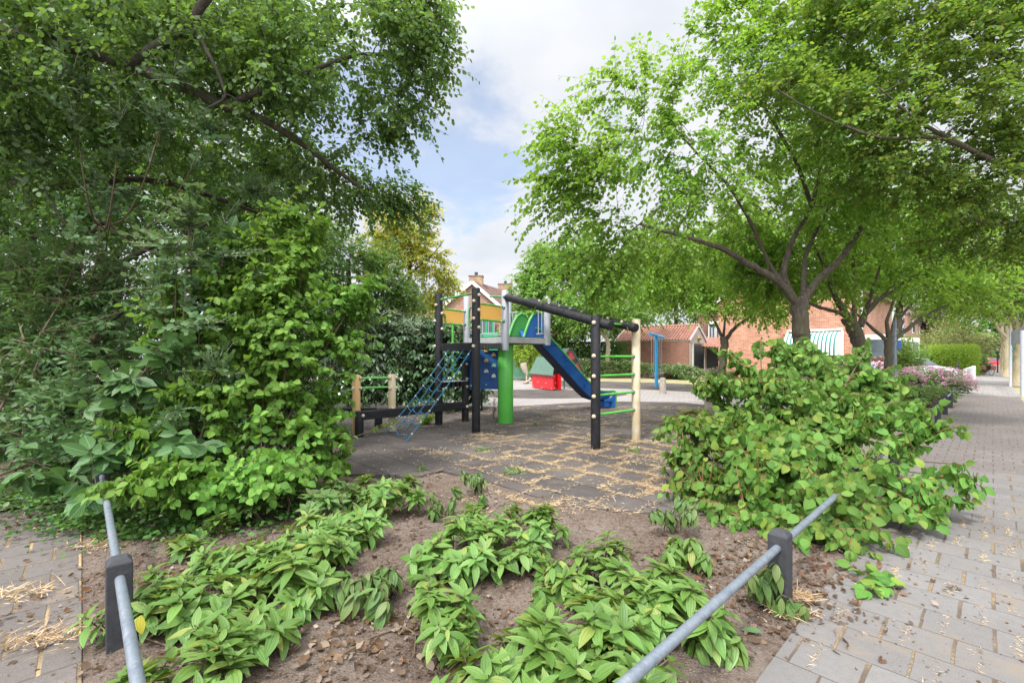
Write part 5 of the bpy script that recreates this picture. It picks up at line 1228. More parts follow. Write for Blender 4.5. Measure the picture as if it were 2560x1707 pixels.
simple_tree(26, 'purple_tree', 'dark purple-leaved tree behind the terrace house', 2330, 930, 66, [B(2325, 800, 66, (3.2, 2, 2.6)), B(2355, 830, 66, (2.4, 2, 1.6))], 120, T_KITE, M['purple'], M['bark'], .2, (.3, .45), tlen=(.8, 1.4))
simple_tree(27, 'lime_bush', 'bright yellow-green bush between the column and the playhouse', 1325, 955, 30, [B(1322, 880, 30, (1.0, .9, 1.0)), B(1300, 860, 31, (1.0, .9, 1.2)), B(1340, 865, 31, (.8, .8, .9))], 120, T_KITE, M['lime'], M['twig'], .05, (.12, .18), cat='bush')
simple_tree(28, 'dark_bush', 'dark green shrub mass right behind the green column', 1290, 955, 36, [B(1275, 860, 36, (1.8, 1, 1.4)), B(1330, 850, 37, (2.4, 1, 1.6)), B(1390, 860, 37, (2.2, 1, 1.5)), B(1285, 905, 36, (2.0, 1, 1.0))], 200, T_KITE, M['hedge'], M['twig'], .06, (.18, .26), cat='bush')
# ---- the spreading trees at right
YE = 10.6
tb = at(2004, 900, YE); tb[2] = 0
grow_tree(31, 'spreading_tree', 'nearest spreading bright green tree whose crown overhangs the playground, trunk before the awning', 'tree',
    [([tb, at(2004, 860, YE), at(2000, 790, YE), at(1998, 745, YE)], .185, .17),
     ([at(1992, 760, YE), at(1945, 700, YE-.3), at(1880, 665, YE-.6), at(1800, 618, YE-1.0), at(1740, 600, YE-1.3), at(1600, 560, YE-1.8)], .10, .025),
     ([at(1985, 750, YE), at(1955, 690, YE+.2), at(1975, 610, YE+.2), at(2030, 520, YE), at(2050, 420, YE-.2)], .09, .03),
     ([at(1985, 745, YE), at(1920, 660, YE+.3), at(1880, 560, YE), at(1820, 460, YE-.6), at(1700, 340, YE-1.2)], .065, .02),
     ([at(2010, 745, YE), at(2045, 700, YE), at(2100, 650, YE+.2), at(2150, 580, YE+.4), at(2200, 480, YE+.4)], .10, .03),
     ([at(2030, 520, YE), at(1990, 400, YE-.4), at(1900, 250, YE-.8), at(1850, 150, YE-1)], .05, .02),
     ([at(2010, 745, YE), at(2010, 640, YE+.8), at(2080, 500, YE+1), at(2120, 350, YE+.8)], .07, .02)],
    [B(1500, 420, 8.8, (1.0, .9, .75)), B(1420, 360, 8.6, (.55, .6, .45), 1.4), B(1400, 470, 8.7, (.45, .5, .35), 1.2), B(1620, 300, 9, (1.1, 1.0, .8)), B(1560, 560, 9, (1.2, 1.0, .8)), B(1560, 230, 9, (.7, .7, .4)), B(1750, 420, 9.3, (1.5, 1.2, 1.2)), B(1800, 200, 9.4, (1.3, 1.1, 1.0)), B(1880, 90, 9.6, (1.2, 1.0, .9)), B(1990, 350, 10.2, (1.6, 1.4, 1.6)), B(1700, 620, 11.4, (1.5, 1.0, .7)), B(1560, 620, 9.2, (.8, .8, .4)), B(1500, 680, 9.0, (.8, .8, .5)), B(2100, 180, 10.4, (1.6, 1.4, 1.3)), B(1880, 560, 12.0, (1.5, 1.0, .9)), B(2140, 480, 10.8, (1.3, 1.3, 1.2)), B(1850, 20, 9.4, (.9, .8, .5)), B(1480, 330, 8.8, (.5,.5,.3)), B(1900, 700, 12.0, (.9, .8, .35)), B(2080, 690, 12.2, (.9, .8, .35))],
    670, T_ROUND, M['elm'], M['bark'], leaf=(.065, .11), twigs=5, per=11, tlen=(.45, .95), droop=.5, tip=.55, shell=.7, spread=.55, reach=.8)
Y2 = 13.2; tb = at(2158, 900, Y2); tb[2] = 0
grow_tree(32, 'spreading_tree', 'leaning spreading tree standing just right of the striped awning', 'tree',
    [([tb, at(2155, 880, Y2), at(2140, 830, Y2), at(2118, 795, Y2)], .20, .17),
     ([at(2140, 815, Y2), at(2100, 780, Y2), at(2050, 770, Y2-.3), at(1980, 740, Y2-.6), at(1900, 700, Y2-.8)], .07, .02),
     ([at(2125, 800, Y2), at(2085, 740, Y2), at(2070, 690, Y2), at(2030, 600, Y2)], .10, .03),
     ([at(2135, 800, Y2), at(2135, 740, Y2+.3), at(2130, 660, Y2+.4), at(2150, 560, Y2+.4)], .07, .03),
     ([at(2150, 815, Y2), at(2165, 780, Y2), at(2200, 745, Y2), at(2270, 700, Y2), at(2360, 640, Y2)], .10, .03),
     ([at(2160, 790, Y2), at(2190, 700, Y2+.4), at(2220, 600, Y2+.4)], .06, .02)],
    [B(1900, 640, Y2, (1.8, 1.4, .9)), B(2040, 560, Y2, (2.0, 1.6, 1.3)), B(2200, 540, Y2+.3, (2.0, 1.6, 1.4)), B(2340, 590, Y2+.3, (1.7, 1.4, 1.1)), B(1960, 700, Y2-.6, (1.2, 1, .5)), B(2100, 400, Y2, (2.2, 1.6, 1.6)), B(2280, 690, Y2, (1.2, 1.2, .5)), B(1960, 690, Y2+1, (1.5, 1.2, .6)), B(2090, 670, Y2+1, (1.4, 1.2, .6)), B(1850, 660, Y2, (1.3, 1.2, .7))],
    620, T_KITE, M['elm'], M['bark'], leaf=(.10, .15), twigs=5, per=8, tlen=(.35, .65), droop=.4)
Y3 = 17.0; tb = at(2224, 900, Y3); tb[2] = 0
grow_tree(33, 'spreading_tree', 'third spreading tree, its trunk right beside the grey pole', 'tree',
    [([tb, at(2224, 900, Y3), at(2222, 850, Y3)], .17, .15),
     ([at(2222, 855, Y3), at(2180, 820, Y3), at(2150, 790, Y3), at(2080, 740, Y3)], .08, .02),
     ([at(2222, 850, Y3), at(2215, 800, Y3), at(2240, 740, Y3), at(2230, 660, Y3)], .08, .02),
     ([at(2225, 855, Y3), at(2260, 830, Y3), at(2310, 790, Y3), at(2365, 765, Y3), at(2440, 740, Y3)], .09, .025),
     ([at(2222, 850, Y3), at(2250, 790, Y3), at(2300, 740, Y3), at(2360, 700, Y3)], .08, .02),
     ([at(2225, 850, Y3), at(2240, 780, Y3+.4), at(2270, 700, Y3+.4)], .06, .02)],
    [B(2120, 690, Y3, (2.2, 1.6, 1.1)), B(2260, 670, Y3, (2.2, 1.8, 1.2)), B(2390, 690, Y3, (1.9, 1.6, 1.0)), B(2440, 740, Y3, (1.3, 1.2, .6)), B(2300, 560, Y3, (2.6, 1.8, 1.6)), B(2170, 590, Y3, (2, 1.6, 1.5))],
    400, T_KITE, M['elm'], M['bark'], leaf=(.11, .16), twigs=5, per=8, tlen=(.4, .75), droop=.4)
Y4 = 20.5; tb = at(1806, 900, Y4); tb[2] = 0
grow_tree(34, 'spreading_tree', 'small spreading tree in front of the dark gate beside the garage', 'tree',
    [([tb, at(1806, 900, Y4), at(1812, 860, Y4), at(1810, 842, Y4)], .155, .17),
     ([at(1808, 850, Y4), at(1795, 820, Y4), at(1780, 790, Y4), at(1740, 740, Y4)], .08, .02),
     ([at(1808, 848, Y4), at(1812, 800, Y4), at(1830, 740, Y4)], .06, .02),
     ([at(1814, 850, Y4), at(1835, 820, Y4), at(1870, 795, Y4), at(1920, 760, Y4)], .10, .03)],
    [B(1700, 720, Y4, (1.8, 1.4, .9)), B(1800, 690, Y4, (2.0, 1.6, 1.1)), B(1900, 710, Y4, (1.8, 1.4, 1.0)), B(1640, 700, Y4, (1.2, 1.2, .8)), B(1760, 760, Y4-.5, (1.4, 1.0, .5)), B(1930, 770, Y4-.4, (1.1, 1.0, .6)), B(1820, 620, Y4, (2, 1.6, 1.2)), B(1850, 770, Y4-.8, (.9, .7, .3))],
    420, T_KITE, M['elm'], M['bark'], leaf=(.12, .18), twigs=5, per=8, tlen=(.4, .75), droop=.4)
# field maple leaning in from the right edge
grow_tree(35, 'field_maple', 'dark leafy tree leaning in from the right edge, its limb crossing the upper right', 'tree',
    [([at(2860, 1010, 11)*[1, 1, 0], at(2850, 800, 10.5), at(2800, 560, 9.6), at(2760, 470, 9.2)], .24, .17),
     ([at(2760, 470, 9.2), at(2560, 440, 8.7), at(2420, 370, 8.4), at(2300, 310, 8.2), at(2190, 215, 8.0)], .07, .015),
     ([at(2420, 370, 8.4), at(2340, 340, 8.3), at(2200, 350, 8.2), at(2050, 290, 8.0), at(1950, 230, 8)], .04, .012),
     ([at(2760, 470, 9.2), at(2600, 250, 8.6), at(2450, 100, 8.2), at(2330, 20, 8.0)], .05, .015),
     ([at(2760, 470, 9.2), at(2600, 560, 9.4), at(2450, 560, 9.8), at(2350, 520, 9.8)], .07, .02)],
    [B(2480, 120, 8.4, (1.5, 1.1, 1.2)), B(2300, 90, 8.4, (1.3, 1.0, 1.0)), B(2330, 270, 8.4, (1.4, 1.0, .9)), B(2150, 260, 8.3, (1.2, .9, .8)), B(2520, 320, 8.6, (1.1, 1.0, 1.1)), B(2380, 440, 9, (1.4, 1.0, .7)), B(2540, 560, 9.6, (1.3, 1.0, .9)), B(2100, 60, 8.6, (1.3, 1.0, .9)), B(2420, 560, 10.4, (1.5, 1.1, .8)), B(2220, 400, 8.8, (1.3, .9, .6)), B(1960, 210, 8.4, (.8, .7, .5)), B(2480, -20, 8.4, (1.8, 1.2, .8)), B(2200, -40, 8.6, (1.8, 1.2, .8))],
    900, T_ROUND, M['fieldmaple'], M['bark'], leaf=(.06, .095), twigs=5, per=9, tlen=(.25, .5), droop=.3, tip=.2)
simple_tree(29, 'background_tree', 'dark tree mass closing the far end of the street', 2478, 925, 95, [B(2470, 860, 95, (6, 3, 5)), B(2510, 840, 95, (5, 3, 6)), B(2420, 850, 95, (5, 3, 5)), B(2560, 850, 92, (5, 3, 6))], 260, T_KITE, M['hedge'], M['bark'], .3, (.5, .7), tlen=(1.0, 2.0))
# avenue trees along the pavement
av = [(2547, 965, 24.5), (2519, 943, 35.), (2512, 936, 42.), (2508, 930, 50.), (2504, 925, 60.)]
words = ['nearest', 'second', 'third', 'fourth', 'farthest']
for i, (px, py, Y) in enumerate(av):
    simple_tree(41 + i, 'avenue_tree', words[i] + ' pale-trunked tree in the row along the right side of the pavement', px, py, Y,
        [B(px - 30, 780 - 70*(24/Y), Y, (2.6, 2.2, 1.5)), B(px + 60 - i*10, 720, Y, (3.2, 2.4, 2.2)), B(px - 80 + i*8, 740, Y, (2.2, 2.0, 1.6)), B(px - 10, 640 + i*20, Y, (3.4, 2.4, 2.2))],
        [330, 240, 170, 140, 120][i], T_KITE, M['fieldmaple'] if i < 3 else M['hedge'], M['bark_pale'], .27, (.14 + .03*i, .2 + .04*i), fork=(px + 2, 838 + i*8, Y), tlen=(.5, .9), group='row of pale-trunked trees along the pavement')

# ------------------------------------------------------------------ hedges and garden shrubs
def box_pts(r, c, ax, half, n):          # points near the faces (top, front, ends) of a clipped box
    k = r.rand(n); p = (r.rand(n, 3) * 2 - 1)
    f = r.choice(4, n, p=[.45, .35, .10, .10]); p[f == 0, 1] = -1; p[f == 1, 2] = 1; p[f == 2, 0] = -1; p[f == 3, 0] = 1
    nr = np.zeros((n, 3)); nr[f == 0, 1] = -1; nr[f == 1, 2] = 1; nr[f == 2, 0] = -1; nr[f == 3, 0] = 1
    AX = np.array(ax); return c + (p * half) @ AX, nr @ AX
def hedge(seed, name, label, c, ax, half, n, T, m, size, rough=.06, cat='hedge', core=True):
    r = rng(seed); h = thing(name, UP(c, 0), label, cat); P, Nn_ = box_pts(r, np.array(c, float), ax, np.array(half), n)
    P = P + r.normal(size=P.shape) * rough
    A = nrm(Nn_ * .6 + r.normal(size=P.shape) * .6 + np.array([0, 0, -.15])); N = Nn_ + r.normal(size=P.shape) * .5 + Zv * .3
    leaves('foliage', T, P, A, N, size[0] + (size[1]-size[0]) * r.rand(n), m, h)
    if core:
        b_ = MB(); rr = rng(seed + 1)
        for k in range(10):
            p = np.array(c) + ax[0] * half[0] * (rr.rand()*1.7-.85) ; b_.cyl(UP(p, 0), UP(p + [rr.normal()*.1, 0, 0], c[2]), .03, 6)
        b_.build('stems', M['twig'], h)
        inn = np.array(c) + (rr.rand(n//2, 3)*2-1) * (np.array(half)*.85) @ np.array(ax)
        leaves('inner_leaves', T, inn, unit(rr, n//2), unit(rr, n//2), np.full(n//2, size[1]*1.6), m, h)
    return h
X3 = (np.array([1., 0, 0]), np.array([0, 1., 0]), Zv)
hedge(51, 'clipped_hedge', 'clipped dark green hedge left of the garage', UP(at(1490, 900, 38), 1.35), X3, (2.5, .6, 1.32), 5500, T_KITE, M['hedge'], (.10, .16))
hedge(52, 'clipped_hedge', 'rounded yellow-green clipped hedge at the far bend of the pavement', UP(uv(56.5, 2.5), 1.22), (U, V, Zv), (3.3, 1.5, 1.2), 9000, T_KITE, M['lime'], (.09, .14), .12)
hedge(53, 'clipped_hedge', 'long low green hedge behind the pale car', UP(at(2290, 900, 41), .95), X3, (4.5, .5, .95), 4000, T_KITE, M['hedge'], (.12, .18))
hedge(54, 'garden_hedge', 'green garden hedge behind the wavy-topped gate', UP(at(1797, 900, 43), 1.5), X3, (1.6, .4, 1.5), 2000, T_KITE, M['hedge'], (.12, .18))
def mound(seed, name, label, blobs, nsh, T, m, size, twig='twig', per=6, cat='bush', flowers=None, arch=.3, base_y=None, shell=2.5, rad=.008, droop=.2, fsize=(.05, .08), nf=0, width=None, rootz=0.0, start=.35, pair=True, uvm=False, smooth=False):
    r = rng(seed); C = np.array([b[0] for b in blobs]); base = UP(C.mean(0), 0)
    o = thing(name, base, label, cat); tips = blob_pts(r, blobs, nsh, shell); tips[:, 2] = np.maximum(tips[:, 2], .03)
    roots = base + (tips - base) * np.array([.45, .45, 0]) + r.normal(size=tips.shape) * [.1, .1, 0]; roots[:, 2] = rootz
    shoots(r, o, roots, tips, T, m, M[twig], per=per, size=size, start=start, arch=arch, droop=droop, pair=pair, rad=rad, k=5, uvm=uvm, nm='foliage', smooth=smooth, width=width)
    if flowers:
        fp = blob_pts(r, blobs, nf, 30); fp = fp[fp[:, 2] > C[:, 2].min() - .2]; n = 9
        P = np.repeat(fp, n, 0) + unit(r, len(fp)*n) * [.07, .07, .03]; N = Zv + unit(r, len(P)) * .6
        leaves('flowers', T_KITE, P, unit(r, len(P)), N, fsize[0] + (fsize[1]-fsize[0]) * r.rand(len(P)), M[flowers], o)
    return o
mound(61, 'hydrangea', 'long bank of pink-flowering hydrangeas along the pavement in front of the pale car', [B(2250, 950, 22, (1.0, .9, .6)), B(2310, 946, 22.5, (1.1, .9, .64)), B(2370, 950, 22.5, (1.0, .8, .62)), B(2400, 965, 20, (.5, .6, .45))], 700, T_KITE, M['hyd_leaf'], (.10, .15), flowers='hyd_flower', nf=1100, fsize=(.05, .085), per=4)
mound(62, 'hydrangea', 'pink hydrangea left of the two people', [B(2120, 925, 20, (.8, .6, .6)), B(2165, 930, 20, (.7, .6, .55))], 220, T_KITE, M['hyd_leaf'], (.10, .15), flowers='hyd_flower', nf=160, per=5)
mound(63, 'hydrangea', 'pink-flowering bush at the right corner of the garage', [B(1700, 928, 33, (.95, .6, .65)), B(1680, 940, 32.5, (.9, .6, .4))], 220, T_KITE, M['hyd_leaf'], (.10, .15), flowers='hyd_flower', nf=70, per=5)
mound(64, 'hydrangea', 'pink flowering shrub at the foot of the dark gate', [B(1790, 936, 33, (1.0, .6, .55)), B(1845, 936, 32, (1.1, .6, .55))], 220, T_KITE, M['hyd_leaf'], (.10, .15), flowers='hyd_flower', nf=150, per=5)
mound(65, 'herb_border', 'loose green border of tall herbs along the garage wall behind the swings', [B(1560, 925, 34, (1.5, .6, .85)), B(1610, 928, 34, (1.2, .6, .7)), B(1660, 930, 33.5, (1.2, .6, .6)), B(1740, 938, 31, (1.2, .5, .4)), B(1450, 924, 34.5, (1.7, .6, .75)), B(1505, 925, 34, (1.5, .6, .85))], 1300, T_STRIP, M['herb'], (.16, .30), per=5, arch=.5, flowers='hyd_flower', nf=25)
mound(66, 'variegated_bush', 'wide pale creamy-green bush above the far hedge', [B(2330, 860, 47, (3.2, 1.5, 1.8)), B(2400, 845, 48, (3.2, 1.5, 1.9)), B(2455, 860, 48, (2.2, 1.4, 1.5)), B(2290, 870, 47, (2.0, 1.2, 1.4)), B(2370, 815, 49, (2.0, 1.2, 1.1))], 1500, T_KITE, M['variegated'], (.13, .2), per=6)
mound(67, 'green_bush', 'rough green bush behind the grey pole and hydrangeas', [B(2245, 870, 30, (.9, .8, 1.2)), B(2280, 880, 31, (1.2, .8, .9))], 300, T_KITE, M['fargreen'], (.12, .18), per=6)
mound(68, 'street_bush', 'small green bush at the end of the far hedge beside the bicycle', [B(2452, 905, 42, (.8, .8, 1.0)), B(2440, 920, 40, (.6, .6, .7))], 200, T_KITE, M['hedge'], (.12, .18), per=6)
mound(69, 'wild_plants', 'tangle of tall weeds between the rail and the hydrangeas', [B(2270, 990, 14.5, (.8, .6, .35)), B(2320, 985, 15, (.8, .6, .35)), B(2350, 985, 15.5, (.6, .6, .3)), B(2210, 1000, 14, (.6, .5, .3))], 380, T_STRIP, M['herb'], (.08, .16), per=6, arch=.5)
# laurel hedge
r = rng(71); lh = thing('laurel_hedge', UP(at(1020, 1000, 14), 0), 'tall glossy laurel hedge behind the balance beam', 'hedge')
blobs = [B(860, 900, 12.6, (1.3, .9, 1.2)), B(950, 890, 12.8, (1.3, .9, 1.3)), B(1040, 890, 13.3, (1.3, .9, 1.3)), B(1120, 900, 13.8, (1.2, .8, 1.25)), B(1185, 915, 14.3, (.55, .6, 1.1)), B(780, 880, 12.6, (1.2, .9, 1.5)), B(900, 960, 12.2, (1.4, .7, .7)), B(1050, 965, 12.7, (1.6, .7, .7)), B(1150, 970, 13.5, (1.0, .6, .65)), B(980, 820, 13.4, (1.6, .8, .6)), B(1120, 835, 14, (1.0, .7, .6))]
tips = blob_pts(r, blobs, 1500, 5); tips[:, 2] = np.maximum(tips[:, 2], .12); cc = UP(at(1010, 950, 13.6), 0)
roots = np.stack([cc[0] + (tips[:, 0]-cc[0])*.9, cc[1] + .5 + (tips[:, 1]-cc[1])*.3, tips[:, 2]*.72], 1)
shoots(r, lh, roots, tips, T_LONG, M['laurel'], M['twig'], per=7, size=(.13, .20), start=.35, arch=.25, droop=.75, pair=True, rad=.006, k=4, uvm=False, spread=.8, smooth=False)
# bits behind laurel on its left
mound(72, 'garden_shrub', 'pale yellow-green shrub above the laurel hedge, left of the tower', [B(1060, 810, 18, (1.0, .8, .6)), B(960, 800, 17, (.9, .8, .6)), B(1130, 830, 19, (1.2, .8, .6))], 300, T_KITE, M['variegated'], (.09, .14), per=6)

# ------------------------------------------------------------------ near shrubs at left
def near_shrub(seed, name, label, root_c, root_r, nroot, blobs, nsh, T, m, twig, size, per, arch=.25, droop=.55, shell=3, start=.3, pair=True, rad=.006, uvm=True, spread=.9, cat='shrub', rootz=0.0, width=None, face=0.9, mainr=.016, grow=1.0, stray=0.1):
    blobs = [(b[0], tuple(np.array(b[1]) * (grow, grow, grow)), *b[2:]) for b in blobs]
    r = rng(seed); o = thing(name, UP(root_c, 0), label, cat); rt = np.array(root_c) + r.normal(size=(nroot, 3)) * [root_r, root_r, 0]; rt[:, 2] = rootz
    # main stems to the blob centres, shoots leave the stems
    st = []; C = np.array([b[0] for b in blobs])
    p0 = rt[r.choice(nroot, len(C))]; mid = p0*.5 + C*.5; mid[:, 2] = C[:, 2]*.62; main = bez(p0, mid, C, 8)
    tube_batch('main_stems', main, np.linspace(mainr, .005, 8)[None].repeat(len(C), 0), 6, M['twig'], o)
    tips = blob_pts(r, blobs, nsh, shell); tips[:, 2] = np.maximum(tips[:, 2], .04)
    ex = r.rand(nsh) < stray; tips[ex] += (tips[ex] - C.mean(0)) * [.12, .12, .10] + Zv * .10 * r.rand(ex.sum(), 1); tips[:, 2] = np.maximum(tips[:, 2], .04)
    nodes = main[:, 2:].reshape(-1, 3); d = np.linalg.norm(tips[:, None] - nodes[None], axis=2)
    d = d + np.maximum(0, nodes[None, :, 2] - tips[:, None, 2]) * .8
    k = np.argsort(d, axis=1)[:, r.randint(0, 3)]; roots = nodes[k]
    shoots(r, o, roots, tips, T, m, M[twig], per=per, size=size, start=start, arch=arch, droop=droop, pair=pair, rad=rad, k=6, uvm=uvm, spread=spread, width=width, face=face, ctr=np.array(C).mean(0))
    return o
near_shrub(81, 'dogwood_shrub', 'tall bright green dogwood with round drooping leaves left of the climbing frame', at(700, 1180, 5.6), .45, 9,
    [B(620, 1180, 4.4, (.75, .45, .22)), B(450, 1190, 4.3, (.55, .4, .2)), B(760, 1080, 5.2, (.6, .45, .35)), B(600, 1000, 5.0, (.65, .5, .45)), B(760, 880, 5.4, (.65, .5, .45)), B(650, 760, 5.4, (.6, .5, .45)), B(840, 760, 5.6, (.45, .35, .25)), B(900, 735, 5.6, (.22, .2, .14)), B(870, 860, 5.6, (.35, .3, .22)), B(740, 620, 5.6, (.3, .3, .35)), B(680, 560, 5.6, (.35, .3, .2)), B(560, 880, 5.2, (.4, .4, .5)), B(800, 1160, 5.4, (.42, .4, .25)), B(560, 1240, 4.2, (.55, .35, .14)), B(830, 1010, 5.6, (.22, .25, .25)), B(720, 690, 5.5, (.5,.4,.3)), B(290, 1215, 3.9, (.26, .2, .09)), B(380, 1210, 4.0, (.3, .25, .12)), B(470, 1140, 4.6, (.4, .35, .2)), B(920, 780, 5.7, (.22, .2, .15)), B(780, 560, 5.7, (.22, .2, .3)), B(935, 718, 5.8, (.16, .15, .07)), B(905, 690, 5.8, (.15, .15, .1)), B(860, 840, 5.8, (.2,.2,.15)), B(470, 1000, 4.8, (.45, .35, .35)), B(420, 800, 5.1, (.4, .35, .4)), B(520, 720, 5.3, (.4, .35, .35)), B(340, 1080, 4.5, (.3, .3, .25)), B(600, 640, 5.5, (.35, .3, .25)), B(980, 1060, 6.0, (.1, .1, .1), .4), B(700, 820, 5.2, (.5, .4, .5)), B(820, 1090, 5.5, (.2,.2,.2))],
    1350, T_DOG, M['dog_left'], 'twig', (.055, .10), 7, arch=.18, droop=.65, start=.15, shell=1.2, grow=1.15)
near_shrub(82, 'silver_poplar', 'silvery grey-green poplar sapling with upright shoots in the middle of the left thicket', at(440, 1150, 5.2), .15, 3,
    [B(440, 620, 5.0, (.45, .4, .42)), B(480, 540, 5.0, (.25, .25, .25)), B(400, 720, 4.9, (.4, .35, .3)), B(560, 640, 5.2, (.35, .3, .3)), B(500, 820, 4.9, (.45, .4, .3)), B(540, 930, 4.8, (.35, .3, .25)), B(430, 1030, 4.6, (.3, .3, .2)), B(480, 480, 5.0, (.12, .12, .25))],
    190, T_ROUND, M['silver'], 'silvertwig', (.05, .08), 10, arch=.05, droop=-.15, start=.1, pair=False, uvm=False)
near_shrub(83, 'poplar_branches', 'loose silvery poplar foliage hanging in the dark tree at upper left', at(250, 520, 6.8), .1, 3,
    [B(430, 200, 5.6, (.5, .4, .5)), B(300, 300, 5.8, (.6, .4, .5)), B(520, 330, 5.9, (.45, .4, .4)), B(180, 200, 5.6, (.4, .4, .5)), B(620, 480, 6.4, (.5, .4, .25)), B(280, 470, 6.4, (.5, .4, .3)), B(190, 600, 6.0, (.35, .3, .35)), B(60, 330, 6, (.4, .4, .5))],
    230, T_ROUND, M['silver'], 'silvertwig', (.055, .085), 9, arch=.05, droop=.1, start=.1, pair=False, uvm=False, cat='foliage', rootz=3.6)
near_shrub(84, 'elder_shrub', 'mid green elder bush spreading at the far left edge', UP(at(80, 1150, 6.0), 0), .5, 6,
    [B(60, 1090, 5.4, (.8, .5, .35)), B(180, 1000, 5.6, (.6, .5, .4)), B(40, 900, 6.0, (.8, .5, .45)), B(220, 860, 6.2, (.6, .5, .4)), B(100, 740, 6.4, (.8, .5, .5)), B(300, 760, 6.6, (.6, .5, .4)), B(320, 1080, 5.4, (.5, .4, .35)), B(20, 640, 6.6, (.7, .5, .4)), B(230, 640, 6.6, (.6, .5, .4))],
    520, T_LONG, M['elder'], 'twig', (.08, .13), 8, arch=.12, droop=.4, start=.2, uvm=False)
near_shrub(85, 'walnut_sapling', 'sapling with large smooth oval leaves low at the left beside the path', UP(at(330, 1200, 5.0), 0), .2, 4,
    [B(330, 1000, 4.6, (.38, .3, .2)), B(250, 1110, 4.4, (.32, .3, .16)), B(90, 1200, 4.4, (.35, .3, .12)), B(240, 1210, 4.2, (.25, .2, .10)), B(360, 930, 4.7, (.3, .3, .2)), B(420, 860, 4.8, (.25, .25, .15)), B(20, 1130, 4.6, (.25, .2, .15)), B(580, 560, 5.4, (.2, .2, .12)), B(470, 1120, 4.4, (.25, .2, .2))],
    46, T_BIG, M['walnut'], 'twig', (.15, .25), 4, arch=.15, droop=.45, start=.35)
mound(86, 'thicket', 'dark undergrowth filling the foot of the left thicket', [(at(350, 1120, 6.5), (1.6, .8, .9)), (at(80, 1080, 7.5), (1.6, .8, 1.0)), (at(600, 1080, 7), (1.0, .6, .8)), (at(300, 900, 8), (2.0, .7, 1.0)), (at(650, 850, 7.2), (1.0, .6, 1.0)), (at(760, 980, 7.6), (.8, .6, .9))], 900, T_ROUND, M['elder'], (.08, .12), per=9, cat='bush', shell=1.5)
# bare branches at the left edge
bb = MB()
for pts in ([(0, 880, 6.0), (40, 850, 5.9), (110, 870, 5.9), (200, 890, 6.0)], [(0, 900, 5.9), (60, 860, 5.9), (100, 930, 5.9), (70, 960, 6)], [(110, 990, 5.8), (180, 950, 5.8), (260, 930, 6)], [(60, 850, 5.9), (45, 800, 6.1)], [(110, 870, 5.9), (80, 940, 5.8), (100, 1010, 5.8)], [(130, 830, 6.2), (240, 800, 6.2), (300, 780, 6.3)]):
    bb.tube([at(*p) for p in pts], .013, 6, True, .006)
tag(bb.build('bare_branches', M['twig'], None, True), 'bare brown fallen branches tangled in the elder at the left edge', 'branches')

# ------------------------------------------------------------------ the big leafy bush at right
near_shrub(91, 'dogwood_bush', 'broad waist-high dogwood bush with heart-like leaves spilling over the rail onto the pavement', UP(gp(2000, 1230), 0) + U*.6 + V*.25, .55, 14,
    [B(1960, 930, 6.2, (.55, .5, .30)), B(1900, 990, 6.0, (.7, .6, .35)), B(2090, 960, 6.2, (.6, .5, .35)), B(1990, 880, 6.4, (.3, .3, .16)), B(2190, 960, 6.0, (.35, .35, .25)), B(1780, 960, 6.2, (.3, .3, .14)), B(1850, 900, 6.3, (.25, .2, .12)),
     B(1800, 1110, 5.6, (.6, .5, .35)), B(1950, 1120, 5.2, (.7, .5, .35)), B(2120, 1090, 5.2, (.65, .5, .35)), B(2270, 1060, 5.3, (.45, .4, .28)), B(1720, 1160, 5.4, (.32, .3, .28)), B(1760, 1250, 4.9, (.35, .3, .22)),
     B(1900, 1240, 4.6, (.5, .4, .25)), B(2080, 1230, 4.3, (.5, .4, .28)), B(2230, 1200, 4.4, (.45, .4, .25)), B(2360, 1190, 4.5, (.28, .25, .18)), B(2140, 1330, 3.9, (.34, .3, .12)), B(2300, 1280, 4.1, (.28, .22, .12)), B(2050, 1340, 3.9, (.30, .25, .12)), B(2330, 1080, 5.2, (.25, .2, .15)), B(1700, 1060, 5.6, (.2, .2, .16)),
     B(1870, 1310, 4.3, (.3, .25, .10)), B(2400, 1160, 4.5, (.12, .1, .05)), B(2420, 1250, 4.3, (.12, .1, .04)), B(2000, 1150, 4.9, (.6, .4, .3)), B(1880, 1130, 5.0, (.5, .4, .3)), B(1880, 1060, 5.7, (.5, .4, .3)), B(2040, 1040, 5.7, (.5, .4, .3)), B(2170, 1030, 5.6, (.4, .35, .25)), B(2240, 960, 6.0, (.2, .2, .14)), B(1960, 870, 6.3, (.12, .12, .16)), B(2140, 900, 6.3, (.14, .14, .12)), B(2090, 1235, 4.0, (.28, .15, .14)), B(2010, 845, 6.3, (.06, .06, .16)), B(1900, 860, 6.3, (.06, .06, .14)), B(2170, 870, 6.2, (.06, .06, .12)), B(1820, 880, 6.2, (.08, .08, .12))],
    1450, T_DOG, M['dog'], 'redtwig', (.05, .115), 6, arch=.16, droop=1.05, start=.15, shell=1.6, grow=1.15, stray=.14, spread=.7)
mound(92, 'grass_tuft', 'mop of narrow drooping grass blades at the foot of the wooden bollard', [(gp(1740, 1052) + Zv*.10, (.38, .28, .15)), (gp(1690, 1060) + Zv*.08, (.25, .2, .11)), (gp(1800, 1075) + Zv*.08, (.3, .2, .12))], 380, T_STRIP, M['grass'], (.14, .24), per=4, cat='grass tuft', start=.5, arch=.6, rad=.002, droop=.5)

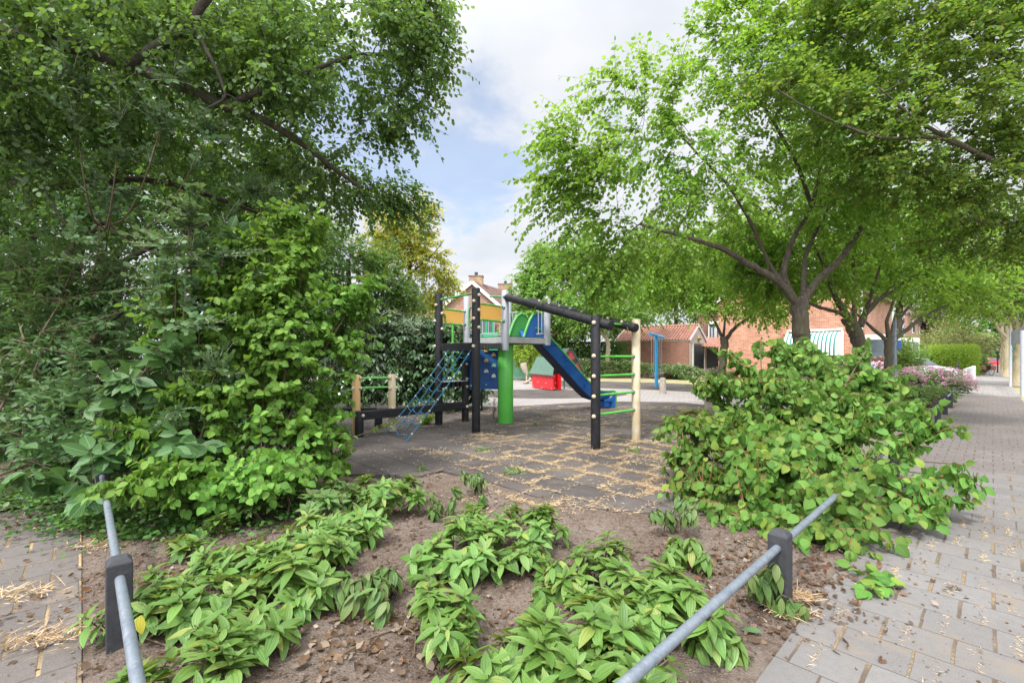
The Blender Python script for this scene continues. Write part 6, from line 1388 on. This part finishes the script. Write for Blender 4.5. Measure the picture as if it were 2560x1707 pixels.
# ------------------------------------------------------------------ viburnum plants in the bed
def viburnum(seed, label, x, y, rad_, hgt, nst=7, m='vib', droop=.0, scale=1.0, fork=3):
    """a low shrub: forked brown stems, each tip carrying rosettes of long ribbed leaves"""
    r = rng(seed); g0 = gp(x, y); o = thing('viburnum', UP(g0, 0), label, 'shrub')
    pos = []; A = []; N = []; S = []; paths = []
    for i in range(nst):
        th = r.rand()*6.283; rr_ = rad_ * math.sqrt(r.rand()); tip = g0 + np.array([math.cos(th)*rr_, math.sin(th)*rr_, hgt*(.45 + .55*r.rand()) * (1 - .35*rr_/max(rad_, .01))])
        b0 = g0 + np.array([math.cos(th)*rr_*.3 + r.normal()*.03, math.sin(th)*rr_*.3 + r.normal()*.03, -.02]); mid = (b0+tip)/2 + r.normal(size=3)*.03
        mid2 = mid.copy(); paths.append(bez(b0[None], mid[None], tip[None], 5)[0])
        for k in range(fork if fork > 1 else 1):
            tp = tip + (np.array([r.normal()*.05, r.normal()*.05, r.normal()*.025]) if k else 0)
            if k: paths.append(bez(mid[None], ((mid+tp)/2 + [0, 0, .01])[None], tp[None], 5)[0])
            axis = nrm(tp - b0 + np.array([0, 0, .25])*hgt + r.normal(size=3)*.05)
            nl_ = r.randint(7, 11); ph = r.rand()*6.283
            e1_ = nrm(np.cross(axis, [.3, .9, .1])); e2_ = np.cross(axis, e1_)
            for j in range(nl_):
                a = ph + j*2.4; up_ = .85 - .85 * (1 - j/nl_) - droop*1.5; lvl = (1 - j/nl_)
                d = e1_*math.cos(a) + e2_*math.sin(a) + axis*up_ + Zv*(.02 - droop)
                pos.append(tp - axis*.045*lvl*scale + r.normal(size=3)*.004); A.append(d + r.normal(size=3)*.12); N.append(axis*1.0 + Zv*.6 - (e1_*math.cos(a)+e2_*math.sin(a))*up_ + r.normal(size=3)*.15)
                S.append((.070 + .050*lvl + .02*r.rand()) * scale * (1 if j < nl_-2 else .65))
    tube_batch('stems', paths, np.linspace(.0045, .003, 5)[None].repeat(len(paths), 0), 5, M['twig'], o)
    leaves('foliage', T_VIB, np.array(pos), np.array(A), np.array(N), np.array(S), M[m], o, True, True, .85 + .35*r.rand(len(S)))
    return o
vb = [ # label, px, py(ground), radius, height, stems, material, droop, scale
 ('low ribbed-leaf viburnum just right of the left rail post', 395, 1570, .20, .26, 7, 'vib', .1, 1.0),
 ('viburnum at the bottom left with stems bare below its leaves', 520, 1560, .16, .20, 6, 'vib', .0, 1.1),
 ('viburnum in the bottom left corner of the bed beside the tube', 470, 1760, .22, .20, 8, 'vib', .0, 1.05),
 ('viburnum with star-shaped tip low at the left of the litter patch', 600, 1640, .15, .20, 6, 'vib', .05, 1.1),
 ('viburnum with very long spreading leaves left of the pale leaf litter', 740, 1520, .19, .24, 7, 'vib', .15, 1.25),
 ('pale full viburnum in the middle of the left drift', 720, 1440, .24, .25, 10, 'vib', .05, 1.05),
 ('viburnum filling the middle left drift behind the bare stems', 610, 1440, .20, .24, 8, 'vib', .0, 1.0),
 ('isolated small viburnum sprig nearest the ivy, above bare litter', 475, 1400, .10, .20, 3, 'vib', .0, .95),
 ('single tall viburnum sprig at the edge of the dark ivy', 535, 1345, .05, .20, 2, 'vib', .0, .85),
 ('viburnum at the upper end of the left drift under the dogwood', 830, 1370, .26, .24, 10, 'vib', .0, 1.0),
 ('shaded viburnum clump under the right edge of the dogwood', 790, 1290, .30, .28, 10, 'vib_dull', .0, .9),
 ('bushy pale viburnum between the drift and the rubber tiles', 960, 1275, .30, .30, 12, 'vib', .0, 1.0),
 ('viburnum just below the far viburnum next to the tile edge', 905, 1335, .26, .28, 9, 'vib', .0, 1.0),
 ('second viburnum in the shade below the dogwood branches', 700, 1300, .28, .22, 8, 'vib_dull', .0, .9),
 ('viburnum with yellowed hanging leaves in the centre of the bed', 1150, 1420, .24, .30, 10, 'vib', .15, 1.1),
 ('dense viburnum right of centre nearest the dry grass', 1330, 1360, .24, .28, 9, 'vib', .15, 1.0),
 ('viburnum behind the central clump with crowded leaves', 1210, 1360, .20, .28, 8, 'vib', .05, .95),
 ('viburnum with a low spray at the lower right of the central clump', 1290, 1440, .16, .18, 6, 'vib', .25, 1.0),
 ('dull wilting viburnum at the edge of the rubber tiles', 1185, 1250, .20, .27, 6, 'vib_dull', .8, .9),
 ('small wilting viburnum left of the other wilting one', 1110, 1285, .12, .22, 4, 'vib_dull', .9, .85),
 ('drooping viburnum with hanging leaves above the white litter', 890, 1530, .13, .22, 4, 'vib_dull', .7, 1.05),
 ('drooping viburnum just right of the other hanging-leaved one', 985, 1505, .11, .22, 4, 'vib_dull', .6, 1.05),
 ('upright viburnum sprig in the open soil at bottom centre', 1120, 1560, .10, .26, 3, 'vib', .1, 1.15),
 ('narrow leggy viburnum at bottom centre with stacked rosettes', 1080, 1640, .12, .26, 5, 'vib', .3, .95),
 ('viburnum in the bottom centre with yellow-green tip', 1190, 1640, .12, .20, 4, 'vib', .2, 1.0),
 ('viburnum cut by the bottom edge, just right of centre', 1180, 1790, .20, .22, 8, 'vib', .1, 1.0),
 ('viburnum at the bottom edge left of the right tube', 1340, 1740, .18, .24, 7, 'vib', .0, 1.15),
 ('large viburnum crowding against the right tube', 1480, 1660, .20, .30, 9, 'vib', .0, 1.2),
 ('viburnum cut by the bottom edge under the right tube', 1520, 1790, .22, .22, 9, 'vib', .0, 1.15),
 ('tallest viburnum on the left side of the right tube', 1590, 1560, .22, .28, 9, 'vib', .05, 1.1),
 ('small drooping viburnum on the bare soil right of centre', 1390, 1480, .10, .16, 3, 'vib', .45, 1.0),
 ('viburnum growing through beneath the middle of the right tube', 1720, 1600, .17, .26, 7, 'vib', .15, 1.1),
 ('viburnum between the bare soil and the right tube', 1510, 1490, .20, .26, 7, 'vib', .05, 1.0),
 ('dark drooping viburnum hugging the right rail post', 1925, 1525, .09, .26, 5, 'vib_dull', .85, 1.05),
 ('viburnum with a hanging dark tuft left of the big dogwood', 1690, 1330, .13, .28, 5, 'vib_dull', .8, .9),
 ('drooping viburnum behind the right tube, below the dogwood', 1710, 1425, .12, .26, 5, 'vib', .6, .95),
 ('viburnum under the tube near the lower pavement edge', 1790, 1650, .10, .2, 4, 'vib', .6, 1.15),
]
for i, (lab, x, y, rd, hg, ns, mm, dr, sca) in enumerate(vb):
    viburnum(200 + i, lab, x, y, rd * 1.45, hg * 1.45, int(ns * 1.2), mm, dr * .85, sca * 1.12)
# a yellow leaf hanging by the left post
yl = at(352, 1560, 2.42)
tag(leaves('yellow_leaf', T_VIB, np.array([yl + Zv*.05]), np.array([[.1, -.25, -1.]]), np.array([[.1, -1., .2]]), np.array([.10]), M['yellowleaf'], None, True, True, np.array([1.5])), 'single yellow leaf hanging beside the left rail post', 'leaf')
tag(leaves('fallen_leaf', T_VIB, np.array([gp(1905, 1590) + Zv*.02]), np.array([[-.8, .5, .05]]), np.array([[.05, -.1, 1.]]), np.array([.11]), M['silver'], None, True, True, np.array([1.4])), 'pale grey-green fallen leaf on the soil right of the tube', 'leaf')
# cut dogwood twig lying on the pavement
tg = thing('fallen_twig', gp(2140, 1440), 'cut leafy dogwood twig lying on the pavement below the bush', 'twig')
r = rng(301); rt = np.array([gp(2240, 1490), gp(2240, 1490), gp(2230, 1480)]) + Zv*.015; tp = np.array([gp(2120, 1425), gp(2190, 1440), gp(2160, 1490)]) + Zv*.04
shoots(r, tg, rt, tp, T_DOG, M['dog'], M['redtwig'], per=5, size=(.07, .10), start=.2, arch=.05, droop=.05, rad=.003)

# ------------------------------------------------------------------ ground cover, litter, straw
def inbed(P): u_ = P @ U; v_ = P @ V; return (u_ > .05) & (v_ > .86)
r = rng(401)
def scatter_stuff(name, label, pts, T, m, size, tilt=.5, lift=.012, clumpz=None, uvm=False):
    n = len(pts); P = pts.copy(); P[:, 2] += lift * (.3 + r.rand(n)); A = np.concatenate([r.normal(size=(n, 2)), r.normal(size=(n, 1)) * .25], 1); N = Zv + r.normal(size=(n, 3)) * tilt
    return tag(leaves(name, T, P, A, N, size[0] + (size[1]-size[0]) * r.rand(n)**1.5, M[m], None, uvm), label, None, None, 'stuff')
def soil_zv(P):
    u_ = P @ U; v_ = P @ V; return np.where((u_ > 0) & (v_ > .8), soil_z(u_, v_), 0.0)
# dead leaves over the bed, thick in drifts
n = 15000; P = np.stack([r.uniform(-4.5, 4, n), r.uniform(1.0, 6.5, n), np.zeros(n)], 1); P = P[inbed(P)]
dn = vnoise(P[:, 0], P[:, 1], 21); P = P[(dn + r.normal(size=len(P))*.5) > .35]; P[:, 2] = soil_zv(P)
scatter_stuff('leaf_litter', 'brown and pale dead leaves strewn over the soil of the bed', P, T_CURL, 'litter', (.010, .055), .6)
n = 42000; P = np.stack([r.uniform(-3.6, 3.6, n), r.uniform(1.0, 5.2, n)**1.0, np.zeros(n)], 1); P = P[inbed(P)]; P[:, 2] = soil_zv(P)
scatter_stuff('bark_crumbs', 'fine brown bark crumbs and soil clods covering the bed', P, T_KITE, 'crumb', (.004, .022), .8, .006)
n = 9000; c_ = np.concatenate([np.tile(gp(1010, 1570), (9, 1)), np.tile(gp(860, 1600), (8, 1)), np.tile(gp(1800, 1440), (12, 1)), np.tile(gp(1900, 1480), (10, 1)), np.tile(gp(2050, 1420), (10, 1)), np.tile(gp(250, 1500), (8, 1)), np.tile(gp(150, 1290), (8, 1))])
P = c_[r.randint(0, len(c_), 1900)] + r.normal(size=(1900, 3)) * [.36, .34, 0]; P[:, 2] = soil_zv(P)
scatter_stuff('leaf_drift', 'drifts of curled tan dead leaves around the stems', P, T_CURL, 'litter', (.015, .065), .7, .015)
# crumbs on rubber and paving
n = 5000; P = np.stack([r.uniform(-6, 6, n), r.uniform(5.5, 14, n), np.full(n, .017)], 1)
scatter_stuff('crumbs', 'small dry leaf fragments scattered on the rubber tiles', P, T_KITE, 'straw', (.008, .035), .3, .004)
n = 6000; uu = r.uniform(3, 30, n); vv_ = r.uniform(-.7, .8, n); keep = r.rand(n) < np.clip((vv_ + .9)/1.2, .15, 1); P = uu[keep, None]*U + vv_[keep, None]*V; P[:, 2] = .002
scatter_stuff('pavement_litter', 'tiny brown leaf crumbs on the pavement', P, T_KITE, 'litter', (.006, .028), .3, .003)
n = 1500; uu = r.uniform(-3, 0, n); vv_ = r.uniform(.8, 8, n); P = uu[:, None]*U + vv_[:, None]*V; P[:, 2] = .0
scatter_stuff('path_litter', 'brown crumbs and straw bits on the left path', P, T_KITE, 'litter', (.008, .035), .35, .004)
# small twigs on the soil
n = 900; P = np.stack([r.uniform(-3.5, 3.5, n), r.uniform(1.2, 5.5, n), np.zeros(n)], 1); P = P[inbed(P)]; P[:, 2] = soil_zv(P) + .008
d = np.concatenate([r.normal(size=(len(P), 2)), r.normal(size=(len(P), 1))*.08], 1); d = nrm(d) * (.03 + .12*r.rand(len(P), 1)**2)
tw = tube_batch('ground_twigs', bez(P, P + d*.5 + r.normal(size=P.shape)*.012, P + d, 4), np.full((len(P), 4), .0022), 4, M['twig'], None); tag(tw, 'thin broken twigs lying on the soil', kind='stuff')
for k, (pts, lab) in enumerate((([(860, 1640), (930, 1590), (1010, 1560), (1040, 1580), (1035, 1640)], 'crooked surface root curling over the soil at bottom centre'), ([(560, 1670), (470, 1640), (330, 1600), (230, 1640)], 'long dry branch lying under the left rail'), ([(820, 1560), (900, 1535), (1000, 1540), (1060, 1520)], 'bleached thin branch on the litter between the drooping viburnums'), ([(1290, 1700), (1340, 1640), (1400, 1600)], 'thin pale root beside the lower right clump'))):
    pp_ = np.array([gp(*p) + Zv*.015 for p in pts]); pp_[:, 2] += soil_zv(pp_)
    tag(MB().tube(np.array([[np.interp(x, np.arange(len(pp_)), pp_[:, c]) for c in range(3)] for x in np.linspace(0, len(pp_)-1, 16)]), .007, 6, True, .003).build('ground_branch', M['twig'], None, True), lab, 'branch')
# ivy under the left shrubs
ivp = []
for (px, py, rr_, k) in ((60, 1250, .55, 900), (180, 1240, .5, 900), (330, 1270, .5, 1000), (230, 1315, .22, 350), (420, 1290, .5, 900), (560, 1290, .5, 800), (690, 1275, .5, 600), (330, 1340, .12, 160), (470, 1330, .25, 300), (40, 1200, .9, 900), (300, 1200, .8, 900)):
    q_ = gp(px, py) + r.normal(size=(k, 3)) * [rr_, rr_*.7, 0]; q_[:, 2] = .02 + .09 * r.rand(k); ivp.append(q_)
P = np.concatenate(ivp); n = len(P)
tag(leaves('ivy', T_ROUND, P, np.concatenate([r.normal(size=(n, 2)), r.normal(size=(n, 1))*.3], 1), Zv + r.normal(size=(n, 3))*.4, .03 + .035*r.rand(n), M['ivy'], None), 'dark green ivy carpeting the ground under the left shrubs', None, None, 'stuff')
# straw in the rubber seams
def straw(name, label, P, ln, m='straw', up=.35, w=.9):
    n = len(P); A = np.concatenate([r.normal(size=(n, 2)), np.abs(r.normal(size=(n, 1)))*up], 1); N = r.normal(size=(n, 3))*.5 + Zv
    T = (np.array([(-.04, 0, 0), (.04, 0, 0), (0, 1, .0), (0, .55, .05)], float), [(0, 1, 3), (1, 2, 3)], np.zeros((4, 2)))
    return tag(leaves(name, T, P, A, N, ln[0] + (ln[1]-ln[0]) * r.rand(n), M[m], None, False, False, np.full(n, w)), label, None, None, 'stuff')
seams = []
for k in range(0, 40):
    uu = 2.0 + .5*k
    for j in range(0, 44):
        v_0 = -2 + .5*(j + .5*(k % 2)) 
        seams.append(((uu, v_0), (uu, v_0 + .5))); seams.append(((uu, v_0), (uu + .5, v_0)))
sp_pts = []
for (a, b_) in seams:
    m_ = uv((a[0]+b_[0])/2, (a[1]+b_[1])/2); X_, Y_ = m_[0], m_[1]
    if Y_ < 4.6 or Y_ > 14.5: continue
    px = CX + F*X_/Y_; py = HZ + F*H/Y_
    if px < 1000 or px > 1750: continue
    w = np.clip((px - 1080)/260, 0, 1) * (1 if py > 1060 else .85) * (1.0 if py < 1270 else .5)
    if px < 1380 and py < 1050: w *= .9
    w *= np.clip(.75 + .6*vnoise(np.array([X_*2.]), np.array([Y_*2.]), 31)[0], .1, 1.3)
    k = int((190 if py > 1090 else 60) * w * np.clip(1.1 - (1300 - px) / 500., .3, 1) * (1 if r.rand() < (.85 if py > 1090 else .5) else .12))
    if k < 4: 
        if r.rand() < .12: k = 14
        else: continue
    t = r.rand(k, 1); q_ = uv(*a) * (1-t) + uv(*b_) * t + r.normal(size=(k, 3)) * [.027, .027, 0]; q_[:, 2] = .018 + .012 * r.rand(k); sp_pts.append(q_)
P = np.concatenate(sp_pts)
straw('dry_grass_seams', 'dry straw-coloured grass lying in wavy lines along the rubber tile joints', P, (.03, .085), up=.2, w=1.1)
# scattered heaps of straw
P = np.concatenate([gp(x, y) + r.normal(size=(k, 3)) * [sx, sx*.5, 0] + Zv*.02 for x, y, k, sx in ((1200, 1090, 160, .10), (1215, 1100, 120, .2), (1260, 1150, 90, .15), (1100, 1135, 120, .12), (1320, 1062, 90, .14), (1450, 1050, 160, .35), (1550, 1060, 160, .35), (1640, 1050, 200, .35), (1600, 1105, 160, .15), (1485, 1128, 120, .14), (1340, 1110, 120, .2), (1700, 1085, 300, .4), (1200, 1035, 120, .3), (1380, 1035, 200, .5), (1650, 1150, 240, .3), (1640, 1220, 200, .25), (1440, 1270, 140, .2), (1050, 1125, 40, .1), (110, 1600, 200, .12), (40, 1490, 160, .12), (240, 1370, 120, .1), (2000, 1500, 160, .06), (1990, 1540, 80, .08))])
P[:, 2] = np.maximum(P[:, 2], .022)
straw('straw_heaps', 'small heaps of dry grass on the tiles and paths', P, (.04, .11), up=.3, w=.9)
# straw packed in the near pavement joints
P = []
for k in range(6, 24):
    for j in range(-4, 4):
        if r.rand() < .75:
            a = uv(.30*k, (j - .5*k)*.30 % 1.5 - .70); 
            if np.dot(a, V) > .78: continue
            kk = r.randint(10, 46); q_ = a + U * r.rand(kk, 1)*.29 + V * r.normal(size=(kk, 1))*.012; q_[:, 2] = .003; P.append(q_)
straw('joint_straw', 'dry straw packed in the joints of the near pavement', np.concatenate(P), (.012, .045), up=.12, w=1.5)
# sprigs of green grass and weeds on the tiles
for (x, y, k, sx, lab) in ((1205, 1128, 26, .05, 'green weed sprig on the tiles left of the nearest black post'), (1340, 1065, 30, .03, 'upright grass tuft growing behind the green column'), (1580, 1130, 30, .08, 'flat green weeds near the cream post'), (1052, 1178, 20, .05, 'small weed at the kerb stone'), (1285, 1185, 36, .05, 'green tuft among the dry grass near the tile edge')):
    q_ = gp(x, y) + r.normal(size=(k, 3)) * [sx, sx, 0] + Zv*.02; n = k
    tag(leaves('weed_tuft', T_STRIP, q_, r.normal(size=(n, 3))*[1, 1, .5] + Zv*.6, Zv + r.normal(size=(n, 3))*.5, .06 + .08*r.rand(n), M['herb'], None), lab, 'weeds')
mound(93, 'small_weed', 'little leafy shrub sprouting at the foot of the rope net', [(gp(1068, 1062) + Zv*.16, (.16, .14, .14))], 26, T_ROUND, M['lime'], (.05, .08), per=5, cat='weeds', rad=.003)
mound(94, 'tall_weed', 'thin dry weed standing left of the green column', [(gp(1237, 1046) + Zv*.35, (.05, .05, .3))], 9, T_ROUND, M['litter'], (.03, .05), per=5, cat='weeds', rad=.003)
